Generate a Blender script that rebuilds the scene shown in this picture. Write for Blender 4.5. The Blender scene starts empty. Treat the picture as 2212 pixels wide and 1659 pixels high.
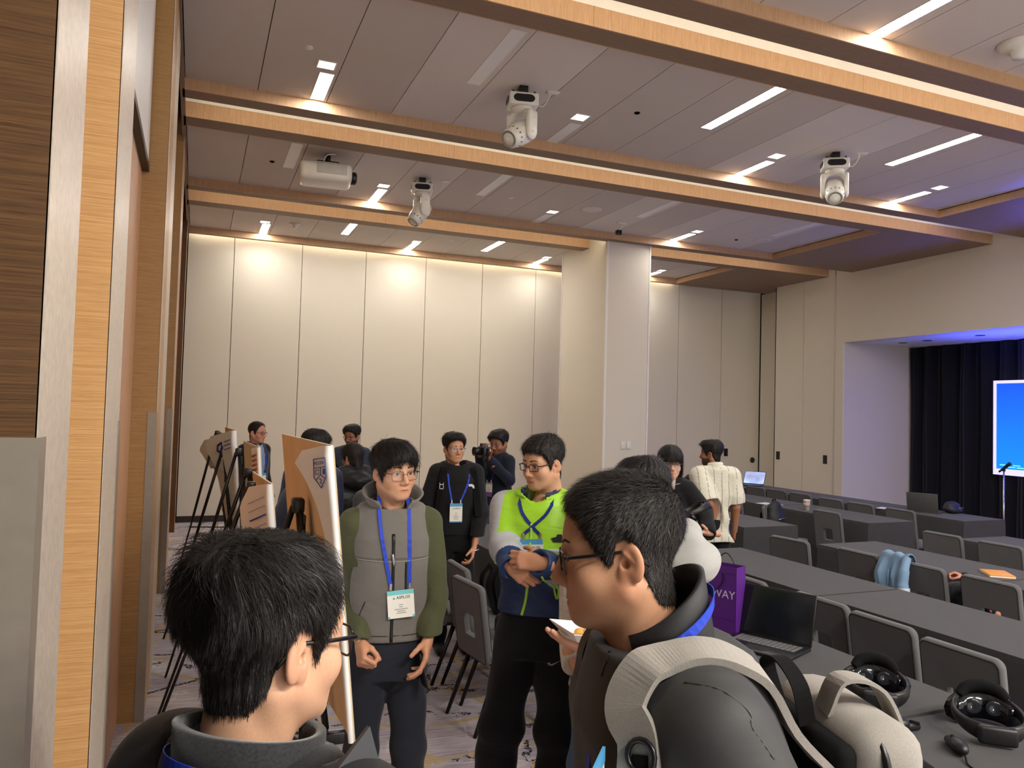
import bpy, bmesh, math, random
import numpy as np
from mathutils import Vector, Matrix

sc = bpy.context.scene
COL = sc.collection
random.seed(7)
RNG = np.random.default_rng(11)

# ---------------------------------------------------------------- camera
CAM_H = 1.87
YAW, PIT, ROL = math.radians(22.331), math.radians(2.164), math.radians(1.588)
FPX = 1660.3
_f = np.array([math.sin(YAW)*math.cos(PIT), math.cos(YAW)*math.cos(PIT), math.sin(PIT)])
_r = np.array([math.cos(YAW), -math.sin(YAW), 0.0])
_u = np.cross(_r, _f)
_r2 = math.cos(ROL)*_r + math.sin(ROL)*_u
_u2 = -math.sin(ROL)*_r + math.cos(ROL)*_u
cam_d = bpy.data.cameras.new('camera')
cam = bpy.data.objects.new('camera', cam_d)
COL.objects.link(cam)
cam_d.sensor_fit = 'HORIZONTAL'
cam_d.sensor_width = 36.0
cam_d.lens = 36.0*FPX/2212.0
cam_d.clip_start = 0.05
cam_d.clip_end = 100
cam.matrix_world = Matrix(((_r2[0], _u2[0], -_f[0], 0), (_r2[1], _u2[1], -_f[1], 0),
                           (_r2[2], _u2[2], -_f[2], CAM_H), (0, 0, 0, 1)))
sc.camera = cam

# ---------------------------------------------------------------- world, exposure, area lights
world = bpy.data.worlds.new('hall_ambience')
sc.world = world
world.use_nodes = True
world.node_tree.nodes['Background'].inputs[0].default_value = (1.0, 0.93, 0.86, 1)
world.node_tree.nodes['Background'].inputs[1].default_value = 0.75
vs = sc.view_settings
vs.view_transform = 'Standard'
vs.look = 'None'
vs.gamma = 1.0
vs.use_curve_mapping = False
vs.exposure = 1.0
sc.cycles.max_bounces = 6
sc.cycles.diffuse_bounces = 4
sc.cycles.glossy_bounces = 3
sc.cycles.caustics_reflective = False
sc.cycles.caustics_refractive = False

LIGHT_K = 1.0                      # one dial for every lamp of the hall


def area_light(name, loc, rot, sx, sy, power, col, spread=math.pi):
    d = bpy.data.lights.new(name, 'AREA')
    d.shape = 'RECTANGLE'
    d.size, d.size_y, d.energy, d.color, d.spread = sx, sy, power*LIGHT_K, col, spread
    o = bpy.data.objects.new(name, d)
    COL.objects.link(o)
    o.location = loc
    o.rotation_euler = rot
    return o


# stage wash (blue) on floor stands beside the stage front, aimed up, and inside the stage recess
area_light('stage_wash_lamp', (10.2, 5.0, 2.5), (math.radians(180), 0, 0), 0.4, 0.6, 85, (0.06, 0.07, 1.0), math.radians(82))
area_light('stage_recess_lamp', (11.5, 7.2, 2.2), (math.radians(180), 0, 0), 0.5, 3.0, 26, (0.06, 0.08, 1.0), math.radians(120))
# the rest of the hall behind the photographer: its own rows of ceiling fixtures
for _x in (2.1, 4.6, 7.1):
    area_light('rear_hall_lamp', (_x, -1.6, 4.55), (0, 0, 0), 1.6, 0.5, 130, (1.0, 0.95, 0.88))


def at(px, py, d):
    """the point seen at pixel (px, py), d metres along the lens axis"""
    a = (px-1106)/FPX
    b = (py-829.5)/FPX
    return np.array([0, 0, CAM_H]) + d*(_f + a*_r2 - b*_u2)


# ---------------------------------------------------------------- small helpers
def tag(o, label=None, cat=None, group=None, kind=None):
    if label: o['label'] = label
    if cat: o['category'] = cat
    if group: o['group'] = group
    if kind: o['kind'] = kind
    return o


def empty(name, loc=(0, 0, 0), rz=0.0, label=None, cat=None, group=None):
    o = bpy.data.objects.new(name, None)
    o.empty_display_size = 0.1
    COL.objects.link(o)
    o.location = loc
    o.rotation_euler = (0, 0, rz)
    return tag(o, label, cat, group)


def copy_tree(o, parent=None):
    c = o.copy()
    COL.objects.link(c)
    c.parent = parent
    for ch in list(o.children):
        copy_tree(ch, c)
    return c


def nrm(v):
    v = np.asarray(v, float)
    return v/max(np.linalg.norm(v), 1e-9)


class MB:
    """collects geometry for one mesh object"""
    def __init__(self):
        self.v, self.f, self.s = [], [], []

    def add(self, vs, fs, smooth=False, M=None):
        b = len(self.v)
        for p in vs:
            if M is not None:
                p = M @ Vector(p)
            self.v.append((float(p[0]), float(p[1]), float(p[2])))
        for f in fs:
            self.f.append(tuple(i+b for i in f))
            self.s.append(smooth)
        return self

    def box(self, x0, x1, y0, y1, z0, z1, M=None):
        vs = [(x0, y0, z0), (x1, y0, z0), (x1, y1, z0), (x0, y1, z0), (x0, y0, z1), (x1, y0, z1), (x1, y1, z1), (x0, y1, z1)]
        return self.add(vs, [(0, 3, 2, 1), (4, 5, 6, 7), (0, 1, 5, 4), (1, 2, 6, 5), (2, 3, 7, 6), (3, 0, 4, 7)], False, M)

    def rbox(self, x0, x1, y0, y1, z0, z1, r=0.01, seg=2, M=None):
        bm = bmesh.new()
        bmesh.ops.create_cube(bm, size=1)
        for v in bm.verts:
            v.co = ((x0+x1)/2+v.co.x*(x1-x0), (y0+y1)/2+v.co.y*(y1-y0), (z0+z1)/2+v.co.z*(z1-z0))
        bmesh.ops.bevel(bm, geom=bm.edges[:], offset=r, segments=seg, profile=0.5, affect='EDGES')
        self.bm(bm, True, M)
        return self

    def bm(self, bm, smooth=True, M=None):
        bm.verts.index_update()
        self.add([v.co[:] for v in bm.verts], [[v.index for v in f.verts] for f in bm.faces], smooth, M)
        bm.free()
        return self

    def prism(self, pts, h0, h1, axis=2, M=None, smooth=False):
        """polygon pts (a,b) pushed along axis from h0 to h1"""
        n = len(pts)
        def mk(a, b, h):
            return (a, b, h) if axis == 2 else ((a, h, b) if axis == 1 else (h, a, b))
        vs = [mk(a, b, h0) for a, b in pts]+[mk(a, b, h1) for a, b in pts]
        fs = [tuple(range(n-1, -1, -1)), tuple(range(n, 2*n))]+[(i, (i+1) % n, n+(i+1) % n, n+i) for i in range(n)]
        return self.add(vs, fs, smooth, M)

    def tube(self, path, r, n=8, cap=True, M=None, flat=None):
        """round tube along a path; r a number or a list; flat=(width direction vector, thickness ratio)"""
        P = [np.asarray(p, float) for p in path]
        m = len(P)
        R = [r]*m if np.isscalar(r) else list(r)
        vs, fs = [], []
        up = None
        for i in range(m):
            t = nrm(P[min(i+1, m-1)]-P[max(i-1, 0)])
            if flat is not None:
                w = np.asarray(flat[0] if not isinstance(flat[0], list) else flat[0][i], float)
                a = nrm(w-t*(w@t))
            else:
                if up is None:
                    up = np.array([0, 0, 1.0]) if abs(t[2]) < 0.9 else np.array([1.0, 0, 0])
                a = nrm(up-t*(up@t))
                up = a
            b = np.cross(t, a)
            k = flat[1] if flat is not None else 1.0
            for j in range(n):
                q = 2*math.pi*j/n
                vs.append(P[i]+R[i]*(math.cos(q)*a+k*math.sin(q)*b))
        for i in range(m-1):
            for j in range(n):
                j2 = (j+1) % n
                fs.append((i*n+j, i*n+j2, (i+1)*n+j2, (i+1)*n+j))
        if cap:
            fs.append(tuple(range(n-1, -1, -1)))
            fs.append(tuple(range((m-1)*n, m*n)))
        return self.add(vs, fs, True, M)

    def ribbon(self, path, wdir, w, t=0.0012, M=None):
        """flat strap along a path: wdir one vector or a list of width directions"""
        P = [np.asarray(p, float) for p in path]
        m = len(P)
        vs, fs = [], []
        for i in range(m):
            tt = nrm(P[min(i+1, m-1)]-P[max(i-1, 0)])
            wd = np.asarray(wdir[i] if isinstance(wdir, list) else wdir, float)
            a = nrm(wd-tt*(wd@tt))
            b = np.cross(tt, a)
            ww = w[i] if isinstance(w, list) else w
            for sa, sb in ((-1, -1), (1, -1), (1, 1), (-1, 1)):
                vs.append(P[i]+a*sa*ww/2+b*sb*t/2)
        for i in range(m-1):
            for j in range(4):
                j2 = (j+1) % 4
                fs.append((i*4+j, i*4+j2, (i+1)*4+j2, (i+1)*4+j))
        fs.append((3, 2, 1, 0))
        fs.append(tuple(range((m-1)*4, m*4)))
        return self.add(vs, fs, False, M)

    def lathe(self, prof, n=16, M=None, smooth=True):
        """profile (r, z) turned about z"""
        vs, fs = [], []
        for r, z in prof:
            for j in range(n):
                q = 2*math.pi*j/n
                vs.append((r*math.cos(q), r*math.sin(q), z))
        for i in range(len(prof)-1):
            for j in range(n):
                j2 = (j+1) % n
                fs.append((i*n+j, i*n+j2, (i+1)*n+j2, (i+1)*n+j))
        fs.append(tuple(range(n-1, -1, -1)))
        fs.append(tuple(range((len(prof)-1)*n, len(prof)*n)))
        return self.add(vs, fs, smooth, M)

    def ball(self, c, r, n=12, m=8, M=None):
        rr = (r, r, r) if np.isscalar(r) else r
        vs = [(c[0], c[1], c[2]+rr[2])]
        fs = []
        for i in range(1, m):
            a = math.pi*i/m
            for j in range(n):
                q = 2*math.pi*j/n
                vs.append((c[0]+rr[0]*math.sin(a)*math.cos(q), c[1]+rr[1]*math.sin(a)*math.sin(q), c[2]+rr[2]*math.cos(a)))
        vs.append((c[0], c[1], c[2]-rr[2]))
        for j in range(n):
            fs.append((0, 1+j, 1+(j+1) % n))
            for i in range(m-2):
                a, b = 1+i*n, 1+(i+1)*n
                fs.append((a+j, b+j, b+(j+1) % n, a+(j+1) % n))
            a = 1+(m-2)*n
            fs.append((a+j, len(vs)-1, a+(j+1) % n))
        return self.add(vs, fs, True, M)

    def mesh(self, name):
        me = bpy.data.meshes.new(name)
        me.from_pydata(self.v, [], self.f)
        me.polygons.foreach_set('use_smooth', self.s)
        me.update()
        return me

    def build(self, name, mat, parent=None, rel=True, loc=None):
        return link(name, self.mesh(name), mat, parent, rel)


def world_of(o):
    m = o.matrix_basis.copy()
    if o.parent is not None:
        m = world_of(o.parent) @ o.matrix_parent_inverse @ m
    return m


def link(name, me, mat, parent=None, rel=True):
    """mesh given in world coordinates when rel is False, in the parent's frame when rel is True"""
    o = bpy.data.objects.new(name, me)
    if mat is not None and not me.materials:
        me.materials.append(mat)
    COL.objects.link(o)
    if parent is not None:
        o.parent = parent
        if not rel:
            o.matrix_parent_inverse = world_of(parent).inverted()
    return o


def frame(o, x, y, z):
    """4x4 from an origin and three axes"""
    return Matrix(((x[0], y[0], z[0], o[0]), (x[1], y[1], z[1], o[1]), (x[2], y[2], z[2], o[2]), (0, 0, 0, 1)))


def RT(loc=(0, 0, 0), rx=0, ry=0, rz=0):
    return Matrix.Translation(loc) @ Matrix.Rotation(rz, 4, 'Z') @ Matrix.Rotation(ry, 4, 'Y') @ Matrix.Rotation(rx, 4, 'X')


def bez(pts, n=16):
    """Catmull-Rom through pts"""
    P = [np.asarray(p, float) for p in pts]
    P = [2*P[0]-P[1]]+P+[2*P[-1]-P[-2]]
    out = []
    for i in range(1, len(P)-2):
        for k in range(n):
            t = k/n
            a, b, c, d = P[i-1], P[i], P[i+1], P[i+2]
            out.append(0.5*((2*b)+(c-a)*t+(2*a-5*b+4*c-d)*t*t+(3*b-a-3*c+d)*t**3))
    out.append(P[-2])
    return out


# ---------------------------------------------------------------- materials
def new_mat(name):
    m = bpy.data.materials.new(name)
    m.use_nodes = True
    nt = m.node_tree
    return m, nt, nt.nodes['Principled BSDF']


def nd(nt, typ, **kw):
    n = nt.nodes.new(typ)
    for k, v in kw.items():
        if k in ('operation', 'blend_type', 'data_type', 'feature', 'distance', 'wave_type', 'bands_direction', 'attribute_name', 'noise_dimensions'):
            setattr(n, k, v)
        else:
            n.inputs[k.replace('_', ' ')].default_value = v
    return n


def lk(nt, a, ao, b, bi):
    nt.links.new(a.outputs[ao], b.inputs[bi])


def ramp(nt, stops):
    n = nt.nodes.new('ShaderNodeValToRGB')
    e = n.color_ramp.elements
    while len(e) < len(stops):
        e.new(0.5)
    for k, (p, c) in enumerate(stops):
        e[k].position = p
        e[k].color = (*c, 1) if len(c) == 3 else c
    return n


def coords(nt, scale=(1, 1, 1), rot=(0, 0, 0), kind='Object'):
    t = nt.nodes.new('ShaderNodeTexCoord')
    m = nt.nodes.new('ShaderNodeMapping')
    m.inputs['Scale'].default_value = scale
    m.inputs['Rotation'].default_value = rot
    lk(nt, t, kind, m, 'Vector')
    return m


def bump(nt, b, src, out, strength, dist=0.01):
    n = nt.nodes.new('ShaderNodeBump')
    n.inputs['Strength'].default_value = strength
    n.inputs['Distance'].default_value = dist
    lk(nt, src, out, n, 'Height')
    lk(nt, n, 'Normal', b, 'Normal')


def srgb(r, g, b):
    f = lambda c: (c/255/12.92) if c/255 <= 0.04045 else ((c/255+0.055)/1.055)**2.4
    return (f(r), f(g), f(b))


def plain(name, col, rough=0.6, metal=0.0, spec=0.5, var=0.06, scale=14.0, bmp=0.0, sheen=0.0):
    m, nt, b = new_mat(name)
    c = coords(nt)
    nz = nd(nt, 'ShaderNodeTexNoise', Scale=scale, Detail=4.0)
    lk(nt, c, 'Vector', nz, 'Vector')
    k0 = tuple(x*(1-var) for x in col)
    k1 = tuple(min(1, x*(1+var)) for x in col)
    r = ramp(nt, [(0.3, k0), (0.7, k1)])
    lk(nt, nz, 'Fac', r, 'Fac')
    lk(nt, r, 'Color', b, 'Base Color')
    b.inputs['Roughness'].default_value = rough
    b.inputs['Metallic'].default_value = metal
    b.inputs['Specular IOR Level'].default_value = spec
    if sheen:
        b.inputs['Sheen Weight'].default_value = sheen
        b.inputs['Sheen Roughness'].default_value = 0.5
    if bmp:
        bump(nt, b, nz, 'Fac', bmp, 0.003)
    return m


def fabric(name, col, scale=420.0, rough=0.85, var=0.22, bmp=0.25, sheen=0.15, fold=0.0, spec=0.25):
    """woven cloth: fine thread noise over a soft mottling, optional broad creases in the relief"""
    m, nt, b = new_mat(name)
    c = coords(nt)
    n1 = nd(nt, 'ShaderNodeTexNoise', Scale=scale, Detail=2.0)
    n2 = nd(nt, 'ShaderNodeTexNoise', Scale=9.0, Detail=5.0)
    lk(nt, c, 'Vector', n1, 'Vector')
    lk(nt, c, 'Vector', n2, 'Vector')
    mx = nd(nt, 'ShaderNodeMath', operation='MULTIPLY_ADD')
    lk(nt, n1, 'Fac', mx, 0)
    mx.inputs[1].default_value = 0.7
    mt = nd(nt, 'ShaderNodeMath', operation='MULTIPLY')
    lk(nt, n2, 'Fac', mt, 0)
    mt.inputs[1].default_value = 0.3
    lk(nt, mt, 0, mx, 2)
    r = ramp(nt, [(0.3, tuple(x*(1-var) for x in col)), (0.7, tuple(min(1, x*(1+var)) for x in col))])
    lk(nt, mx, 0, r, 'Fac')
    lk(nt, r, 'Color', b, 'Base Color')
    b.inputs['Roughness'].default_value = rough
    b.inputs['Specular IOR Level'].default_value = spec
    b.inputs['Sheen Weight'].default_value = sheen
    if fold:
        n3 = nd(nt, 'ShaderNodeTexNoise', Scale=11.0, Detail=2.0, Distortion=0.8)
        lk(nt, c, 'Vector', n3, 'Vector')
        bb = nt.nodes.new('ShaderNodeBump')
        bb.inputs['Strength'].default_value = fold
        bb.inputs['Distance'].default_value = 0.02
        lk(nt, n3, 'Fac', bb, 'Height')
        b2 = nt.nodes.new('ShaderNodeBump')
        b2.inputs['Strength'].default_value = bmp
        b2.inputs['Distance'].default_value = 0.001
        lk(nt, mx, 0, b2, 'Height')
        lk(nt, bb, 'Normal', b2, 'Normal')
        lk(nt, b2, 'Normal', b, 'Normal')
    else:
        bump(nt, b, mx, 0, bmp, 0.001)
    return m


def wood(name, dark, light, grain=(1, 60, 60), rough=0.45, line=(0.2, 0.12, 0.05), k=1.0):
    """veneer: long streaks; grain = coordinate scale (small along the grain)"""
    m, nt, b = new_mat(name)
    c = coords(nt, grain)
    n1 = nd(nt, 'ShaderNodeTexNoise', Scale=2.2*k, Detail=6.0, Roughness=0.65)
    n2 = nd(nt, 'ShaderNodeTexNoise', Scale=7.0*k, Detail=3.0, Roughness=0.6)
    lk(nt, c, 'Vector', n1, 'Vector')
    lk(nt, c, 'Vector', n2, 'Vector')
    r1 = ramp(nt, [(0.34, dark), (0.66, light)])
    lk(nt, n1, 'Fac', r1, 'Fac')
    r2 = ramp(nt, [(0.30, line), (0.46, (1, 1, 1))])
    lk(nt, n2, 'Fac', r2, 'Fac')
    mx = nd(nt, 'ShaderNodeMixRGB', blend_type='MULTIPLY')
    mx.inputs['Fac'].default_value = 0.5
    lk(nt, r1, 'Color', mx, 'Color1')
    lk(nt, r2, 'Color', mx, 'Color2')
    lk(nt, mx, 'Color', b, 'Base Color')
    b.inputs['Roughness'].default_value = rough
    b.inputs['Specular IOR Level'].default_value = 0.35
    bump(nt, b, n2, 'Fac', 0.15, 0.001)
    return m


def emis(name, col, strength):
    m, nt, b = new_mat(name)
    b.inputs['Base Color'].default_value = (*col, 1)
    b.inputs['Emission Color'].default_value = (*col, 1)
    b.inputs['Emission Strength'].default_value = strength
    b.inputs['Roughness'].default_value = 0.5
    return m


def glass(name, tint=(1, 1, 1), alpha=0.12, rough=0.03):
    m, nt, b = new_mat(name)
    nt.nodes.remove(b)
    out = nt.nodes['Material Output']
    g = nt.nodes.new('ShaderNodeBsdfGlossy')
    g.inputs['Roughness'].default_value = rough
    t = nt.nodes.new('ShaderNodeBsdfTransparent')
    t.inputs[0].default_value = (*tint, 1)
    mx = nt.nodes.new('ShaderNodeMixShader')
    mx.inputs[0].default_value = alpha
    lk(nt, t, 0, mx, 1)
    lk(nt, g, 0, mx, 2)
    lk(nt, mx, 0, out, 'Surface')
    return m


def vcol_mat(name, rough=0.5, spec=0.4, sss=0.0, bmp=0.0, bscale=300.0, sheen=0.0, fold=0.0, fscale=9.0):
    """colour comes from the mesh's own 'Col' attribute (the thing's colours), with fine mottling"""
    m, nt, b = new_mat(name)
    a = nd(nt, 'ShaderNodeAttribute', attribute_name='Col')
    c = coords(nt)
    nz = nd(nt, 'ShaderNodeTexNoise', Scale=bscale, Detail=4.0)
    lk(nt, c, 'Vector', nz, 'Vector')
    r = ramp(nt, [(0.3, (0.90, 0.90, 0.90)), (0.7, (1, 1, 1))])
    lk(nt, nz, 'Fac', r, 'Fac')
    mx = nd(nt, 'ShaderNodeMixRGB', blend_type='MULTIPLY')
    mx.inputs['Fac'].default_value = 1.0
    lk(nt, a, 'Color', mx, 'Color1')
    lk(nt, r, 'Color', mx, 'Color2')
    lk(nt, mx, 'Color', b, 'Base Color')
    b.inputs['Roughness'].default_value = rough
    b.inputs['Specular IOR Level'].default_value = spec
    b.inputs['Sheen Weight'].default_value = sheen
    if sss:
        b.inputs['Subsurface Weight'].default_value = sss
        b.inputs['Subsurface Radius'].default_value = (0.012, 0.005, 0.003)
        b.inputs['Subsurface Scale'].default_value = 0.6
    if bmp:
        n2 = nt.nodes.new('ShaderNodeBump')
        n2.inputs['Strength'].default_value = bmp
        n2.inputs['Distance'].default_value = 0.0008
        lk(nt, nz, 'Fac', n2, 'Height')
        lk(nt, n2, 'Normal', b, 'Normal')
        if fold:                              # creases of the cloth
            c3 = coords(nt, (1.0, 1.0, 2.2))
            n3 = nd(nt, 'ShaderNodeTexNoise', Scale=fscale, Detail=1.5, Roughness=0.5, Distortion=0.9)
            lk(nt, c3, 'Vector', n3, 'Vector')
            n4 = nt.nodes.new('ShaderNodeBump')
            n4.inputs['Strength'].default_value = fold
            n4.inputs['Distance'].default_value = 0.03
            lk(nt, n3, 'Fac', n4, 'Height')
            lk(nt, n4, 'Normal', n2, 'Normal')
    return m


def set_col(me, cols):
    a = me.color_attributes.new('Col', 'FLOAT_COLOR', 'POINT')
    c = np.ones((len(me.vertices), 4), np.float32)
    c[:, :3] = cols
    a.data.foreach_set('color', c.ravel())


M = {}
M['oak_h'] = wood('oak_veneer_across', srgb(186, 142, 92), srgb(214, 172, 118), (2.0, 2.0, 130), 0.42, srgb(196, 156, 116))
M['oak_shaded_h'] = wood('oak_veneer_shaded_across', srgb(78, 54, 32), srgb(106, 76, 46), (2.0, 2.0, 110), 0.42, srgb(90, 60, 35))  # same wood as the oak veneer, its shade put into the colour
M['brown_h'] = wood('brown_veneer_across', srgb(146, 110, 68), srgb(170, 132, 84), (2.0, 2.0, 120), 0.42, srgb(140, 104, 66))  # pilaster veneer at a duller reflection angle, the dimness painted into its colour
M['pink_v'] = wood('pale_oak_upright', srgb(196, 148, 108), srgb(214, 168, 128), (60, 60, 1.2), 0.45, srgb(170, 120, 84))
M['beam_v'] = wood('beam_veneer', srgb(186, 148, 112), srgb(206, 170, 134), (90, 90, 2.5), 0.5, srgb(196, 158, 124))
M['soffit'] = wood('soffit_veneer', srgb(134, 110, 90), srgb(146, 121, 100), (2.0, 70, 70), 0.55, srgb(120, 96, 76))
M['brush'] = plain('brushed_nickel', srgb(208, 196, 180), 0.42, 0.35, 0.5, 0.10, 60.0, 0.05)
M['guard'] = plain('corner_guard_plastic', srgb(146, 138, 126), 0.3, 0.25, 0.5, 0.05, 30)
M['panel_wall'] = plain('linen_wall_panel', srgb(222, 213, 196), 0.8, 0, 0.25, 0.03, 220, 0.06)
M['ceil'] = plain('ceiling_board', srgb(208, 199, 191), 0.85, 0, 0.2, 0.02, 160, 0.05)
M['ceil2'] = plain('ceiling_board_pale', srgb(224, 217, 211), 0.85, 0, 0.2, 0.02, 160, 0.05)
M['white'] = plain('white_paint', srgb(236, 234, 228), 0.45, 0, 0.4, 0.02)
M['offwhite'] = plain('white_plastic', srgb(228, 226, 216), 0.28, 0, 0.5, 0.03)
M['black'] = plain('black_plastic', srgb(18, 18, 20), 0.35, 0, 0.5, 0.1)
M['blackm'] = plain('black_metal', srgb(20, 19, 19), 0.38, 0.2, 0.5, 0.1)
M['void'] = plain('dark_gap', srgb(14, 12, 11), 0.9, 0, 0.1, 0.1)
M['base'] = plain('dark_baseboard', srgb(40, 28, 20), 0.5)
M['led'] = emis('led_lens', (1.0, 0.96, 0.90), 34.0)
M['led_warm'] = emis('cove_led', (1.0, 0.86, 0.66), 9.0)
M['lens'] = plain('unlit_lens', srgb(240, 240, 242), 0.35, 0, 0.4, 0.03, 300)
M['downl'] = emis('downlight_glow', (1.0, 0.97, 0.90), 1.6)
M['chrome'] = plain('chrome', srgb(200, 200, 200), 0.2, 1.0)

# ================================================================ the room
ZS, ZC = 4.57, 4.67            # soffit and coffer ceiling heights
XL, XR, YF = -0.21, 10.83, 13.25
XCO = 8.87                     # right end of the coffers
YB = -3.2                      # the hall goes on behind the photographer


def carpet_mat():
    m, nt, b = new_mat('woven_carpet')
    c = coords(nt, (1, 1, 1), (0, 0, math.radians(14)))
    # blocks of tone
    br = nt.nodes.new('ShaderNodeTexBrick')
    br.inputs['Color1'].default_value = (*srgb(178, 172, 178), 1)
    br.inputs['Color2'].default_value = (*srgb(204, 199, 203), 1)
    br.inputs['Mortar'].default_value = (*srgb(220, 217, 220), 1)
    br.inputs['Scale'].default_value = 1.0
    br.inputs['Mortar Size'].default_value = 0.006
    br.inputs['Brick Width'].default_value = 0.9
    br.inputs['Row Height'].default_value = 0.16
    lk(nt, c, 'Vector', br, 'Vector')
    # streaks
    c2 = coords(nt, (5, 60, 1), (0, 0, math.radians(14)))
    n1 = nd(nt, 'ShaderNodeTexNoise', Scale=1.0, Detail=6.0, Roughness=0.7)
    lk(nt, c2, 'Vector', n1, 'Vector')
    r1 = ramp(nt, [(0.30, srgb(120, 114, 126)), (0.5, srgb(196, 190, 196)), (0.72, srgb(244, 241, 241))])
    lk(nt, n1, 'Fac', r1, 'Fac')
    mx = nd(nt, 'ShaderNodeMixRGB', blend_type='MIX')
    mx.inputs['Fac'].default_value = 0.55
    lk(nt, br, 'Color', mx, 'Color1')
    lk(nt, r1, 'Color', mx, 'Color2')
    # large mottling
    n0 = nd(nt, 'ShaderNodeTexNoise', Scale=2.2, Detail=4.0)
    lk(nt, c, 'Vector', n0, 'Vector')
    r0 = ramp(nt, [(0.35, (0.72, 0.70, 0.76)), (0.65, (1.08, 1.06, 1.06))])
    lk(nt, n0, 'Fac', r0, 'Fac')
    mx0 = nd(nt, 'ShaderNodeMixRGB', blend_type='MULTIPLY')
    mx0.inputs['Fac'].default_value = 1.0
    lk(nt, mx, 'Color', mx0, 'Color1')
    lk(nt, r0, 'Color', mx0, 'Color2')
    last = mx0

    def lines(scale, rot, width, thr, col, wob, last):
        cc = coords(nt, (1, 1.5, 1), (0, 0, rot))
        wn = nd(nt, 'ShaderNodeTexNoise', Scale=3.0, Detail=3.0)
        lk(nt, cc, 'Vector', wn, 'Vector')
        ad = nd(nt, 'ShaderNodeMixRGB', blend_type='ADD')
        ad.inputs['Fac'].default_value = wob
        lk(nt, cc, 'Vector', ad, 'Color1')
        lk(nt, wn, 'Color', ad, 'Color2')
        vo = nd(nt, 'ShaderNodeTexVoronoi', feature='DISTANCE_TO_EDGE', Scale=scale)
        lk(nt, ad, 'Color', vo, 'Vector')
        lt = nd(nt, 'ShaderNodeMath', operation='LESS_THAN')
        lk(nt, vo, 'Distance', lt, 0)
        lt.inputs[1].default_value = width
        bn = nd(nt, 'ShaderNodeTexNoise', Scale=2.6, Detail=5.0, Roughness=0.8)
        lk(nt, cc, 'Vector', bn, 'Vector')
        gt = nd(nt, 'ShaderNodeMath', operation='GREATER_THAN')
        lk(nt, bn, 'Fac', gt, 0)
        gt.inputs[1].default_value = thr
        fn = nd(nt, 'ShaderNodeTexNoise', Scale=70.0, Detail=2.0)
        lk(nt, cc, 'Vector', fn, 'Vector')
        g2 = nd(nt, 'ShaderNodeMath', operation='GREATER_THAN')
        lk(nt, fn, 'Fac', g2, 0)
        g2.inputs[1].default_value = 0.44
        m1 = nd(nt, 'ShaderNodeMath', operation='MULTIPLY')
        lk(nt, lt, 0, m1, 0)
        lk(nt, gt, 0, m1, 1)
        m2 = nd(nt, 'ShaderNodeMath', operation='MULTIPLY')
        lk(nt, m1, 0, m2, 0)
        lk(nt, g2, 0, m2, 1)
        mm = nd(nt, 'ShaderNodeMixRGB', blend_type='MIX')
        lk(nt, m2, 0, mm, 'Fac')
        lk(nt, last, 'Color', mm, 'Color1')
        mm.inputs['Color2'].default_value = (*col, 1)
        return mm
    last = lines(1.3, 0.5, 0.035, 0.47, srgb(196, 170, 116), 0.10, last)
    last = lines(1.0, 1.1, 0.020, 0.50, srgb(28, 26, 34), 0.12, last)
    last = lines(0.8, -0.4, 0.050, 0.57, srgb(58, 54, 66), 0.25, last)
    lk(nt, last, 'Color', b, 'Base Color')
    b.inputs['Roughness'].default_value = 0.95
    b.inputs['Specular IOR Level'].default_value = 0.1
    pn = nd(nt, 'ShaderNodeTexNoise', Scale=500.0, Detail=2.0)
    lk(nt, c, 'Vector', pn, 'Vector')
    bump(nt, b, pn, 'Fac', 0.5, 0.004)
    return m


M['carpet'] = carpet_mat()
tag(MB().box(-0.7, 13.2, YB, 13.6, -0.08, 0.0).build('floor', M['carpet']), kind='structure')

# ---- far wall: linen panels with open joints
wf = tag(MB().box(XL-0.2, 11.5, YF+0.03, YF+0.2, 0, 5.0).build('wall_far', M['void']), kind='structure')
xs = [XL]+[0.489+1.0765*k for k in range(10)]+[11.19]
for a, b_ in zip(xs[:-1], xs[1:]):
    MB().box(a+0.005, b_-0.005, YF, YF+0.028, 0.10, 4.86).build('wall_panel', M['panel_wall'], wf)
tag(MB().box(XL, 11.2, YF-0.012, YF+0.02, 0, 0.10).build('baseboard_far', M['base']), kind='structure')
MB().box(10.29, 10.38, YF-0.014, YF, 1.09, 1.25).build('wall_plate', M['black'], wf)
MB().lathe([(0.0, 0), (0.06, 0), (0.06, 0.012), (0.0, 0.014)], 16, RT((11.03, YF, 1.01), math.pi/2)).build('wall_socket', M['black'], wf)

# ---- left wall: recessed wall with pilasters that stand out to one plane
XREC = -0.35
wl = tag(MB().box(-0.62, XREC-0.02, YB, YF+0.2, 0, 5.0).build('wall_left', M['void']), kind='structure')
MB().box(XREC-0.02, XREC, 2.55, 5.06, 0, 3.25).build('veneer_panel', M['pink_v'], wl)
MB().box(XREC-0.02, XREC-0.002, 1.55, 2.25, 0, 4.86).build('veneer_panel', M['brown_h'], wl)
MB().box(XREC-0.02, XREC-0.002, 6.2, 8.4, 0, 4.86).build('veneer_panel', M['brown_h'], wl)
MB().box(XREC-0.02, XREC-0.002, 9.1, 12.4, 0, 4.86).build('veneer_panel', M['brown_h'], wl)
MB().box(XREC-0.02, XREC-0.002, 12.3, 13.25, 0, 4.86).build('veneer_panel', M['oak_shaded_h'], wl)
MB().box(XREC, XREC+0.035, 2.62, 5.02, 3.29, 4.86).build('white_board', M['white'], wl)
MB().box(XREC, XREC+0.04, 2.60, 5.04, 3.25, 3.29).build('board_rail', M['blackm'], wl)
MB().box(XREC, XREC+0.04, 2.60, 2.62, 3.29, 4.86).build('board_rail', M['blackm'], wl)


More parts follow.
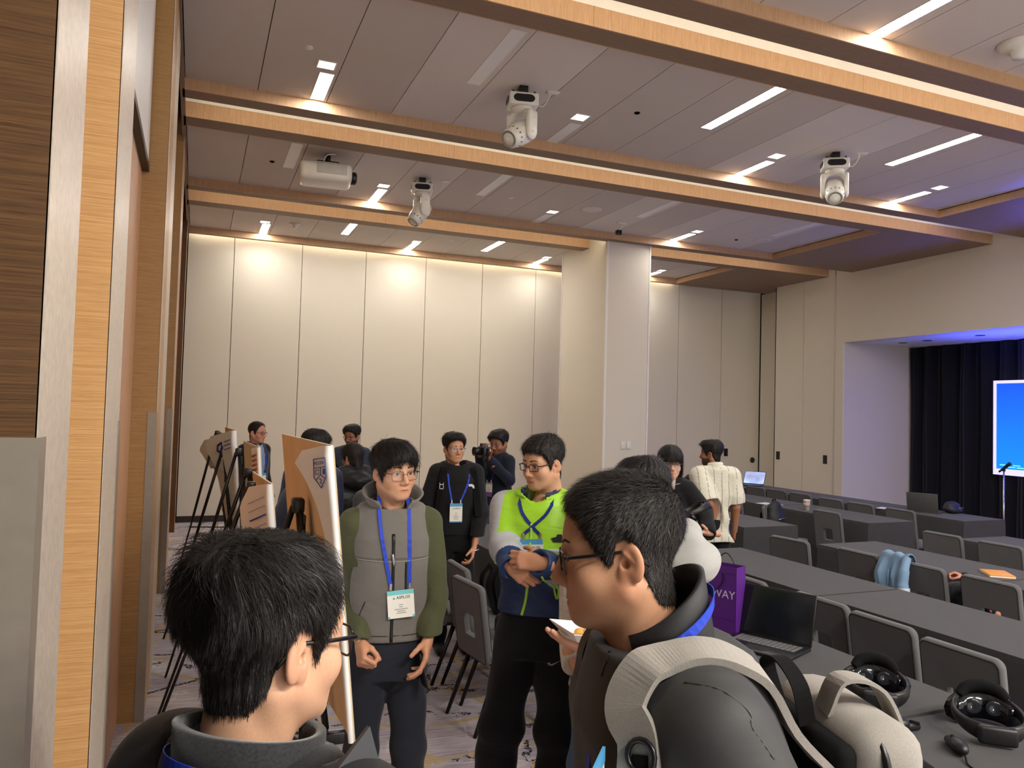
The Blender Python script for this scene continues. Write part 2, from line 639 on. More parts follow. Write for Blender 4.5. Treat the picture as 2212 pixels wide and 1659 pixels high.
def pilaster(y0, y1, front, side, guard=True, xl=-0.62):
    core = MB().box(xl, XL-0.004, y0+0.004, y1, 0, 4.86).build('pilaster', M['brown_h'], wl)
    MB().box(xl, XL-0.002, y0, y0+0.004, 0, 4.86).build('front_veneer', M[front], core)
    for a, b_, mt in side:
        MB().box(XL-0.004, XL, a, b_, 0, 4.86).build('edge_strip', M[mt], core)
    if guard:
        g = MB()
        g.box(XL-0.05, XL+0.003, y0-0.004, y0, 0, 1.815)
        g.box(XL, XL+0.003, y0, y0+0.05, 0, 1.815)
        g.build('corner_guard', M['guard'], core)
    return core


pilaster(1.30, 1.60, 'oak_shaded_h', [(1.30, 1.60, 'brush')])
pilaster(2.21, 2.59, 'oak_h', [(2.21, 2.59, 'brush')], False)
pilaster(5.05, 6.24, 'brown_h', [(5.05, 5.12, 'brush'), (5.12, 5.62, 'oak_h'), (5.62, 6.24, 'brush')])
pilaster(8.37, 9.15, 'brown_h', [(8.37, 8.45, 'brush'), (8.45, 9.15, 'pink_v')])
pilaster(12.25, 12.55, 'oak_shaded_h', [(12.25, 12.55, 'pink_v')], False)
g = MB()
g.box(XL-0.002, XL+0.003, 2.54, 2.594, 0, 1.815)
g.box(XL-0.06, XL+0.003, 2.59, 2.594, 0, 1.815)
g.build('corner_guard', M['guard'], wl)

# ---- ceiling: coffers of narrow boards between veneered soffits with lit slots
beams = [(0.95, 1.18, 1.55, 1.78), (4.08, 4.31, 4.66, 4.885), (7.10, 7.30, 7.77, 8.035), (10.22, 10.42, 10.96, 11.23)]
A4, B4 = 13.02, 13.12
ceil = tag(MB().box(-0.6, 13.2, YB, 13.5, 4.92, 5.0).build('ceiling', M['void']), kind='structure')
cof = [(YB, 0.95), (1.78, 4.08), (4.885, 7.10), (8.035, 10.22), (11.23, A4)]
PALE = {(2, 3): 1, (2, 4): 1, (2, 9): 1, (2, 10): 1, (3, 3): 1, (3, 4): 1, (3, 11): 1, (3, 12): 1, (3, 13): 1, (3, 9): 1}
for ci, (y0, y1) in enumerate(cof):
    bx = [XL]+[0.4+0.6*k for k in range(15)]
    bx = [v for v in bx if v < XCO-0.1]+[XCO]
    for bi, (a, b_) in enumerate(zip(bx[:-1], bx[1:])):
        x0 = a+0.0035 if bi else a+0.02
        MB().box(x0, b_-0.0035, y0, y1, ZC, ZC+0.02).build('ceiling_board', M['ceil2' if (ci, bi) in PALE else 'ceil'], ceil)
fi = 0
for k, (a, b_, c, d) in enumerate(beams):
    t = tag(MB().box(XL, XCO, a+0.012, b_, ZS, ZS+0.03).build('trim_%d' % (k+1), M['soffit']), kind='structure')
    MB().box(XL, XCO+0.012, a, a+0.012, ZS, ZC+0.0).build('fascia', M['beam_v'], t)
    # the joints of the soffit boards and the lit face beyond the slot
    for x0, x1 in ((XL, 2.45), (2.45, 4.95), (4.95, 7.45), (7.45, XR)):
        MB().box(x0+0.001, x1-0.001, c, c+0.012, ZS, 4.715).build('lit_veneer', M['beam_v'], t)
    MB().box(XL, XCO, c+0.012, d-0.012, ZS, ZS+0.03).build('soffit_board', M['soffit'], t)
    MB().box(XL, XCO+0.012, d-0.012, d, ZS, ZC).build('fascia', M['beam_v'], t)
    MB().box(XL, XR, c+0.002, c+0.03, 4.716, 4.90).build('slot_back', M['white'], t)
    MB().box(XL, XR, b_-0.03, c+0.03, 4.90, 4.92).build('slot_top', M['white'], t)
    MB().box(XL, XR, b_-0.03, b_-0.015, ZS+0.03, 4.90).build('slot_front', M['white'], t)
    led = MB().box(XL+0.05, XR-1.1, b_-0.012, b_+0.0, ZS+0.035, ZS+0.05).build('slot_led', M['led_warm'], t)
    # right-hand soffit up to the next slot
    nb = beams[k+1][1] if k+1 < len(beams) else B4
    MB().box(XCO+0.012, XR, c+0.012, nb, ZS, ZS+0.03).build('side_soffit', M['soffit'], t)
    ya, yb = d, (beams[k+1][0] if k+1 < len(beams) else A4)
    MB().box(XCO, XCO+0.012, ya, yb, ZS, ZC-0.008).build('fascia', M['beam_v'], t)
t = tag(MB().box(XL, XCO, A4+0.012, B4, ZS, ZS+0.03).build('trim_5', M['soffit']), kind='structure')
MB().box(XL, XCO, A4, A4+0.012, ZS, ZC).build('fascia', M['beam_v'], t)
MB().box(XCO+0.012, 11.3, 10.975, B4, ZS+0.001, ZS+0.03).build('side_soffit', M['soffit'], t)
MB().box(XL, 8.9, B4-0.012, B4, ZS+0.032, ZS+0.047).build('slot_led', M['led_warm'], t)
MB().box(XL, 11.3, B4-0.03, B4-0.015, ZS+0.03, 4.90).build('slot_front', M['white'], t)
# left return of the ceiling against the wall
MB().box(XL-0.02, XL+0.018, YB, A4, ZS, ZS+0.02).build('trim_6', M['soffit'])
tag(bpy.data.objects['trim_6'], kind='structure')

# ---- column
col = tag(MB().box(5.81, 6.565, 10.385, 11.945, 0, 4.9).build('column', M['panel_wall']), kind='structure')
MB().box(5.825, 6.55, 10.372, 10.386, 0.1, 4.9).build('wall_panel', M['panel_wall'], col)
MB().box(5.797, 5.811, 10.40, 11.93, 0.1, 4.9).build('wall_panel', M['panel_wall'], col)
for x, y in ((5.795, 10.37), (6.555, 10.37), (5.795, 11.94)):
    MB().box(x, x+0.028, y, y+0.028, 0, 4.9).build('corner_bead', M['white'], col)
for x in (6.139, 6.238):
    s_ = MB().rbox(x-0.036, x+0.036, 10.352, 10.372, 1.36, 1.475, 0.006).build('wall_switch', M['offwhite'], col)

# ---- right wall with the stage recess
YO, ZO = 10.585, 3.316
wr = tag(MB().box(XR, XR+0.25, 1.5, YO, ZO, 4.9).build('wall_right', M['panel_wall']), kind='structure')
MB().box(XR, XR+0.25, YO, 10.775, 0, 4.9).build('wall_pier', M['panel_wall'], wr)
MB().box(XR-0.004, XR+0.002, YO-0.02, YO, 0, ZO).build('corner_bead', M['white'], wr)
MB().box(XR-0.012, XR+0.03, 10.775, 10.80, 0, 4.57).build('metal_edge', M['brush'], wr)
MB().box(XR+0.03, XR+0.2, 10.80, 12.40, 0, 4.9).build('wall_backing', M['void'], wr)
MB().box(XR, XR+0.03, 10.805, 11.574, 0.02, 4.9).build('wall_panel', M['panel_wall'], wr)
MB().box(XR, XR+0.03, 11.582, 12.345, 0.02, 4.9).build('wall_panel', M['panel_wall'], wr)
MB().box(XR+0.38, XR+0.40, 12.30, 13.24, 0.02, 4.565).build('wall_panel', M['panel_wall'], wr)
for y in (12.236, 10.991):
    MB().box(XR-0.012, XR, y-0.045, y+0.045, 1.09, 1.25).build('wall_plate', M['black'], wr)
sr = tag(MB().box(XR+0.25, 12.7, YO, YO+0.15, 0, ZO+0.2).build('wall_stage_side', M['panel_wall']), kind='structure')
MB().box(XR+0.25, 12.7, 1.5, YO, ZO, ZO+0.15).build('stage_ceiling', M['white'], sr)
MB().box(12.62, 12.75, 1.2, 11.2, 0, ZO).build('stage_back', M['void'], sr)
MB().box(XR, 12.7, 1.3, 1.5, 0, 4.9).build('stage_return', M['panel_wall'], sr)
MB().box(XR, XR+0.25, YB, 1.5, 0, 4.9).build('wall_return', M['panel_wall'], sr)
for x, y in ((11.64, 10.02), (11.61, 9.50), (11.54, 8.48)):
    MB().lathe([(0, -0.004), (0.075, -0.004), (0.075, 0.0)], 16, RT((x, y, ZO))).build('recessed_can', M['black'], sr)

# black pleated stage curtain
vs_, fs_ = [], []
ys = np.linspace(1.6, 10.52, 420)
zz = np.linspace(0.02, ZO-0.02, 10)
for i, y in enumerate(ys):
    for j, z in enumerate(zz):
        ph = y*2*math.pi/0.34
        w = 0.065*math.sin(ph+0.8*math.sin(y*2.3))+0.03*math.sin(ph*2.3+1+0.3*z)
        vs_.append((12.48+w*(0.75+0.25*z/ZO), y+0.01*math.sin(z*2+y*9), z))
for i in range(len(ys)-1):
    for j in range(len(zz)-1):
        fs_.append((i*10+j, i*10+j+1, (i+1)*10+j+1, (i+1)*10+j))
M['velvet'] = fabric('black_velvet', srgb(9, 9, 13), 300, 0.8, 0.3, 0.2, 0.15)
cur = MB().add(vs_, fs_, True).build('stage_curtain', M['velvet'])
tag(cur, 'black pleated velvet curtain across the back of the stage', 'curtain')


def screen_mat():
    m, nt, b = new_mat('projected_blue')
    c = coords(nt, (1, 1, 1), (0, 0, 0), 'Generated')
    sx = nt.nodes.new('ShaderNodeSeparateXYZ')
    lk(nt, c, 'Vector', sx, 'Vector')
    r = ramp(nt, [(0.0, (0.0, 0.17, 0.90)), (1.0, (0.0, 0.055, 0.72))])
    lk(nt, sx, 'Z', r, 'Fac')
    lk(nt, r, 'Color', b, 'Emission Color')
    b.inputs['Emission Strength'].default_value = 0.9
    b.inputs['Base Color'].default_value = (0.02, 0.05, 0.3, 1)
    return m


scr = empty('projection_screen', (12.3, 6.6, 1.08), 0, 'large white framed screen glowing blue in front of the stage curtain', 'screen')
fr = MB()
fr.box(-0.03, 0.0, -2.19, 2.18, 0.0, 1.55)
fr.build('frame', emis('lit_screen_border', (0.62, 0.58, 0.95), 0.55), scr)
MB().box(-0.034, -0.03, -2.14, 2.12, 0.10, 1.50).build('picture', screen_mat(), scr)
cap = MB()
for k, (ya, yb, z) in enumerate(((2.06, 1.90, 0.155), (1.84, 1.72, 0.155), (2.00, 1.80, 0.125), (1.78, 1.52, 0.122))):
    cap.box(-0.037, -0.034, yb, ya, z, z+0.018)
cap.build('caption', emis('caption_cyan', (0.10, 0.55, 1.0), 0.9), scr)
for y in (-1.6, 1.6):
    MB().tube([(0.04, y, -1.08), (0.04, y, 0.1)], 0.02, 8).build('leg', M['blackm'], scr)

# ================================================================ ceiling fittings
ORD = ['first', 'second', 'third', 'fourth', 'fifth', 'sixth', 'seventh']
ROWN = {0: 'the coffer nearest the camera', 1: 'the near coffer with two spotlights', 2: 'the middle coffer with the projector', 3: 'the far coffer by the back wall'}


def linear(x, y0, y1, lit, label, group=None):
    e = empty('linear_ceiling_light', (x, (y0+y1)/2, ZC), 0, label, 'ceiling light', group)
    h = (y1-y0)/2
    w = 0.056
    fr_ = MB()
    fr_.box(-w-0.008, -w, -h-0.008, h+0.008, -0.004, 0.0).box(w, w+0.008, -h-0.008, h+0.008, -0.004, 0.0)
    fr_.box(-w, w, -h-0.008, -h, -0.004, 0.0).box(-w, w, h, h+0.008, -0.004, 0.0)
    fr_.build('frame', M['white'], e)
    MB().box(-w, w, -h, h, -0.003, -0.0005).build('lens', M['led' if lit else 'lens'], e)
    return e


linear(4.44, 3.05, 4.07, True, 'long lit strip light at the top right edge of the ceiling')
linear(4.45, 5.05, 6.085, True, 'long lit strip light between the two near white moving spotlights')
linear(6.84, 5.06, 6.085, True, 'long lit strip light right of the rightmost moving spotlight')
linear(2.085, 5.13, 6.13, False, 'unlit strip light just in front of the near left moving spotlight')
linear(0.91, 6.48, 7.06, True, 'short lit strip light nearest the left wall in the near coffer')
linear(3.28, 6.56, 7.09, False, 'short unlit strip light right of the near left moving spotlight')
linear(5.65, 6.57, 7.09, True, 'short lit strip light left of the right moving spotlight, ending at the beam')
linear(8.05, 6.59, 7.09, True, 'short lit strip light at the right end of the near coffer')
linear(0.895, 8.36, 9.26, False, 'unlit strip light left of the ceiling projector')
linear(3.29, 8.33, 9.28, False, 'unlit strip light right of the far moving spotlight')
linear(5.66, 8.31, 9.24, False, 'unlit strip light beyond the round ceiling speaker')
linear(8.03, 8.31, 9.24, False, 'faint unlit strip light at the right end of the middle coffer')
linear(2.095, 9.61, 10.21, True, 'short lit strip light between the projector and the far moving spotlight')
linear(4.49, 9.73, 10.21, False, 'short unlit strip light in front of the column')
linear(6.88, 9.70, 10.21, True, 'short lit strip light ending at the beam right of the column')
linear(2.11, 11.54, 12.40, True, 'long lit strip light above the far wall, left of two')
linear(4.53, 11.58, 12.47, True, 'long lit strip light above the far wall, right of two')
linear(0.90, 12.31, 13.0, True, 'short lit strip light at the far wall nearest the left wall')
linear(3.31, 12.46, 13.0, True, 'short lit strip light at the middle of the far wall')
linear(5.75, 12.56, 13.0, True, 'short lit strip light at the far wall just left of the column')
linear(8.17, 12.58, 13.0, True, 'short lit strip light at the far wall just right of the column')


def downlight(x, y, label):
    e = empty('square_downlight', (x, y, ZC), 0, label, 'downlight', 'square downlights')
    fr_ = MB()
    w, o = 0.066, 0.078
    for s_ in (-1, 1):
        fr_.box(*(sorted((s_*w, s_*o))), -o, o, -0.004, 0)
        fr_.box(-w, w, *(sorted((s_*w, s_*o))), -0.004, 0)
    fr_.build('frame', M['white'], e)
    MB().box(-w, w, -w, w, -0.003, -0.0005).build('diffuser', M['downl'], e)


for x, y, l in ((0.88, 6.32, 'square downlight nearest the left wall in the near coffer'), (3.24, 6.385, 'square downlight right of the near left moving spotlight'),
                (5.59, 6.405, 'square downlight left of the right moving spotlight'), (8.02, 6.41, 'square downlight at the right end of the near coffer'),
                (2.07, 9.45, 'square downlight between projector and far moving spotlight'), (4.465, 9.57, 'square downlight in front of the column, beside the round speaker'),
                (6.86, 9.55, 'square downlight right of the column in the middle coffer'), (0.87, 12.18, 'square downlight at the far wall nearest the left wall'),
                (3.29, 12.35, 'square downlight at the middle of the far coffer'), (5.71, 12.42, 'square downlight in the far coffer just left of the column'), (8.13, 12.43, 'square downlight in the far coffer just right of the column')):
    downlight(x, y, l)


def disc(name, x, y, r, h, mat, label, cat, dome=False):
    pr = [(0, -h), (r*0.6, -h), (r, -h*0.35), (r, 0)] if not dome else [(0, -h), (r*0.35, -h*0.95), (r*0.42, -h*0.5), (r*0.75, -h*0.42), (r, -h*0.1), (r, 0)]
    tag(MB().lathe(pr, 24, RT((x, y, ZC))).build(name, M[mat]), label, cat)


disc('ceiling_speaker', 4.88, 9.22, 0.15, 0.012, 'ceil2', 'round flush speaker in the ceiling in front of the column', 'speaker')
disc('ceiling_speaker', 8.1, 9.55, 0.15, 0.012, 'ceil2', 'round flush speaker at the right end of the middle coffer', 'speaker')
disc('smoke_detector', 1.30, 12.08, 0.085, 0.07, 'offwhite', 'white domed detector between two strip lights by the far wall', 'detector', True)
disc('smoke_detector', 0.705, 6.065, 0.033, 0.012, 'offwhite', 'small white ceiling disc beside the nearest square downlight', 'detector')
disc('smoke_detector', 3.69, 9.19, 0.035, 0.012, 'offwhite', 'small white ceiling disc in the middle coffer', 'detector')
disc('smoke_detector', 3.75, 11.9, 0.035, 0.012, 'offwhite', 'small white ceiling disc in the far coffer', 'detector')
disc('smoke_detector', 5.47, 3.72, 0.15, 0.11, 'offwhite', 'large white domed detector at the top right corner of the picture', 'detector', True)
disc('sprinkler_head', 3.66, 6.055, 0.028, 0.012, 'void', 'dark sprinkler hole in the near coffer', 'sprinkler')
disc('sprinkler_head', 0.70, 9.11, 0.028, 0.012, 'void', 'dark sprinkler hole left of the projector', 'sprinkler')
disc('sprinkler_head', 7.7, 9.7, 0.028, 0.012, 'void', 'dark sprinkler hole at the right end of the middle coffer', 'sprinkler')
w_ = empty('ceiling_camera', (5.55, 9.62, ZC), 0, 'small black camera on a white ceiling bracket', 'camera')
MB().rbox(-0.04, 0.04, -0.03, 0.03, -0.19, -0.12, 0.008).build('body', M['black'], w_)
MB().tube([(0, 0, -0.12), (0.05, 0, -0.03), (0.05, 0, 0)], 0.012, 8).rbox(-0.02, 0.12, -0.03, 0.03, -0.02, 0, 0.006).build('bracket', M['offwhite'], w_)


def mover(x, y, yaw, pan, tilt, label, s=1.0):
    e = empty('moving_head_spotlight', (x, y, ZC), yaw, label, 'spotlight')
    e.scale = (s, s, s)
    MB().rbox(-0.05, 0.05, -0.09, 0.09, -0.09, 0.0, 0.01).build('ceiling_clamp', M['black'], e)
    base = MB().rbox(-0.165, 0.165, -0.125, 0.125, -0.225, -0.085, 0.022, 3).build('base', M['offwhite'], e)
    for sy in (-1, 1):
        p = [(0.115*math.copysign(1, math.cos(q))*0.55+0.055*math.cos(q), -0.155+0.042*math.sin(q)) for q in np.linspace(0, 2*math.pi, 24, False)]
        MB().prism(p, *(sorted((sy*0.118, sy*0.130))), axis=1).build('control_panel', M['black'], base)
    for sx in (-1, 1):
        p = [(0.09*math.copysign(1, math.cos(q))*0.5+0.04*math.cos(q), -0.15+0.035*math.sin(q)) for q in np.linspace(0, 2*math.pi, 24, False)]
        MB().prism(p, *(sorted((sx*0.158, sx*0.170))), axis=0).build('handle', M['black'], base)
    for sx in (-1, 1):
        for sy in (-1, 1):
            MB().lathe([(0, 0), (0.018, 0), (0.014, 0.022), (0, 0.022)], 10, RT((sx*0.12, sy*0.085, -0.088))).build('foot', M['black'], base)
    yk = MB()
    R = RT((0, 0, -0.225), 0, 0, pan)
    prof = []
    for sx in (-1, 1):
        yk.rbox(*(sorted((sx*0.115, sx*0.175))), -0.075, 0.075, -0.33, -0.05, 0.025, 3, R)
        yk.ball((sx*0.145, 0, -0.305), (0.034, 0.075, 0.075), 16, 10, R)
    arc = [(0.145*math.cos(q), 0.0, -0.155+0.125*math.sin(q)) for q in np.linspace(0, math.pi, 13)]
    yk.tube(arc, 0.07, 12, True, R, flat=((0, 1, 0), 0.5))
    yk.lathe([(0.10, -0.06), (0.12, -0.02), (0.12, 0.0)], 24, R)
    yk.build('yoke', M['offwhite'], e)
    H = R @ RT((0, 0, -0.275), tilt) @ Matrix.Scale(1.14, 4)
    hd = MB().lathe([(0.02, -0.215), (0.078, -0.210), (0.096, -0.185), (0.106, -0.12), (0.112, -0.03), (0.112, 0.05), (0.10, 0.105), (0.06, 0.14), (0, 0.145)], 28, H).build('lamp_head', M['offwhite'], e)
    MB().lathe([(0, -0.226), (0.04, -0.223), (0.060, -0.214), (0.066, -0.205)], 24, H).build('lens', plain('frosted_lens', srgb(216, 216, 206), 0.15), hd)
    MB().lathe([(0.076, -0.2145), (0.079, -0.2185), (0.082, -0.2135), (0.0815, -0.209)], 24, H).build('lens_ring', plain('grey_ring', srgb(150, 148, 140), 0.3), hd)
    for k in range(14):
        q = 2*math.pi*k/14
        MB().box(-0.005, 0.005, 0.1015, 0.1045, -0.15, -0.105, H @ RT((0, 0, 0), 0, 0, q)).build('vent_slot', M['black'], hd)
    MB().tube(bez([(0.165, 0.05, -0.15), (0.24, 0.05, -0.16), (0.30, 0.03, -0.08), (0.32, 0.02, 0.0)], 6), 0.006, 6).build('cable', M['offwhite'], e)
    MB().rbox(0.28, 0.42, -0.02, 0.05, -0.015, 0.0, 0.004).build('outlet', M['offwhite'], e)
    return e


mover(2.50, 6.03, math.radians(-12), math.radians(128), math.radians(58), 'white moving head spotlight in the near coffer above the middle of the room', 0.78)
mover(6.07, 6.08, math.radians(-32), math.radians(170), math.radians(50), 'white moving head spotlight at the right, nearest the stage', 0.78)
mover(2.43, 8.95, math.radians(-12), math.radians(110), math.radians(34), 'white moving head spotlight in the middle coffer, right of the projector', 0.78)

pj = empty('ceiling_projector', (1.25, 8.60, ZC), math.radians(-6), 'white ceiling projector with black lens pointing right', 'projector')
bd = MB().rbox(-0.30, 0.26, -0.20, 0.20, -0.33, -0.12, 0.055, 4).build('body', M['offwhite'], pj)
MB().rbox(-0.12, 0.20, -0.206, -0.19, -0.26, -0.15, 0.004).build('grille', plain('pale_grille', srgb(190, 190, 184), 0.5), bd)
MB().lathe([(0, 0), (0.07, 0), (0.07, 0.055), (0.055, 0.07), (0, 0.06)], 24, RT((0.25, 0.0, -0.23), 0, math.pi/2)).build('lens', M['black'], bd)
MB().rbox(-0.12, 0.12, -0.1, 0.1, -0.13, -0.09, 0.008).tube([(0, 0, -0.09), (0, 0, 0)], 0.03, 10).build('mount', M['blackm'], pj)
MB().tube(bez([(-0.05, -0.12, -0.12), (-0.02, -0.18, -0.06), (0.05, -0.15, -0.03), (0.08, -0.05, 0)], 6), 0.007, 6).build('cable', M['offwhite'], pj)

# ================================================================ tables under black cloths
TZ = 0.76
M['cloth'] = fabric('black_table_linen', srgb(62, 61, 62), 900, 0.9, 0.18, 0.2, 0.12)


def make_cloth_mesh(w, l, seed):
    rg = np.random.default_rng(seed)
    per = []
    nx, ny = 12, 30
    for i in range(nx): per.append((i/nx*w, 0))
    for i in range(ny): per.append((w, i/ny*l))
    for i in range(nx): per.append((w-i/nx*w, l))
    for i in range(ny): per.append((0, l-i/ny*l))
    n = len(per)
    levels = [0.0, 0.006, 0.03, 0.12, 0.3, 0.5, 0.68, 0.752]
    vs, fs = [], []
    cx, cy = w/2, l/2
    wave = np.array([0.5*math.sin(2*math.pi*k*5/n+rg.uniform(0, 6))+0.5*math.sin(2*math.pi*k*11/n+rg.uniform(0, 6)) for k in range(n)])
    ph = rg.uniform(0, 6, 4)
    for li, d in enumerate(levels):
        for k, (x, y) in enumerate(per):
            ox = -1 if x == 0 else (1 if x == w else 0)
            oy = -1 if y == 0 else (1 if y == l else 0)
            t = k/n*2*math.pi
            f = d/0.75
            corner = 1.0 if (ox and oy) else 0.0
            a = 0.006*min(1, d*40)+f*(0.012+0.012*math.sin(9*t+ph[0])+0.010*math.sin(17*t+ph[1])+0.03*corner)
            vs.append((x-cx+ox*a*0.6, y-cy+oy*a*0.12, TZ-d))
    for li in range(len(levels)-1):
        for k in range(n):
            k2 = (k+1) % n
            fs.append((li*n+k, (li+1)*n+k, (li+1)*n+k2, li*n+k2))
    fs.append(tuple(range(n)))
    me = bpy.data.meshes.new('tablecloth')
    me.from_pydata(vs, [], fs)
    sm = [False]*len(fs)
    me.polygons.foreach_set('use_smooth', sm)
    me.update()
    me.materials.append(M['cloth'])
    return me


cloths = [make_cloth_mesh(0.70, 1.615, s) for s in (1, 2, 3)]
_tb = MB()
_tb.box(-0.34, 0.34, -0.80, 0.80, TZ-0.03, TZ-0.004)
top_me = _tb.mesh('table_board')
top_me.materials.append(M['brown_h'])
leg_me = MB().tube([(0, 0, 0.0), (0, 0, TZ-0.03)], 0.016, 8).mesh('leg')
leg_me.materials.append(M['blackm'])
tabs = [(2.24, 0.52, 'the near row, at the bottom right corner'), (2.24, 2.16, 'the near row, under the open laptop and the first headset'),
        (2.24, 3.80, 'the near row beside the empty chairs'), (2.24, 5.58, 'the near row behind the man in the black hoodie'),
        (3.72, 2.185, 'the second row, running off the right edge'), (3.72, 3.82, 'the second row, reaching the white shirted man'),
        (3.72, 6.43, 'the second row behind the standing group'),
        (5.27, 2.17, 'the third row, at the right edge beyond the orange book'), (5.27, 3.80, 'the third row, behind the chair with the denim jacket'),
        (5.27, 6.43, 'the third row, just right of the white shirt'), (5.27, 8.07, 'the third row, hidden behind the white shirt'),
        (6.95, 3.72, 'the fourth row, at the right edge below the microphone stand'), (6.95, 6.40, 'the fourth row, its free end near the picture middle right'),
        (6.95, 8.04, 'the fourth row, its far half behind the paper cup'),
        (8.30, 6.28, 'the last row, lit blue, under the grey laptop'), (8.30, 7.92, 'the last row along the right wall, middle'),
        (8.30, 9.56, 'the last row, its far end with the lit laptop')]
for k, (x, y, w) in enumerate(tabs):
    e = empty('banquet_table', (x+0.35, y+0.815, 0), 0, None, 'table', 'cloth covered tables in rows')
    e['label'] = 'black clothed table in '+w
    link('tablecloth', cloths[k % 3], None, e)
    link('table_board', top_me, None, e)
    for sx in (-1, 1):
        for sy in (-1, 1):
            o = link('leg', leg_me, None, e)
            o.location = (sx*0.28, sy*0.72, 0)

# ================================================================ chairs
M['chairf'] = fabric('charcoal_upholstery', srgb(94, 93, 94), 700, 0.75, 0.12, 0.25, 0.2)
M['piping'] = plain('dark_piping', srgb(34, 32, 31), 0.7)


def rrect(w, h, r, n=5):
    pts = []
    for cx, cy, a0 in ((w/2-r, h/2-r, 0), (-w/2+r, h/2-r, 90), (-w/2+r, -h/2+r, 180), (w/2-r, -h/2+r, 270)):
        for k in range(n+1):
            a = math.radians(a0+90*k/n)
            pts.append((cx+r*math.cos(a), cy+r*math.sin(a)))
    return pts


def chair_proto():
    e = empty('banquet_chair', (0, 0, 0))
    zc, hh, ww, th = 0.625, 0.47, 0.415, 0.048
    T = RT((-0.20, 0, 0.40), 0, math.radians(-8)) @ RT((0, 0, 0.225))
    o0 = rrect(ww-0.03, hh-0.03, 0.028)
    o1 = rrect(ww, hh, 0.042)
    i0 = [(a, b-0.030) for a, b in rrect(0.140, 0.135, 0.012)]
    n = len(o0)
    rings = [(o0, th/2), (o1, th/2-0.013), (o1, -th/2+0.013), (o0, -th/2), (i0, -th/2+0.006), (i0, th/2-0.006)]
    vs, fs = [], []
    for lp, d in rings:
        for a, b in lp:
            vs.append((d, a, b))
    for i in range(6):
        for k in range(n):
            k2 = (k+1) % n
            fs.append((i*n+k, i*n+k2, ((i+1) % 6)*n+k2, ((i+1) % 6)*n+k))
    mb = MB()
    mb.add(vs, fs, False, T)
    for q, f in enumerate(mb.f):
        mb.s[q] = q//n in (0, 1, 2)
    bk = mb.build('backrest', M['chairf'], e)
    for d in (th/2-0.002, -th/2+0.002):
        lp = rrect(ww-0.024, hh-0.024, 0.03)
        MB().tube([(d, a, b) for a, b in lp+lp[:1]], 0.0035, 6, False, T).build('piping', M['piping'], bk)
    MB().rbox(-0.215, 0.165, -0.215, 0.215, 0.415, 0.475, 0.024, 3).build('seat', M['chairf'], e)
    MB().box(-0.20, 0.15, -0.20, 0.20, 0.398, 0.416).build('seat_frame', M['blackm'], e)
    for sy in (-1, 1):
        MB().tube([(-0.13, sy*0.185, 0.41), (-0.285, sy*0.200, 0.0)], [0.017, 0.012], 8).build('leg', M['blackm'], e)
        MB().tube([(0.12, sy*0.185, 0.41), (0.155, sy*0.200, 0.0)], [0.017, 0.012], 8).build('leg', M['blackm'], e)
        MB().tube([(-0.19, sy*0.19, 0.47), (-0.20, sy*0.19, 0.42), (-0.14, sy*0.188, 0.40)], 0.011, 8).build('back_bracket', M['blackm'], e)
    return e


ch0 = chair_proto()
DX = 0.262                       # back top stands this far behind the chair's origin
chairs = [
    (1.96, 1.66, 0, 'charcoal chair cut off by the bottom right edge, beside the grey backpack'),
    (1.56, 4.41, 6, 'charcoal chair in front, between the grey vest and the green jacket, hole in its back'),
    (1.66, 4.90, 0, 'charcoal chair second from front between the vest and the green jacket'),
    (1.60, 5.30, -4, 'charcoal chair half hidden behind the olive sleeve of the vest man'),
    (1.92, 2.75, 0, 'charcoal chair at the near row hidden behind the big backpack'),
    (3.33, 4.05, 0, 'charcoal chair just right of the purple bag'),
    (3.38, 3.45, 0, 'charcoal chair right behind the open laptop screen'),
    (3.34, 2.99, 0, 'charcoal chair in the middle above the first headset'),
    (3.28, 2.50, 0, 'charcoal chair above the right headset, nearest the right edge'),
    (4.90, 4.62, 0, 'charcoal chair left of the one with the denim jacket'),
    (4.91, 4.06, 0, 'charcoal chair with a denim jacket over its back'),
    (4.92, 3.54, 0, 'charcoal chair in front of the orange book'),
    (4.80, 5.27, 8, 'charcoal chair at the aisle end of the third row'),
    (6.70, 6.76, 0, 'charcoal chair facing the fourth row, whole back with square hole in view'),
    (6.40, 7.40, -55, 'charcoal chair turned sideways with a black backpack hung on it'),
    (6.52, 5.16, 0, 'charcoal chair left of two near the microphone stand'),
    (6.51, 4.59, 0, 'charcoal chair right of two near the microphone stand, at the picture edge'),
    (7.84, 7.85, 0, 'charcoal chair in the last row, third from the dark open laptop'),
    (7.82, 7.34, 0, 'charcoal chair in the last row, second from the dark open laptop'),
    (7.81, 6.74, 0, 'charcoal chair in the last row beside the dark open laptop'),
    (7.91, 8.48, 0, 'charcoal chair in the last row, straight behind the paper cup'),
    (7.93, 8.98, 0, 'charcoal chair in the last row, second right of the lit laptop'),
    (7.90, 9.40, 0, 'charcoal chair in the last row, right beside the lit laptop'),
    (7.90, 9.90, 0, 'charcoal chair in the last row, left of the lit laptop'),
    (4.78, 6.95, 0, 'charcoal chair with a person seated on it behind the white shirt'),
    (6.30, 7.95, 0, 'charcoal chair right beside the white shirt'),
]
for k, (bx, by, rot, lb) in enumerate(chairs):
    o = ch0 if k == 0 else copy_tree(ch0)
    a = math.radians(rot)
    o.location = (bx+DX*math.cos(a), by+DX*math.sin(a), 0)
    o.rotation_euler = (0, 0, a)
    tag(o, lb, 'chair', 'charcoal banquet chairs')

# ================================================================ things on the tables
M['bodyblk'] = plain('matte_black_shell', srgb(26, 26, 28), 0.42, 0, 0.5, 0.1, 40)
M['foamblk'] = plain('black_foam', srgb(14, 14, 15), 0.9, 0, 0.2)


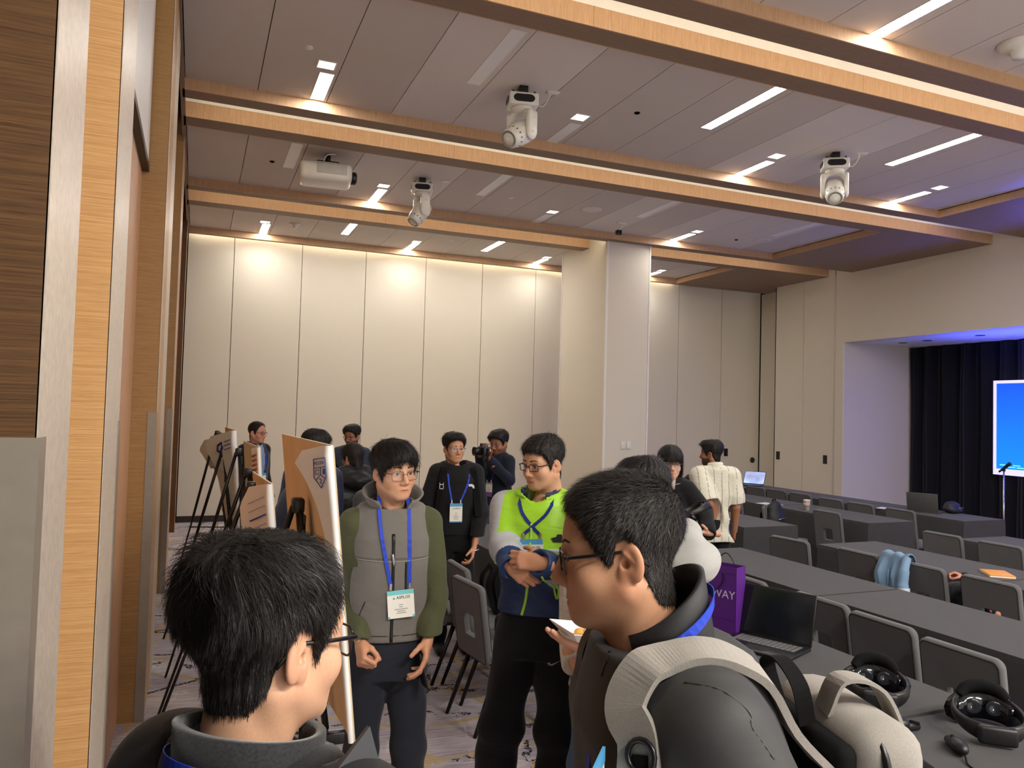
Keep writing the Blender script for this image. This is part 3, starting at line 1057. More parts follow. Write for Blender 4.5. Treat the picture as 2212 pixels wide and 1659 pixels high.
def headset(loc, rz, label):
    e = empty('vr_headset', loc, rz, label, 'headset')
    e.scale = (1.12, 1.15, 1.05)
    pts, zs = [], []
    for q in np.linspace(0, 2*math.pi, 40, False):
        a = 0.098
        b = 0.115
        z = 0.062+0.022*math.sin(q)
        pts.append((a*math.cos(q), b*math.sin(q), z))
    R = [0.021+0.010*max(0, -math.sin(q))**2 for q in np.linspace(0, 2*math.pi, 40, False)]
    ring = MB()
    vs, fs = [], []
    n = 10
    for i, p in enumerate(pts):
        q = 2*math.pi*i/40
        out = np.array([math.cos(q), math.sin(q), 0])
        for j in range(n):
            t = 2*math.pi*j/n
            vs.append(np.array(p)+out*math.cos(t)*0.0085+np.array([0, 0, 1])*math.sin(t)*R[i])
    for i in range(40):
        for j in range(n):
            fs.append((i*n+j, ((i+1) % 40)*n+j, ((i+1) % 40)*n+(j+1) % n, i*n+(j+1) % n))
    ring.add(vs, fs, True)
    ring.build('halo_strap', M['bodyblk'], e)
    # visor at +y
    v = MB()
    prof = []
    for i, q in enumerate(np.linspace(math.radians(20), math.radians(160), 17)):
        prof.append(q)
    vs, fs = [], []
    for q in prof:
        for (ro, z) in ((0.074, 0.098), (0.100, 0.102), (0.128, 0.090), (0.134, 0.06), (0.126, 0.022), (0.100, 0.006), (0.074, 0.012)):
            k = 1-0.35*abs(math.cos(q))**3
            vs.append((ro*0.92*math.cos(q)*1.02, ro*math.sin(q)*1.0+0.012, 0.004+(z-0.01)*k+0.01))
    m = 7
    for i in range(len(prof)-1):
        for j in range(m):
            fs.append((i*m+j, i*m+(j+1) % m, (i+1)*m+(j+1) % m, (i+1)*m+j))
    fs.append(tuple(range(m-1, -1, -1)))
    fs.append(tuple(range((len(prof)-1)*m, len(prof)*m)))
    v.add(vs, fs, True)
    vz = v.build('visor', plain('gloss_black_visor', srgb(16, 17, 22), 0.12), e)
    arc = bez([(-0.07, 0.075, 0.095), (-0.045, 0.09, 0.120), (0, 0.097, 0.130), (0.045, 0.09, 0.120), (0.07, 0.075, 0.095)], 6)
    MB().tube(arc, [0.010+0.006*math.sin(math.pi*i/(len(arc)-1)) for i in range(len(arc))], 10, True, None, ((0, 1, 0.2), 1.5)).build('forehead_pad', M['foamblk'], e)
    for sx in (-1, 1):
        MB().lathe([(0, 0), (0.024, 0), (0.027, 0.018), (0.022, 0.02), (0, 0.012)], 18, RT((sx*0.032, 0.084, 0.062), math.radians(90))).build('lens', plain('lens_glass', srgb(40, 42, 48), 0.08), vz)
    MB().rbox(-0.055, 0.055, -0.128, -0.100, 0.008, 0.070, 0.012, 3).build('rear_pad', M['bodyblk'], e)
    MB().lathe([(0, 0), (0.022, 0), (0.022, 0.012), (0, 0.014)], 18, RT((0, -0.10, 0.04), math.radians(-90))).build('dial', plain('grey_dial', srgb(120, 118, 116), 0.4), e)
    return e


headset((2.575, 2.325, TZ), math.radians(-42), 'black headset on the near table, left of two, next to the backpack')
headset((2.70, 1.945, TZ), math.radians(-42), 'black headset at the right edge, beyond the two controllers')


def controller(loc, rz, label, cord):
    e = empty('vr_controller', loc, rz, label, 'controller')
    MB().ball((0, 0.03, 0.026), (0.026, 0.05, 0.025), 16, 10).build('head', M['bodyblk'], e)
    MB().tube([(0, 0.05, 0.022), (0, -0.01, 0.016), (0, -0.055, 0.015)], [0.020, 0.017, 0.014], 12).build('grip', M['bodyblk'], e)
    MB().tube([(-0.012, -0.05, 0.028), (0.0, -0.02, 0.034)], 0.006, 8).build('trigger', M['foamblk'], e)
    if cord:
        MB().tube(bez([(0, 0.078, 0.012), (0.01, 0.13, 0.004), (-0.02, 0.19, 0.004), (-0.07, 0.24, 0.004)], 8), 0.003, 6).build('wrist_cord', M['foamblk'], e)
    else:
        MB().tube(bez([(0, 0.078, 0.010), (-0.02, 0.095, 0.004), (0.0, 0.115, 0.004), (0.02, 0.10, 0.004), (0.0, 0.082, 0.006)], 6), 0.0025, 6).build('wrist_cord', M['foamblk'], e)
    return e


controller((2.42, 2.06, TZ), math.radians(80), 'black hand controller lying between the two headsets', False)
controller((2.45, 1.885, TZ), math.radians(150), 'black hand controller with a cord below the right headset', True)


def laptop(loc, rz, w, d, ang, base, scr, label, keys=True, name='laptop'):
    e = empty(name, loc, rz, label, 'laptop')
    MB().rbox(-d/2, d/2, -w/2, w/2, 0.001, 0.017, 0.005).build('base', base, e)
    if keys:
        kb = MB()
        for i in range(5):
            for j in range(13):
                x = -d*0.02+i*d*0.085
                y = -w*0.42+j*w*0.065
                kb.box(x, x+d*0.065, y, y+w*0.048, 0.017, 0.0185)
        k_ = kb.build('keyboard', plain('grey_keycaps', srgb(120, 120, 122), 0.5), e)
        k_['kind'] = 'stuff'
        MB().box(-d*0.42, -d*0.12, -w*0.14, w*0.14, 0.017, 0.0175).build('touchpad', plain('pad_grey', srgb(52, 52, 54), 0.3), e)
    T = RT((d/2, 0, 0.016), 0, math.radians(ang))
    lid = MB().rbox(-0.004, 0.004, -w/2, w/2, 0.0, d*0.96, 0.003, 2, T).build('lid', base, e)
    MB().box(-0.0055, -0.004, -w/2+0.008, w/2-0.008, 0.012, d*0.96-0.010, T).build('display', scr, lid)
    return e


M['lapblk'] = plain('laptop_black', srgb(28, 28, 30), 0.4, 0.1)
M['lapgrey'] = plain('laptop_grey', srgb(92, 92, 92), 0.4, 0.3)
M['scr_off'] = plain('dark_glass_panel', srgb(20, 22, 26), 0.14)


def desk_img():
    m, nt, b = new_mat('lit_desktop')
    c = coords(nt, (1, 6, 9))
    n = nd(nt, 'ShaderNodeTexNoise', Scale=1.2, Detail=3.0)
    lk(nt, c, 'Vector', n, 'Vector')
    r = ramp(nt, [(0.35, (0.01, 0.03, 0.12)), (0.55, (0.04, 0.16, 0.52)), (0.7, (0.25, 0.42, 0.75))])
    lk(nt, n, 'Fac', r, 'Fac')
    lk(nt, r, 'Color', b, 'Emission Color')
    b.inputs['Emission Strength'].default_value = 0.8
    return m


laptop((2.60, 3.03, TZ), math.radians(24), 0.38, 0.26, 14, M['lapblk'], M['scr_off'], 'black laptop with a dark screen open on the near table')
laptop((8.62, 7.06, TZ), math.radians(205), 0.36, 0.25, 12, M['lapgrey'], M['scr_off'], 'grey laptop on the last table seen from behind, below the stage', False)
laptop((8.70, 10.48, TZ), math.radians(30), 0.36, 0.25, 28, M['lapblk'], desk_img(), 'laptop with a lit blue screen at the far end of the last table', False)

# purple gift bag with white letters
M['purple'] = plain('purple_paper', srgb(88, 36, 128), 0.45, 0, 0.4, 0.05)
bg = empty('gift_bag', (2.60, 3.36, TZ), math.radians(-66), 'purple paper gift bag with white letters behind the open laptop', 'bag')
bw, bd_, bh = 0.235, 0.10, 0.345
b_ = MB()
for (x0, x1, y0, y1) in ((-bw/2, bw/2, -bd_/2, -bd_/2+0.002), (-bw/2, bw/2, bd_/2-0.002, bd_/2), (-bw/2, -bw/2+0.002, -bd_/2, bd_/2), (bw/2-0.002, bw/2, -bd_/2, bd_/2)):
    b_.box(x0, x1, y0, y1, 0, bh)
b_.box(-bw/2, bw/2, -bd_/2, bd_/2, 0, 0.002)
body = b_.build('body', M['purple'], bg)
for _z in (0.075, bh-0.035):
    MB().box(-bw/2, bw/2, -bd_/2-0.0008, -bd_/2, _z, _z+0.002).build('crease', plain('purple_fold', srgb(70, 28, 104), 0.5), body)
for sy in (-1, 1):
    MB().tube(bez([(-0.05, sy*(bd_/2+0.002), bh-0.03), (-0.045, sy*(bd_/2+0.006), bh+0.01 if sy > 0 else bh-0.08), (0.0, sy*(bd_/2+0.01), bh+0.05 if sy > 0 else bh-0.13), (0.045, sy*(bd_/2+0.006), bh+0.01 if sy > 0 else bh-0.08), (0.05, sy*(bd_/2+0.002), bh-0.03)], 6), 0.003, 6).build('cord_handle', M['black'], bg)


def text(name, s, size, mat, parent, mtx, ext=0.0006, align='CENTER', bold=0.0):
    cu = bpy.data.curves.new(name, 'FONT')
    cu.body = s
    cu.size = size
    cu.extrude = ext
    cu.offset = bold
    cu.align_x = align
    cu.align_y = 'CENTER'
    cu.resolution_u = 2
    tmp = bpy.data.objects.new(name, cu)
    COL.objects.link(tmp)
    dg = bpy.context.evaluated_depsgraph_get()
    dg.update()
    me = bpy.data.meshes.new_from_object(tmp.evaluated_get(dg))
    bpy.data.objects.remove(tmp)
    me.transform(mtx)
    me.materials.clear()
    return link(name, me, mat, parent)


M['ltr'] = plain('pale_print', srgb(205, 190, 220), 0.5)
text('lettering', 'WAY', 0.058, M['ltr'], body, RT((0.045, -bd_/2-0.001, 0.20), math.radians(90)))

# paper cup
cp = empty('paper_cup', (7.10, 7.50, TZ), 0, 'white paper cup on the fourth row table', 'cup')
MB().lathe([(0, 0), (0.031, 0), (0.044, 0.125), (0.046, 0.128), (0.044, 0.131), (0.041, 0.128), (0.030, 0.01), (0, 0.01)], 20).build('cup_wall', plain('cup_paper', srgb(232, 222, 214), 0.6), cp)
MB().lathe([(0.0365, 0.045), (0.041, 0.09), (0.0405, 0.0905), (0.036, 0.0455)], 20).build('printed_band', plain('cup_print', srgb(206, 180, 166), 0.6), cp)

bk = empty('orange_book', (5.60, 3.97, TZ), math.radians(-38), 'orange covered book on the third row table', 'book')
MB().rbox(-0.085, 0.085, -0.125, 0.125, 0.014, 0.017, 0.001).rbox(-0.085, 0.085, -0.125, 0.125, 0.0, 0.003, 0.001).build('cover', plain('orange_card', srgb(232, 160, 62), 0.5), bk)
MB().box(-0.083, 0.083, -0.122, 0.122, 0.003, 0.014).build('pages', M['white'], bk)


def paper(loc, rz, label):
    o = MB().add([(-0.105, -0.148, 0.001), (0.105, -0.148, 0.001), (0.105, 0.148, 0.004), (-0.105, 0.148, 0.001), (-0.105, -0.148, 0), (0.105, -0.148, 0), (0.105, 0.148, 0.003), (-0.105, 0.148, 0)],
                 [(0, 1, 2, 3), (7, 6, 5, 4), (0, 4, 5, 1), (1, 5, 6, 2), (2, 6, 7, 3), (3, 7, 4, 0)]).build('sheet_of_paper', M['white'])
    o.location = loc
    o.rotation_euler = (0, 0, rz)
    tag(o, label, 'paper')


paper((8.42, 7.42, TZ), 0.4, 'white sheet of paper left of the dark laptop on the last table')
paper((7.08, 8.15, TZ), 0.2, 'white sheet of paper left of the paper cup')

# microphone stand beside the stage
ms = empty('microphone_stand', (9.75, 6.83, 0), 0, 'chrome microphone stand with a black microphone below the stage screen', 'microphone')
MB().lathe([(0, 0), (0.13, 0), (0.13, 0.015), (0.03, 0.03), (0, 0.03)], 24).build('round_base', M['blackm'], ms)
MB().tube([(0, 0, 0.02), (0, 0, 1.30)], 0.0105, 10).build('pole', M['chrome'], ms)
mt = RT((0, 0, 1.33), 0, 0, math.radians(63)) @ RT((0, 0, 0), 0, math.radians(26))
mic = MB().tube([(-0.02, 0, 0), (0.12, 0, 0)], [0.017, 0.012], 12, True, mt).tube([(-0.13, 0, 0), (-0.02, 0, 0)], [0.021, 0.021], 12, True, mt).ball((-0.14, 0, 0), 0.026, 12, 8, mt).build('microphone', M['bodyblk'], ms)
MB().rbox(-0.012, 0.012, -0.018, 0.018, 1.29, 1.33, 0.004).build('clip', M['black'], ms)

# ================================================================ poster boards on easels along the left wall
M['board'] = plain('tan_foamboard', srgb(232, 206, 166), 0.8, 0, 0.2, 0.06, 8)
M['boardw'] = plain('foam_edge', srgb(238, 232, 220), 0.8)
M['paper'] = plain('poster_paper', srgb(242, 242, 240), 0.35, 0, 0.35, 0.015, 6)
M['inkb'] = plain('blue_print', srgb(52, 74, 156), 0.6)
M['inkr'] = plain('red_print', srgb(206, 90, 70), 0.6)
M['inkbr'] = plain('brown_print', srgb(176, 96, 54), 0.6)


def easel(Y, head, spread, rear, label, foot_x=0.20):
    """black tripod display easel facing the room (+X)"""
    hx, hz = head
    e = empty('easel', (hx, Y, 0), 0, label, 'easel', 'black folding easels')
    MB().rbox(-0.022, 0.022, -0.030, 0.030, hz-0.045, hz+0.010, 0.010, 3).build('head', M['black'], e)
    for s in (-1, 1):
        MB().tube([(0.004, s*0.018, hz-0.02), (foot_x*0.5, s*spread*0.5, hz*0.5)], 0.0115, 8).tube([(foot_x*0.5, s*spread*0.5, hz*0.5), (foot_x, s*spread, 0.0)], 0.008, 8).build('leg', M['blackm'], e)
        t = 0.52
        MB().rbox(-0.02, 0.05, -0.014, 0.014, -0.02, 0.02, 0.004, 2, RT((foot_x*t+0.01, s*spread*t, hz*(1-t)))).build('peg', M['black'], e)
    rx, ry = rear
    MB().tube([(-0.015, 0, hz-0.02), (rx*0.5, ry*0.5, hz*0.5)], 0.0115, 8).tube([(rx*0.5, ry*0.5, hz*0.5), (rx, ry, 0.0)], 0.008, 8).build('leg', M['blackm'], e)
    MB().tube([(foot_x*0.55, -spread*0.55, hz*0.45), (foot_x*0.55, spread*0.55, hz*0.45)], 0.005, 6).build('crossbar', M['blackm'], e)
    MB().tube([(foot_x*0.55, 0, hz*0.45), (rx*0.55, ry*0.55, hz*0.45)], 0.005, 6).build('crossbar', M['blackm'], e)
    MB().rbox(-0.004, 0.006, -0.02, 0.05, hz-0.24, hz-0.05, 0.002, 1, RT((0.02, -0.02, 0))).build('clamp_plate', M['black'], e)
    return e


def poster(y0, y1, x_top, x_bot, z0, z1, label, flap=None, dx=-0.05):
    """board leaning on an easel; the print faces +X; flap = how far the loose sheet wraps round the near edge to the back, by height"""
    e = empty('poster_board', ((x_top+x_bot)/2, (y0+y1)/2, z0), 0, label, 'poster', 'poster boards along the left wall')
    def X(z, y):
        t = (z-z0)/(z1-z0)
        return x_bot+(x_top-x_bot)*t+dx*(y-y0)/(y1-y0)
    th = 0.008
    c = []
    for (y, z) in ((y0, z0), (y1, z0), (y1, z1), (y0, z1)):
        c.append((X(z, y), y, z))
    vs = c+[(a+th, b, d) for a, b, d in c]
    MB().add(vs, [(3, 2, 1, 0), (4, 5, 6, 7), (0, 1, 5, 4), (1, 2, 6, 5), (2, 3, 7, 6), (3, 0, 4, 7)]).build('board', M['board'], e, False)
    ed = [(a-0.001, b, d+0.0005) for a, b, d in (c[3], c[2])]
    MB().add([(c[3][0], y0, z1), (c[2][0], y1, z1), (c[2][0]+th, y1, z1), (c[3][0]+th, y0, z1), (c[3][0], y0, z1+0.001), (c[2][0], y1, z1+0.001), (c[2][0]+th, y1, z1+0.001), (c[3][0]+th, y0, z1+0.001)], [(0, 1, 5, 4), (4, 5, 6, 7), (1, 2, 6, 5), (2, 3, 7, 6), (3, 0, 4, 7)]).build('foam_edge', M['boardw'], e, False)
    # sheet on the front, running past the near edge and round to the back
    nz, nu = 26, 22
    vs, fs = [], []
    fl = flap or (lambda t: 0.0)
    pts = {}
    for i in range(nz+1):
        t = i/nz
        z = z1-(z1-z0)*t
        w = fl(t)
        for j in range(nu+1):
            s = j/nu
            q = w*s
            r = 0.016+0.05*w
            a = min(q/r, math.pi)                       # first round the edge, then off along the back
            y = y0-0.002-math.sin(a)*r*0.55
            x = X(z, y0)+th/2-(1-math.cos(a))*r*0.5
            rest = max(0, q-math.pi*r)
            y = y+rest*0.94
            x = x-rest*0.28-0.2*rest**2
            zz = z-0.30*rest*max(0, 0.5-t)*0+(-0.16*rest if t < 0.35 else 0)
            pts[(i, j)] = (x, y, zz)
            vs.append((x, y, zz))
    for i in range(nz):
        for j in range(nu):
            a = i*(nu+1)+j
            fs.append((a, a+1, a+nu+2, a+nu+1))
    MB().add(vs, fs, True).build('loose_sheet', M['paper'], e, False)
    f = [(X(z, y)+th+0.001, y, z) for (y, z) in ((y0, z0), (y1, z0), (y1, z1), (y0, z1))]
    MB().add(f+[(a+0.0006, b, d) for a, b, d in f], [(3, 2, 1, 0), (4, 5, 6, 7), (0, 1, 5, 4), (1, 2, 6, 5), (2, 3, 7, 6), (3, 0, 4, 7)]).build('front_sheet', M['paper'], e, False)

    def on(u, t):
        """point on the loose sheet, u metres round from the edge, t down"""
        i = min(max(t, 0), 1)*nz
        i0 = min(int(i), nz-1)
        w = max(fl(t), 1e-3)
        j = min(u/w, 1)*nu
        j0 = min(int(j), nu-1)
        g = lambda a, b: np.array(pts[(a, b)])
        fi, fj = i-i0, j-j0
        return (g(i0, j0)*(1-fi)*(1-fj)+g(i0+1, j0)*fi*(1-fj)+g(i0, j0+1)*(1-fi)*fj+g(i0+1, j0+1)*fi*fj)+np.array([-0.003, -0.001, 0])
    return e, on


def mark(e, on, path, mat, r=0.0022, name='print'):
    MB().tube([on(u, t) for u, t in path], r, 5, True).build(name, mat, e, False)


def fl1(t):
    return float(np.interp(t, [0, 0.035, 0.10, 0.2, 0.3, 0.5, 1.0], [0.24, 0.30, 0.23, 0.16, 0.12, 0.08, 0.05]))


e1, on1 = poster(2.46, 3.45, 0.40, 0.50, 0.82, 1.752, 'large poster board with a curling white sheet and blue shield crest, beside the vest man', fl1)
# crest: shield with a motto bar and three fields
cu, ct, w, h = 0.115, 0.040, 0.045, 0.100
mark(e1, on1, [(cu+w, ct), (cu-w, ct), (cu-w, ct+h*0.62), (cu, ct+h), (cu+w, ct+h*0.62), (cu+w, ct)], M['inkb'], 0.0016, 'crest')
mark(e1, on1, [(cu+w, ct+h*0.30), (cu-w, ct+h*0.30)], M['inkb'], 0.0013, 'crest')
mark(e1, on1, [(cu, ct+h*0.30), (cu, ct+h*0.55), (cu+w*0.8, ct+h*0.72)], M['inkb'], 0.0013, 'crest')
mark(e1, on1, [(cu, ct+h*0.55), (cu-w*0.8, ct+h*0.72)], M['inkb'], 0.0013, 'crest')
mark(e1, on1, [(cu+w*0.75, ct+h*0.38), (cu+w*0.30, ct+h*0.38), (cu+w*0.30, ct+h*0.52), (cu+w*0.75, ct+h*0.52), (cu+w*0.75, ct+h*0.38)], M['inkb'], 0.0012, 'crest')
mark(e1, on1, [(cu-w*0.5, ct+h*0.38), (cu-w*0.5, ct+h*0.55)], M['inkb'], 0.003, 'crest')
mark(e1, on1, [(cu+w*0.2, ct+h*0.68), (cu-w*0.1, ct+h*0.74), (cu+w*0.15, ct+h*0.80), (cu-w*0.05, ct+h*0.86)], M['inkb'], 0.0016, 'crest')
pa, pb, pc_ = on1(cu+w*0.9, ct+h*0.16), on1(cu-w*0.9, ct+h*0.16), on1(cu+w*0.9, ct+h*0.02)
ux = nrm(pb-pa)
uz = nrm(pc_-pa-ux*((pc_-pa) @ ux))
text('motto', 'MELIORA', 0.0165, M['inkb'], e1, Matrix.Identity(4), 0.0002)
mo = [o for o in e1.children if o.name.startswith('motto')][0]
mo.data.transform(frame((pa+pb)/2+np.array([-0.002, 0, 0]), ux, uz, np.cross(ux, uz)))
mo.matrix_parent_inverse = world_of(e1).inverted()
easel(2.90, (0.36, 1.53), 0.36, (-0.46, 0.05), 'black easel behind the crest poster, its head nearest the camera')

e2, on2 = poster(3.95, 4.85, 0.36, 0.45, 0.62, 1.49, 'poster board with blue and red print behind the left man\'s hair', lambda t: float(np.interp(t, [0, 0.1, 1], [0.30, 0.42, 0.40])))
for k in range(7):
    mark(e2, on2, [(0.33-0.01*k, 0.10+0.05*k), (0.12, 0.07+0.05*k)], M['inkb'], 0.0012 if k != 2 else 0.004)
mark(e2, on2, [(0.30, 0.62), (0.14, 0.42)], M['inkr'], 0.006)
mark(e2, on2, [(0.22, 0.62), (0.12, 0.55)], M['inkb'], 0.006)
easel(4.30, (0.29, 1.46), 0.36, (-0.46, 0.22), 'black easel leaning behind the print with blue lines')
easel(4.72, (0.30, 1.50), 0.36, (-0.44, 0.30), 'black easel in the second pair, just beyond the blue lined print')

e3, on3 = poster(5.30, 6.20, 0.40, 0.47, 0.72, 1.60, 'poster board with brown pictures, seen edge on before the cardigan man', lambda t: 0.16)
for k in range(5):
    mark(e3, on3, [(0.14, 0.06+0.035*k), (0.06, 0.05+0.035*k)], M['inkbr'], 0.008)
easel(5.55, (0.285, 1.57), 0.36, (-0.40, 0.25), 'slender black easel, third from the camera')
e4, on4 = poster(6.35, 7.25, 0.30, 0.36, 0.80, 1.675, 'curled poster with a navy logo on white at the far left', lambda t: float(np.interp(t, [0, 0.1, 0.45, 1], [0.52, 0.62, 0.30, 0.12])))
mark(e4, on4, [(0.40, 0.10), (0.33, 0.085), (0.31, 0.13), (0.35, 0.17), (0.40, 0.15), (0.40, 0.10)], plain('navy_logo', srgb(30, 44, 110), 0.5), 0.010, 'logo')
for k in range(3):
    mark(e4, on4, [(0.28, 0.085+0.035*k), (0.14, 0.08+0.035*k)], M['inkb'], 0.003)
easel(6.55, (0.22, 1.50), 0.36, (-0.38, 0.20), 'slender black easel, fourth from the camera')
e5, on5 = poster(7.45, 8.35, 0.28, 0.34, 0.80, 1.60, 'curled tan poster sheet farthest along the left wall', lambda t: float(np.interp(t, [0, 0.1, 0.5, 1], [0.55, 0.66, 0.30, 0.12])))
easel(7.70, (0.20, 1.62), 0.36, (-0.36, 0.15), 'slender black easel, farthest along the left wall')

# ================================================================ sculpting toolkit: signed distances meshed on a grid
def surface_nets(vol, lo, h):
    nx, ny, nz = vol.shape
    s = vol < 0
    cnt_in = np.zeros((nx-1, ny-1, nz-1), np.int8)
    for i in (0, 1):
        for j in (0, 1):
            for k in (0, 1):
                cnt_in += s[i:nx-1+i, j:ny-1+j, k:nz-1+k]
    cell = (cnt_in > 0) & (cnt_in < 8)
    ijk = np.argwhere(cell)
    idx = np.full(cell.shape, -1, np.int32)
    idx[cell] = np.arange(len(ijk))
    acc = np.zeros((len(ijk), 3))
    cnt = np.zeros(len(ijk))
    offs = [(i, j, k) for i in (0, 1) for j in (0, 1) for k in (0, 1)]
    cv = [vol[ijk[:, 0]+o[0], ijk[:, 1]+o[1], ijk[:, 2]+o[2]] for o in offs]
    for a in range(8):
        for b in range(a+1, 8):
            oa, ob = np.array(offs[a]), np.array(offs[b])
            if np.abs(oa-ob).sum() != 1:
                continue
            m = (cv[a] < 0) != (cv[b] < 0)
            t = cv[a][m]/(cv[a][m]-cv[b][m])
            acc[m] += oa+t[:, None]*(ob-oa)
            cnt[m] += 1
    P = (ijk+acc/cnt[:, None])*h+np.asarray(lo)
    quads = []
    for ax in range(3):
        u, w = (ax+1) % 3, (ax+2) % 3
        sl0 = [slice(1, -1)]*3
        sl1 = [slice(1, -1)]*3
        sl0[ax] = slice(0, -1)
        sl1[ax] = slice(1, None)
        a, b = s[tuple(sl0)], s[tuple(sl1)]
        e = np.argwhere(a != b)
        if not len(e):
            continue
        ins = a[e[:, 0], e[:, 1], e[:, 2]]
        e = e.copy()
        e[:, u] += 1
        e[:, w] += 1
        q = []
        for du, dw in ((-1, -1), (0, -1), (0, 0), (-1, 0)):
            c = e.copy()
            c[:, u] += du
            c[:, w] += dw
            q.append(idx[c[:, 0], c[:, 1], c[:, 2]])
        q = np.stack(q, 1)
        q[~ins] = q[~ins][:, ::-1]
        quads.append(q)
    return P, np.concatenate(quads)


def smin(a, b, k):
    if k <= 0:
        return np.minimum(a, b)
    h = np.clip(0.5+0.5*(b-a)/k, 0, 1)
    return b+(a-b)*h-k*h*(1-h)


class Field:
    def __init__(self, lo, hi, h):
        self.lo = np.asarray(lo, float)
        self.h = h
        self.n = np.ceil((np.asarray(hi)-self.lo)/h).astype(int)+1
        self.v = np.full(self.n, 1.0, np.float32)

    def sub(self, lo, hi):
        a = np.clip(np.floor((np.asarray(lo)-self.lo)/self.h).astype(int), 0, self.n)
        b = np.clip(np.ceil((np.asarray(hi)-self.lo)/self.h).astype(int)+1, 0, self.n)
        sl = tuple(slice(p, q) for p, q in zip(a, b))
        ax = [self.lo[i]+self.h*np.arange(a[i], b[i]) for i in range(3)]
        return sl, ax[0][:, None, None], ax[1][None, :, None], ax[2][None, None, :]

    def op(self, fn, lo, hi, k=0.01, mode='u', off=0.0):
        m = k+2.5*self.h+0.005
        sl, X, Y, Z = self.sub(np.asarray(lo)-m, np.asarray(hi)+m)
        if min(q.stop-q.start for q in sl) <= 0:
            return self
        d = (fn(X, Y, Z)-off).astype(np.float32)
        c = self.v[sl]
        if mode == 'u':
            self.v[sl] = smin(c, d, k)
        elif mode == 's':
            self.v[sl] = -smin(-c, d, k)
        return self

    # shapes
    def cap(self, a, b, ra, rb=None, k=0.02, mode='u', sq=None):
        """round cone from a to b; sq=(unit direction, factor) makes it that much thinner along a direction"""
        rb = ra if rb is None else rb
        a, b = np.asarray(a, float), np.asarray(b, float)
        ba = b-a
        L = max(ba@ba, 1e-12)

        def fn(X, Y, Z):
            px, py, pz = X-a[0], Y-a[1], Z-a[2]
            t = np.clip((px*ba[0]+py*ba[1]+pz*ba[2])/L, 0, 1)
            dx, dy, dz = px-ba[0]*t, py-ba[1]*t, pz-ba[2]*t
            d2 = dx*dx+dy*dy+dz*dz
            if sq is not None:
                n, f = sq
                c = dx*n[0]+dy*n[1]+dz*n[2]
                d2 = d2+c*c*(1/f**2-1)
            return np.sqrt(d2)-(ra+(rb-ra)*t)
        r = max(ra, rb)
        return self.op(fn, np.minimum(a, b)-r, np.maximum(a, b)+r, k, mode)

    def ell(self, c, r, R=None, k=0.02, mode='u'):
        c, r = np.asarray(c, float), np.asarray(r, float)

        def fn(X, Y, Z):
            x, y, z = X-c[0], Y-c[1], Z-c[2]
            if R is not None:
                x, y, z = R[0][0]*x+R[0][1]*y+R[0][2]*z, R[1][0]*x+R[1][1]*y+R[1][2]*z, R[2][0]*x+R[2][1]*y+R[2][2]*z
            k0 = np.sqrt((x/r[0])**2+(y/r[1])**2+(z/r[2])**2)
            k1 = np.sqrt((x/r[0]**2)**2+(y/r[1]**2)**2+(z/r[2]**2)**2)
            return k0*(k0-1)/np.maximum(k1, 1e-6)
        m = r if R is None else np.full(3, r.max())
        return self.op(fn, c-m, c+m, k, mode)

    def slices(self, o, ax, sl, n=2.4, k=0.03, lean=0.0, zp=0.9):
        """a trunk given by half-width / half-depth at heights; o origin, ax (right, forward)"""
        zs = [q[0] for q in sl]
        o = np.asarray(o, float)
        r, f = ax
        zm, zM = min(zs), max(zs)
        ra = max(max(q[1], q[2]) for q in sl)+0.06+abs(lean)*0.8

        def fn(X, Y, Z):
            px, py = X-o[0], Y-o[1]
            z = Z-o[2]
            A = np.interp(z, zs, [q[1] for q in sl])
            B = np.interp(z, zs, [q[2] for q in sl])
            C = np.interp(z, zs, [q[3] for q in sl])+lean*np.maximum(z-zp, 0)
            x = np.abs(px*r[0]+py*r[1])/A
            y = np.abs(px*f[0]+py*f[1]-C)/B
            q = (x**n+y**n)**(1/n)
            d = (q-1)*np.minimum(A, B)
            return np.maximum(d, np.maximum(zm-z, z-zM))
        return self.op(fn, o+np.array([-ra, -ra, zm]), o+np.array([ra, ra, zM]), k)

    def cut(self, fn, k=0.004):
        sl, X, Y, Z = self.sub(self.lo, self.lo+self.h*self.n)
        self.v = -smin(-self.v, -(fn(X, Y, Z)+0*self.v).astype(np.float32), k)
        return self

    def wrinkle(self, amp, freq, seed, mask=None):
        rg = np.random.default_rng(seed)
        sl, X, Y, Z = self.sub(self.lo, self.lo+self.h*self.n)
        w = 0
        for _ in range(6):
            d = rg.normal(size=3)
            d[2] *= 1.5
            d = d/np.linalg.norm(d)*freq*rg.uniform(0.6, 1.5)
            d2 = rg.normal(size=3)*freq*0.35
            w = w+np.sin(X*d[0]+Y*d[1]+Z*d[2]+rg.uniform(0, 6)+1.1*np.sin(X*d2[0]+Y*d2[1]+Z*d2[2]))
        w = w/2.5
        if mask is not None:
            w = w*mask(X, Y, Z)
        near = np.abs(self.v) < 0.04
        self.v = np.where(near, self.v+amp*w, self.v).astype(np.float32)
        return self

    def mesh(self):
        v = self.v
        v[0], v[-1] = 1, 1
        v[:, 0], v[:, -1] = 1, 1
        v[:, :, 0], v[:, :, -1] = 1, 1
        return surface_nets(v, self.lo, self.h)

    def val(self, P):
        q = (np.asarray(P)-self.lo)/self.h
        q = np.clip(q, 0, self.n-1.001)
        i = q.astype(int)
        f = q-i
        out = 0
        for a in (0, 1):
            for b in (0, 1):
                for c in (0, 1):
                    w = (f[..., 0] if a else 1-f[..., 0])*(f[..., 1] if b else 1-f[..., 1])*(f[..., 2] if c else 1-f[..., 2])
                    out = out+w*self.v[i[..., 0]+a, i[..., 1]+b, i[..., 2]+c]
        return out

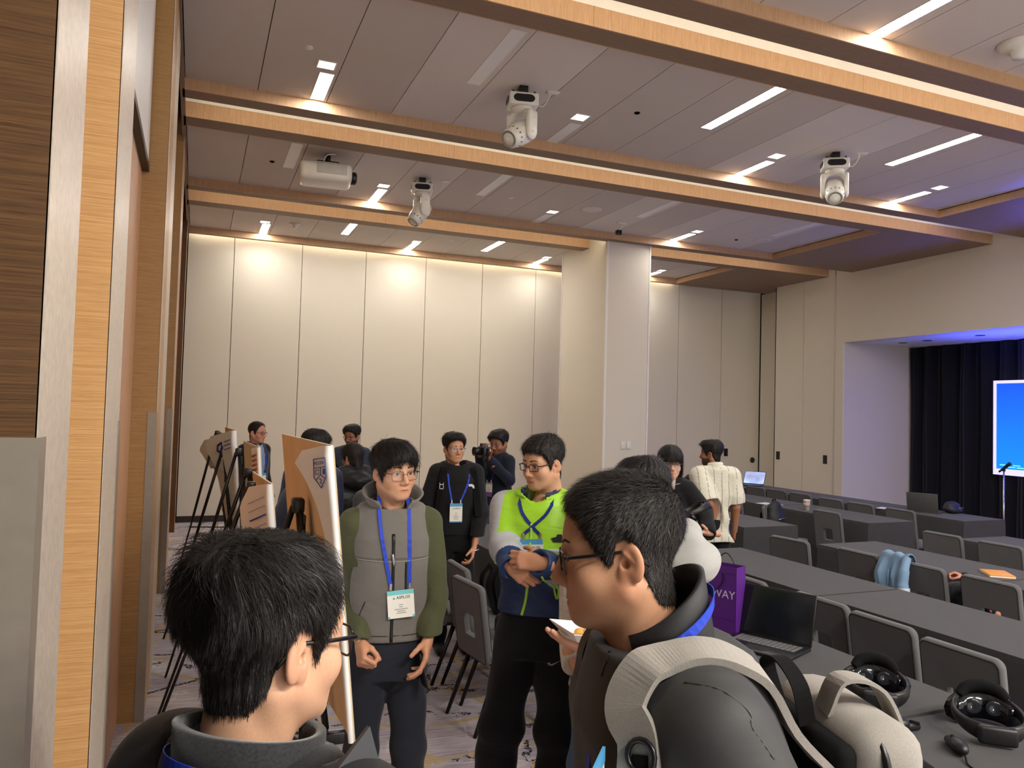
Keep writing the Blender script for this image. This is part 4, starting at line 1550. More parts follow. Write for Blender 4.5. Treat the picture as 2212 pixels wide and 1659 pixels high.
    def grad(self, P):
        e = self.h*0.8
        g = np.stack([self.val(P+np.eye(3)[i]*e)-self.val(P-np.eye(3)[i]*e) for i in range(3)], -1)
        return g/np.maximum(np.linalg.norm(g, axis=-1, keepdims=True), 1e-6)

    def hit(self, o, d, far=1.0, off=0.0):
        """first surface point along a ray"""
        t = np.arange(0, far, self.h*0.5)
        P = np.asarray(o)+t[:, None]*np.asarray(d)
        inb = np.all((P > self.lo) & (P < self.lo+self.h*(self.n-1)), axis=1)
        v = np.where(inb, self.val(P), 1.0)-off
        w = np.nonzero(v < 0)[0]
        return P[w[0]] if len(w) else None


def npmesh(name, P, Q, cols=None, smooth=True):
    me = bpy.data.meshes.new(name)
    me.vertices.add(len(P))
    me.vertices.foreach_set('co', np.asarray(P, np.float32).ravel())
    Q = np.asarray(Q)
    k = Q.shape[1]
    me.loops.add(Q.size)
    me.loops.foreach_set('vertex_index', Q.astype(np.int32).ravel())
    me.polygons.add(len(Q))
    me.polygons.foreach_set('loop_start', np.arange(0, Q.size, k, dtype=np.int32))
    me.polygons.foreach_set('use_smooth', np.full(len(Q), smooth))
    me.update(calc_edges=True)
    if cols is not None:
        set_col(me, cols)
    return me


def relax(P, Q, it=1, w=0.5):
    """light smoothing of a quad mesh"""
    for _ in range(it):
        acc = np.zeros_like(P)
        cnt = np.zeros(len(P))
        for a, b in ((0, 1), (1, 2), (2, 3), (3, 0)):
            np.add.at(acc, Q[:, a], P[Q[:, b]])
            np.add.at(acc, Q[:, b], P[Q[:, a]])
            np.add.at(cnt, Q[:, a], 1)
            np.add.at(cnt, Q[:, b], 1)
        P = P*(1-w)+w*acc/np.maximum(cnt, 1)[:, None]
    return P


# ---------------------------------------------------------------- heads
SKIN = vcol_mat('skin', 0.48, 0.35, 0.12, 0.12, 420)
HAIR = vcol_mat('hair', 0.55, 0.28, 0, 0, 60)
CLOTHV = {}
_heads = {}


def head_field(h, fat=0.0, fem=False, scalp=False):
    """local: +y the face, +x the person's right, z=0 eye level, chin at -0.115, top at +0.115"""
    F = Field((-0.12, -0.15, -0.30), (0.12, 0.15, 0.14), h)
    F.ell((0, -0.010, 0.034), (0.0755, 0.0965, 0.081), k=0.0)
    F.ell((0, 0.018, -0.028), (0.0665+fat*0.5, 0.070, 0.082), k=0.03)
    F.ell((0, 0.030, -0.072), (0.050+fat, 0.052, 0.045), k=0.03)
    for s in (-1, 1):
        F.cap((s*(0.056+fat), -0.004, -0.058), (s*0.020, 0.062, -0.099), 0.017, 0.014, 0.025)
        F.ell((s*0.042, 0.052, -0.036), (0.026+fat*0.5, 0.028, 0.028), k=0.02)
    F.ell((0, 0.066, -0.101), (0.022, 0.020, 0.016), k=0.02)
    nr = 0.052 if fem else 0.058+fat*0.5
    F.cap((0, -0.018, -0.06), (0, -0.034, -0.185), nr, nr*1.0, 0.03)
    for s in (-1, 1):
        F.cap((s*0.052, -0.03, -0.06), (s*0.020, 0.018, -0.20), 0.013, 0.012, 0.02)
    if scalp:
        return F
    F.cap((-0.040, 0.066, 0.020), (0.040, 0.066, 0.020), 0.0135, 0.0135, 0.02)
    F.cap((0, 0.078, 0.012), (0, 0.1035, -0.036), 0.0085, 0.0115, 0.012)
    for s in (-1, 1):
        F.ell((s*0.0125, 0.0925, -0.0425), (0.0088, 0.0115, 0.0082), k=0.008)
        F.ell((s*0.034, 0.098, -0.001), (0.019, 0.018, 0.013), k=0.014, mode='s')
        F.ell((s*0.0325, 0.0715, -0.002), (0.0185, 0.0135, 0.0140), k=0.006)
        F.ell((s*0.0325, 0.090, -0.003), (0.0148, 0.015, 0.0042 if not fem else 0.0052), k=0.002, mode='s')
    # mouth
    F.ell((0, 0.077, -0.073), (0.027, 0.012, 0.020), k=0.014)
    F.cap((-0.024, 0.0765, -0.0740), (-0.004, 0.0855, -0.0690), 0.0040, 0.0048, 0.006)
    F.cap((0.024, 0.0765, -0.0740), (0.004, 0.0855, -0.0690), 0.0040, 0.0048, 0.006)
    F.cap((-0.013, 0.0805, -0.0790), (0.013, 0.0805, -0.0790), 0.0052, 0.0052, 0.007)
    F.ell((0, 0.0845, -0.0795), (0.012, 0.0055, 0.0052), k=0.006)
    F.ell((0, 0.0915, -0.0742), (0.025, 0.0095, 0.0012), k=0.002, mode='s')
    F.ell((0, 0.095, -0.056), (0.0035, 0.006, 0.009), k=0.006, mode='s')
    # ears
    for s in (-1, 1):
        a = math.radians(24)
        R = [[s*math.cos(a), math.sin(a), 0], [-s*math.sin(a)*1.0, math.cos(a), -0.12], [0, 0.12, 1]]
        c = (s*0.0775, -0.017, -0.012)
        F.ell(c, (0.0085, 0.0195, 0.0325), R, k=0.006)
        F.ell((s*0.0735, -0.004, -0.030), (0.006, 0.010, 0.016), k=0.006)
        F.ell((s*0.0900, -0.012, -0.008), (0.0085, 0.0115, 0.0205), R, k=0.005, mode='s')
        F.ell((s*0.0790, -0.006, -0.014), (0.009, 0.0060, 0.0075), k=0.004, mode='s')
        F.cap((s*0.0785, -0.006, 0.004), (s*0.0825, -0.020, -0.012), 0.0028, 0.0024, 0.003)
    return F


def head_mesh(h, fat=0.0, fem=False):
    key = (h, fat, fem)
    if key not in _heads:
        F = head_field(h, fat, fem)
        P, Q = F.mesh()
        S = head_field(0.005, fat, fem, True)
        _heads[key] = (P, Q, F, S)
    return _heads[key]


def skin_cols(P, tone, beard=0.0, fem=False):
    c = np.tile(np.asarray(tone, float), (len(P), 1))
    x, y, z = P.T
    front = np.clip((y-0.06)/0.02, 0, 1)
    # lips
    m = np.clip(1.15-((x/0.0255)**2+((z+0.0745)/0.0088)**2), 0, 1)*front
    m = np.clip(m*2.0, 0, 1)[:, None]
    lip = np.asarray(tone)*np.array([0.84, 0.60, 0.58])
    c = c*(1-m)+lip*m
    # flush on cheeks, nose, ears
    fl = np.exp(-((np.abs(x)-0.042)**2/0.0006+(z+0.035)**2/0.0006))*front+0.6*np.exp(-(x**2/0.0003+(z+0.038)**2/0.0003))*front+0.7*(np.abs(x) > 0.075)
    c = c*(1-0.22*np.clip(fl, 0, 1)[:, None]*np.array([0.0, 0.55, 0.55]))
    # dark lash line along the upper lids
    lid = np.exp(-(((np.abs(x)-0.0325)/0.0165)**4+((z-0.0028)/0.0022)**2))*(y > 0.06)
    c = c*(1-0.75*np.clip(lid, 0, 1)[:, None])
    if beard:
        b = np.clip((-0.035-z)/0.02, 0, 1)*np.clip((y+0.03)/0.03, 0, 1)*(z > -0.125)
        mo = np.exp(-(((z+0.058)/0.010)**2+(x/0.032)**4))*front
        ch = np.clip(b-np.exp(-((x/0.05)**4+((z+0.045)/0.022)**2)), 0, 1)
        k = np.clip(np.maximum(ch, mo), 0, 1)*(1-m[:, 0])*beard
        c = c*(1-k[:, None])+np.array([0.02, 0.015, 0.012])*k[:, None]
    return c


# ---------------------------------------------------------------- hands (right hand; mirror for the left)
def hand_geo(h=0.003, curl=(0.5, 0.55, 0.6, 0.65), thumb=(0.5, 0.4), spread=0.06, wrist=0.09, side=1):
    """local: wrist at origin, +y to the fingers, +z the back of the hand, +x the thumb side (right hand palm down has the thumb at -x)"""
    F = Field((-0.085, -0.10, -0.12), (0.085, 0.22, 0.06), h)
    F.cap((0, -wrist, 0), (0, 0.0, 0), 0.030, 0.025, 0.01, sq=((0, 0, 1), 0.80))
    F.cap((0, -0.005, 0), (0, 0.02, 0), 0.025, 0.027, 0.015, sq=((0, 0, 1), 0.7))
    xs = (0.027, 0.0095, -0.0085, -0.0255)
    ln = ((0.042, 0.025, 0.021), (0.046, 0.029, 0.022), (0.043, 0.027, 0.022), (0.033, 0.020, 0.019))
    yb = (0.085, 0.089, 0.085, 0.077)
    rr = (0.0092, 0.0095, 0.0090, 0.0080)
    for i in range(4):
        F.cap((xs[i]*0.75, 0.015, 0), (xs[i], yb[i]-0.004, 0.001), 0.0125, 0.0115, 0.012, sq=((0, 0, 1), 0.95))
    F.cap((0.016, 0.02, -0.010), (0.026, 0.045, -0.012), 0.015, 0.013, 0.012)
    F.cap((-0.020, 0.02, -0.010), (-0.022, 0.055, -0.010), 0.012, 0.011, 0.012)
    for i in range(4):
        p = np.array([xs[i], yb[i], 0.0])
        an = 0.0
        sp = (1.5-i)*spread
        for j in range(3):
            c = curl[i]*(0.9, 1.25, 0.8)[j]
            an += c
            d = np.array([math.sin(sp)*math.cos(an), math.cos(sp)*math.cos(an), -math.sin(an)])
            q = p+d*ln[i][j]
            F.cap(p, q, rr[i]*(1-0.06*j), rr[i]*(1-0.06*(j+1)), 0.003 if j else 0.006)
            p = q
    p = np.array([0.022, 0.022, -0.008])
    a0, a1 = thumb
    d = nrm((math.cos(a0)*0.95, math.sin(a0)+0.25, -0.25-0.5*a1))
    for j, (l, r) in enumerate(((0.036, 0.0135), (0.028, 0.0105), (0.022, 0.0095))):
        q = p+d*l
        F.cap(p, q, r, r*0.92, 0.008 if j == 0 else 0.004)
        p = q
        d = nrm(d+np.array([-0.55*a1, 0.25, -0.35*a1]))
    P, Q = F.mesh()
    if side < 0:
        P = P*np.array([-1, 1, 1])
        Q = Q[:, ::-1]
    return P, Q


# ---------------------------------------------------------------- hair
def hair_geo(S, style, seed=0, h=0.004, n_str=1500, width=0.0011, tone=(0.014, 0.011, 0.010)):
    """style: dict(top, side, line=[(deg, z)...], whorl, lift, len_top, len_side, messy, fwd, th noise)"""
    rg = np.random.default_rng(seed)
    lo, hi = np.array([-0.14, -0.17, style.get('zlo', -0.16)]), np.array([0.14, 0.16, 0.19])
    F = Field(lo, hi, h)
    sl, X, Y, Z = F.sub(lo, hi)
    full = np.stack(np.broadcast_arrays(X, Y, Z), -1)
    d = S.val(full)
    ang = np.degrees(np.arctan2(np.abs(X), Y+0.0))+0*Z
    ln = style['line']
    zh = np.interp(ang, [q[0] for q in ln], [q[1] for q in ln])
    up = np.clip((Z-0.0)/0.09, 0, 1)
    th = style['side']+(style['top']-style['side'])*up**0.8+0*ang
    th = th*np.clip((Z-zh)/0.03+0.25, 0.15, 1)
    if 'fringe' in style:
        th = th+style['fringe']*np.clip((Y-0.03)/0.05, 0, 1)*np.clip((0.11-Z)/0.04, 0, 1)
    if 'front' in style:
        th = th*(1-style['front']*np.clip((Y-0.02)/0.06, 0, 1))
    if 'back' in style:
        th = th+style['back']*np.clip((-Y-0.02)/0.05, 0, 1)*np.clip((Z+0.04)/0.05, 0, 1)
    # locks: ridges that radiate from the whorl
    wx, wy, wz = style.get('whorl', (0.0, -0.06, 0.11))
    az = np.arctan2(X-wx, Y-wy)
    ridge = np.sin(az*19+2*np.sin(Z*40+seed)+seed)*0.5+np.sin(az*41+3*np.sin(Z*55))*0.35
    th = th+style.get('ridge', 0.0022)*ridge*np.clip(th/0.02, 0.2, 1)
    F.v = np.maximum(d-th, (zh-Z)*0.8).astype(np.float32)
    if 'ext' in style:
        style['ext'](F)
    P, Q = F.mesh()
    col = np.tile(np.asarray(tone), (len(P), 1))*rg.uniform(0.8, 1.15, (len(P), 1))
    # strands
    N = F.grad(P)
    k = rg.choice(len(P), n_str, replace=True)
    p = P[k]+rg.normal(0, h*0.3, (n_str, 3))
    n = N[k]
    keep = (p[:, 2] > np.interp(np.degrees(np.arctan2(np.abs(p[:, 0]), p[:, 1])), [q[0] for q in ln], [q[1] for q in ln])-0.002)
    p, n = p[keep], n[keep]
    m = len(p)
    up = np.clip((p[:, 2]-0.0)/0.09, 0, 1)
    L = (style['len_side']+(style['len_top']-style['len_side'])*up)*rg.uniform(0.6, 1.15, m)*(1-style.get('front_len', 0.0)*np.clip((p[:, 1]-0.01)/0.06, 0, 1))
    v = p-np.array([wx, wy, wz])
    v = v+np.array([0, style.get('fwd', 0.0), 0])*up[:, None]
    g = np.zeros((m, 3))
    g[:, 2] = -style.get('grav', 0.5)*(1-up*0.6)
    dr = v/np.maximum(np.linalg.norm(v, axis=1, keepdims=True), 1e-4)+g
    dr = dr-n*(dr*n).sum(1, keepdims=True)
    dr = dr/np.maximum(np.linalg.norm(dr, axis=1, keepdims=True), 1e-4)
    lock = np.sin(np.arctan2(p[:, 0]-wx, p[:, 1]-wy)*31+p[:, 2]*60)[:, None]
    dr = dr+rg.normal(0, style.get('messy', 0.16), (m, 3))+n*(style.get('lift', 0.12)+0.12*lock)
    dr = dr/np.linalg.norm(dr, axis=1, keepdims=True)
    segs = 4
    pts = [p-n*0.002]
    cur = p.copy()
    for i in range(segs):
        cur = cur+dr*(L/segs)[:, None]
        dd = F.val(cur)
        gr = F.grad(cur)
        push = np.clip(-0.0005-dd, 0, 0.02)
        cur = cur+gr*push[:, None]
        pts.append(cur.copy())
        pull = np.clip((dd-0.004)/0.02, 0, 1)[:, None]*style.get('cling', 0.35)
        dr = dr-gr*pull*0.6
        dr[:, 2] -= style.get('droop', 0.10)
        dr = dr/np.linalg.norm(dr, axis=1, keepdims=True)
    wd = np.cross(dr, n)
    wd = wd/np.maximum(np.linalg.norm(wd, axis=1, keepdims=True), 1e-5)
    W = width*rg.uniform(0.6, 1.4, (m, 1))
    vv = []
    for i in range(segs+1):
        f = (1.0, 1.0, 0.85, 0.6, 0.12)[i]
        vv.append(pts[i]-wd*W*f/2)
        vv.append(pts[i]+wd*W*f/2)
    SV = np.stack(vv, 1).reshape(-1, 3)
    b0 = np.arange(m)[:, None]*(2*(segs+1))
    SQ = np.concatenate([np.concatenate([b0+2*i, b0+2*i+1, b0+2*i+3, b0+2*i+2], 1) for i in range(segs)])
    sc_ = rg.uniform(0.6, 1.6, m)
    sc_[rg.random(m) < style.get('gray', 0.02)] *= 5
    scol = np.repeat(np.asarray(tone)[None, :]*sc_[:, None], 2*(segs+1), axis=0)
    A = np.concatenate([P, SV])
    B = np.concatenate([Q, SQ+len(P)])
    C = np.concatenate([col, scol])
    return A, B, C


LINE_SHORT = [(0, 0.072), (28, 0.066), (45, 0.050), (58, 0.030), (66, 0.0), (72, -0.028), (80, -0.022), (88, 0.012), (100, 0.020), (112, -0.005), (122, -0.045), (140, -0.082), (180, -0.092)]
LINE_FRINGE = [(0, 0.052), (20, 0.044), (38, 0.030), (52, 0.018), (64, -0.008), (72, -0.034), (80, -0.028), (88, 0.010), (100, 0.016), (112, -0.012), (122, -0.055), (140, -0.088), (180, -0.097)]
ST_SHORT = dict(top=0.022, side=0.007, line=LINE_SHORT, len_top=0.026, len_side=0.014, lift=0.35, messy=0.22, fwd=0.08, grav=0.6)
ST_MID = dict(top=0.028, side=0.012, line=LINE_SHORT, len_top=0.04, len_side=0.02, lift=0.15, messy=0.16, fwd=0.10, grav=0.6)
ST_FRINGE = dict(top=0.028, side=0.012, fringe=0.006, line=LINE_FRINGE, len_top=0.05, len_side=0.035, lift=0.05, messy=0.10, fwd=0.12, grav=0.9, whorl=(0.01, -0.045, 0.13), droop=0.15)

# ================================================================ people
CLOTHV['matte'] = vcol_mat('cloth_matte', 0.88, 0.2, 0, 0.35, 520, 0.12, 0.20, 8)
CLOTHV['wool'] = vcol_mat('cloth_wool', 0.95, 0.1, 0, 0.8, 300, 0.25, 0.15, 6)
CLOTHV['nylon'] = vcol_mat('cloth_nylon', 0.48, 0.4, 0, 0.15, 200, 0.0, 0.26, 8)
CLOTHV['soft'] = vcol_mat('cloth_softshell', 0.62, 0.35, 0, 0.25, 700, 0.05, 0.15, 5)
M['lany'] = fabric('blue_lanyard', srgb(36, 66, 190), 1500, 0.6, 0.1, 0.1, 0.0, spec=0.4)
M['lany_d'] = fabric('navy_lanyard', srgb(28, 44, 130), 1500, 0.6, 0.1, 0.1, 0.0, spec=0.4)
M['card'] = plain('badge_card', srgb(240, 238, 226), 0.35, 0, 0.5, 0.02)
M['band_b'] = plain('badge_band_blue', srgb(84, 164, 214), 0.4)
M['band_t'] = plain('badge_band_teal', srgb(120, 206, 208), 0.4)
M['ink'] = plain('dark_print', srgb(60, 60, 62), 0.6)
M['inkg'] = plain('grey_print', srgb(150, 150, 148), 0.6)
M['eyew'] = plain('eye_white', srgb(196, 184, 176), 0.25)
M['iris'] = plain('dark_iris', srgb(26, 16, 12), 0.1)
M['frame_b'] = plain('black_frame', srgb(20, 20, 22), 0.3)
M['frame_g'] = plain('gunmetal_frame', srgb(104, 84, 66), 0.25, 0.8)
M['frame_s'] = plain('silver_frame', srgb(170, 168, 164), 0.25, 0.8)
M['frame_r'] = plain('dark_red_frame', srgb(84, 34, 34), 0.3)
M['lensg'] = glass('spectacle_glass', (0.97, 0.97, 0.98), 0.05)
M['shoe'] = plain('dark_shoe', srgb(26, 26, 28), 0.6)
M['zip'] = plain('zip_black', srgb(16, 16, 17), 0.4)

SK_E = srgb(208, 158, 126)        # light
SK_T = srgb(190, 134, 98)         # tan
SK_D = srgb(170, 118, 88)         # brown
UP = np.array([0, 0, 1.0])


def facing(pos, phi):
    c = -nrm([pos[0], pos[1], 0])
    ri = np.array([c[1], -c[0], 0])
    if ri @ _r < 0:
        ri = -ri
    a = math.radians(phi)
    return nrm(math.cos(a)*c+math.sin(a)*ri)


class Person:
    def __init__(self, label, pos, H, phi, hphi, pitch=0, roll=0, lean=0.0, group=None, tone=SK_E, hc=None, fat=0.0, fem=False, hres=0.004, wide=1.0, girth=0.0, hs=0.94, seat=False):
        self.root = empty('person', (pos[0], pos[1], 0), 0, label, 'person', group)
        self.pos = np.array([pos[0], pos[1], 0.0])
        self.H, self.k, self.lean, self.tone, self.fat, self.fem = H, H/1.75, lean, tone, fat, fem
        self.f = facing(pos, phi)
        self.r = np.cross(self.f, UP)
        self.wide, self.girth, self.hs = wide, girth, hs
        k = self.k
        # head frame
        hf = facing(pos, hphi)
        hr = np.cross(hf, UP)
        p, q = math.radians(pitch), math.radians(roll)
        hy = hf*math.cos(p)-UP*math.sin(p)
        hz = np.cross(hr, hy)
        hr2 = hr*math.cos(q)+hz*math.sin(q)
        hz2 = -hr*math.sin(q)+hz*math.cos(q)
        self.hx, self.hy, self.hz = hr2, hy, hz2
        if hc is None:
            hc = self.W(0, 0.03, H-0.128*hs)
        self.hc = np.asarray(hc, float)
        self.hres = hres
        s = wide
        self.J = dict(shR=(0.152*s, -0.005, 1.412), shL=(-0.152*s, -0.005, 1.412), elR=(0.198*s, -0.03, 1.12), elL=(-0.198*s, -0.03, 1.12),
                      wrR=(0.215*s, 0.05, 0.88), wrL=(-0.215*s, 0.05, 0.88), hipR=(0.075, 0, 0.93), hipL=(-0.075, 0, 0.93),
                      knR=(0.095, 0.015, 0.50), knL=(-0.095, 0.015, 0.50), anR=(0.10, -0.02, 0.09), anL=(-0.10, -0.02, 0.09))
        self.J = {n: self.W(*(np.array(v)*k)) for n, v in self.J.items()}
        self.bodyP, self.bodyQ, self.bodyC = [], [], []

    def W(self, x, y, z):
        return self.pos+self.r*x+self.f*(y+self.lean*max(z-0.9, 0))+UP*z

    def L(self, P):
        """world points to trunk-local"""
        d = np.asarray(P)-self.pos
        z = d[..., 2]
        return np.stack([d @ self.r, d @ self.f-self.lean*np.maximum(z-0.9, 0), z], -1)

    def HW(self, P):
        P = np.asarray(P)*self.hs
        return self.hc+P[..., 0:1]*self.hx+P[..., 1:2]*self.hy+P[..., 2:3]*self.hz

    def hm(self):
        s = self.hs
        return frame(self.hc, self.hx*s, self.hy*s, self.hz*s)

    def add_skin(self, P, Q, C):
        n = sum(len(p) for p in self.bodyP)
        self.bodyP.append(P)
        self.bodyQ.append(Q+n)
        self.bodyC.append(C)

    # ---- skin
    def head(self, beard=0.0, eyes=True, brows=True, browc=(0.018, 0.013, 0.011)):
        P, Q, F, S = head_mesh(self.hres, self.fat, self.fem)
        self.HF, self.S = F, S
        self.add_skin(self.HW(P), Q, skin_cols(P, self.tone, beard, self.fem))
        if eyes:
            for s in (-1, 1):
                m = self.hm() @ RT((s*0.0325, 0.0715, -0.003))
                e = MB().ball((0, 0, 0), (0.0125, 0.0125, 0.0125), 14, 10, m).build('eye', M['eyew'], self.root, False)
                MB().ball((s*0.0, 0.0082, 0.0), (0.0074, 0.0052, 0.0074), 12, 8, m).build('iris', M['iris'], e, False)
        if brows:
            for s in (-1, 1):
                pts, rr = [], []
                for t in np.linspace(0, 1, 8):
                    x, z = s*(0.014+0.037*t), 0.0225+0.0055*math.sin(t*2.3)-0.003*t
                    h = F.hit((x, 0.14, z), (0, -1, 0), 0.2)
                    if h is None: continue
                    pts.append(self.HW(h+np.array([0, 0.0002, 0])))
                    rr.append(0.0038*(1-0.55*t)*self.hs)
                MB().tube(pts, rr, 6, True, None, (self.hz, 0.45)).build('eyebrow', plain('brow_hair', browc, 0.8), self.root, False)

    def hand(self, side, wrist, d, back, curl=(0.5, 0.55, 0.6, 0.65), thumb=(0.5, 0.4), h=0.004, spread=0.06, s=1.0, wl=0.09):
        P, Q = hand_geo(h, curl, thumb, spread, wl, 1 if side == 'L' else -1)
        y = nrm(d)
        z = np.asarray(back, float)
        z = nrm(z-y*(z @ y))
        x = np.cross(y, z)
        P = P*s*self.k
        Wp = np.asarray(wrist)+P[:, 0:1]*x+P[:, 1:2]*y+P[:, 2:3]*z
        c = np.tile(np.asarray(self.tone)*np.array([1.0, 0.90, 0.86]), (len(P), 1))
        self.add_skin(Wp, Q, c)

    def limb_skin(self, pts, rad, h=0.006):
        P = np.array(pts)
        F = Field(P.min(0)-0.09, P.max(0)+0.09, h)
        for a, b, ra, rb in zip(pts[:-1], pts[1:], rad[:-1], rad[1:]):
            F.cap(a, b, ra, rb, 0.015)
        p, q = F.mesh()
        self.add_skin(p, q, np.tile(np.asarray(self.tone), (len(p), 1)))

    def finish(self, core=True):
        if not core:
            me = npmesh('body', np.concatenate(self.bodyP), np.concatenate(self.bodyQ), np.concatenate(self.bodyC))
            return link('body', me, SKIN, self.root, False)
        # plain core under the clothes joins head, hands and feet into one figure
        J, k = self.J, self.k
        A = np.array(list(J.values()))
        F = Field(A.min(0)-0.15, np.maximum(A.max(0), self.hc)+0.05, 0.022)
        F.slices(self.pos, (self.r, self.f), [(z*k, a*k, b*k, y*k) for z, a, b, y in ((0.84, 0.13, 0.085, 0), (1.05, 0.12, 0.08, 0), (1.28, 0.145, 0.09, 0), (1.44, 0.10, 0.06, -0.01))], k=0.03, lean=self.lean)
        for s in 'RL':
            F.cap(J['sh'+s], J['el'+s], 0.040, 0.034, 0.03).cap(J['el'+s], J['wr'+s], 0.034, 0.026, 0.03)
            F.cap(J['hip'+s], J['kn'+s], 0.060, 0.045, 0.03).cap(J['kn'+s], J['an'+s], 0.045, 0.032, 0.03)
        F.cap(self.W(0, -0.01, 1.40*k), self.hc-self.hz*0.13*self.hs-self.hy*0.02, 0.05, 0.048, 0.03)
        P, Q = F.mesh()
        self.add_skin(P, Q, np.tile(np.asarray(self.tone), (len(P), 1)))
        me = npmesh('body', np.concatenate(self.bodyP), np.concatenate(self.bodyQ), np.concatenate(self.bodyC))
        return link('body', me, SKIN, self.root, False)

    def hair(self, style, seed=0, h=0.004, n=1500, width=0.0011, tone=(0.014, 0.011, 0.010)):
        P, Q, C = hair_geo(self.S, style, seed, h, n, width, tone)
        me = npmesh('hair', self.HW(P), Q, C)
        return link('hair', me, HAIR, self.root, False)

    # ---- clothes
    def garment(self, name, colfn, off=0.012, sleeve=1.0, hem=0.90, h=0.008, mat='matte', seed=1, wr=0.004, wfreq=34, neck=0.066, nz=1.475, sl=None, sr=(0.050, 0.043, 0.032), rough_hem=0.0, top=1.488, extra=None, cuff=0.0, slope=1.0):
        J, k = self.J, self.k
        g = self.girth
        S = sl or [(0.80, 0.155, 0.110, 0.0), (0.93, 0.152, 0.108, 0.0), (1.08, 0.140, 0.100, 0.002), (1.26, 0.148, 0.104, 0.008), (1.36, 0.144, 0.098, 0.004), (1.42, 0.120, 0.084, -0.004), (top, 0.080, 0.066, -0.014)]
        S = [(z*k, (a*self.wide+off+g)*k, (b+off+g*1.2)*k, y*k) for z, a, b, y in S]
        A = [J['shR'], J['shL'], self.W(0, 0, 1.5*k), self.W(0.2, 0.2, hem*k), self.W(-0.2, -0.2, hem*k), self.W(0.2, -0.2, 1.2*k), self.W(-0.2, 0.2, 1.2*k)]
        if sleeve > 0:
            A += [J['elR'], J['elL']]
        if sleeve > 0.6:
            A += [J['wrR'], J['wrL']]
        A = np.array(A)
        lo, hi = A.min(0)-0.11, A.max(0)+0.11
        lo[2] = max(lo[2], 0.0)
        F = Field(lo, hi, h)
        F.slices(self.pos, (self.r, self.f), S, k=0.02, lean=self.lean)
        for s, sg in (('R', 1), ('L', -1)):
            n0 = self.W(sg*0.050*k, -0.018*k, 1.476*k)
            q_ = 1.0 if sleeve > 0 else 0.80
            F.cap(n0, n0+(J['sh'+s]-n0)*q_, 0.026*k+off*0.8, (0.042 if sleeve > 0 else 0.030)*k+off*0.8, 0.04)
            if sleeve > 0:
                a, b, c = J['sh'+s], J['el'+s], J['wr'+s]
                r0, r1, r2 = (q*k+off for q in sr)
                if sleeve >= 1:
                    F.cap(a, b, r0, r1, 0.022)
                    e = c
                    F.cap(b, e, r1, r2, 0.014)
                    if cuff:
                        d = nrm(c-b)
                        F.cap(c-d*0.045, c-d*0.002, r2+cuff, r2+cuff, 0.004)
                else:
                    F.cap(a, a+(b-a)*sleeve*1.6, r0, r1*1.08, 0.022)
        if extra:
            extra(F, self)
        if wr:
            F.wrinkle(wr, wfreq, seed, (lambda X, Y, Z: 0.35+0.65*np.clip((1.38*k-Z)/0.25, 0, 1)))
        lx = lambda X, Y: (X-self.pos[0])*self.r[0]+(Y-self.pos[1])*self.r[1]
        if sleeve >= 1:
            for s in 'RL':
                b, c = J['el'+s], J['wr'+s]
                d = nrm(c-b)
                e = c+d*0.09
                F.cap(c+d*0.048, c+d*0.10, 0.052, 0.052, 0.002, 's')
        elif sleeve > 0:
            for s in 'RL':
                a, b = J['sh'+s], J['el'+s]
                d = nrm(b-a)
                c = a+(b-a)*sleeve*1.6
                F.cap(c+d*0.10, c+d*0.24, 0.13, 0.13, 0.002, 's')
        # hem: cut below, only over the trunk
        ctr = self.pos
        hz = hem*k

        def hemcut(X, Y, Z):
            ff = (X-ctr[0])*self.f[0]+(Y-ctr[1])*self.f[1]
            rr = np.sqrt((X-ctr[0])**2+(Y-ctr[1])**2)
            return np.where(rr < 0.30*k+g+ (0.1 if self.lean else 0), hz-Z+rough_hem*np.sin(lx(X, Y)*30), -1.0)
        F.cut(hemcut, 0.003)
        n_ = self.hc-self.hz*0.10*self.hs-self.hy*0.02
        F.cap(self.W(0, 0.0, (nz-0.02)*k), self.W(0, 0.02, (nz+0.14)*k), neck*k, (neck+0.02)*k, 0.006, 's')
        P, Q = F.mesh()
        P = relax(P, Q, 1, 0.4)
        C = colfn(self.L(P)/k, P) if callable(colfn) else np.tile(np.asarray(colfn, float), (len(P), 1))
        o = link(name, npmesh(name, P, Q, C), CLOTHV[mat], self.root, False)
        o_f = F
        return o, F

    def trousers(self, col, mat='matte', h=0.010, seed=3, wr=0.004, top=1.0, off=0.012, wide=0.0, name='trousers'):
        J, k = self.J, self.k
        A = np.array([J[n] for n in J if n[:2] in ('hi', 'kn', 'an')]+[self.W(0, 0, top*k)])
        F = Field(A.min(0)-0.2, A.max(0)+0.2, h)
        g = self.girth
        if (J['knR'][2] < 0.7*k):
            F.slices(self.pos, (self.r, self.f), [(z*k, (a+off+g)*k, (b+off+g)*k, 0) for z, a, b in ((0.80, 0.145, 0.100), (0.93, 0.150, 0.104), (top, 0.138, 0.096))], k=0.03, lean=self.lean)
        else:
            F.ell(self.W(0, 0, J['hipR'][2]), (0.17, 0.17, 0.12), k=0.03)
        for s in 'RL':
            F.cap(J['hip'+s], J['kn'+s], 0.076*k+off, 0.056*k+off+wide*0.5, 0.03)
            F.cap(J['kn'+s], J['an'+s], 0.056*k+off+wide*0.5, 0.045*k+off+wide, 0.03)
        F.wrinkle(wr, 26, seed)
        za = min(J['anR'][2], J['anL'][2])-0.05
        F.cut(lambda X, Y, Z: (za-Z)+0*X, 0.003)
        P, Q = F.mesh()
        C = col(self.L(P)/k, P) if callable(col) else np.tile(np.asarray(col, float), (len(P), 1))
        o = link(name, npmesh(name, P, Q, C), CLOTHV[mat], self.root, False)
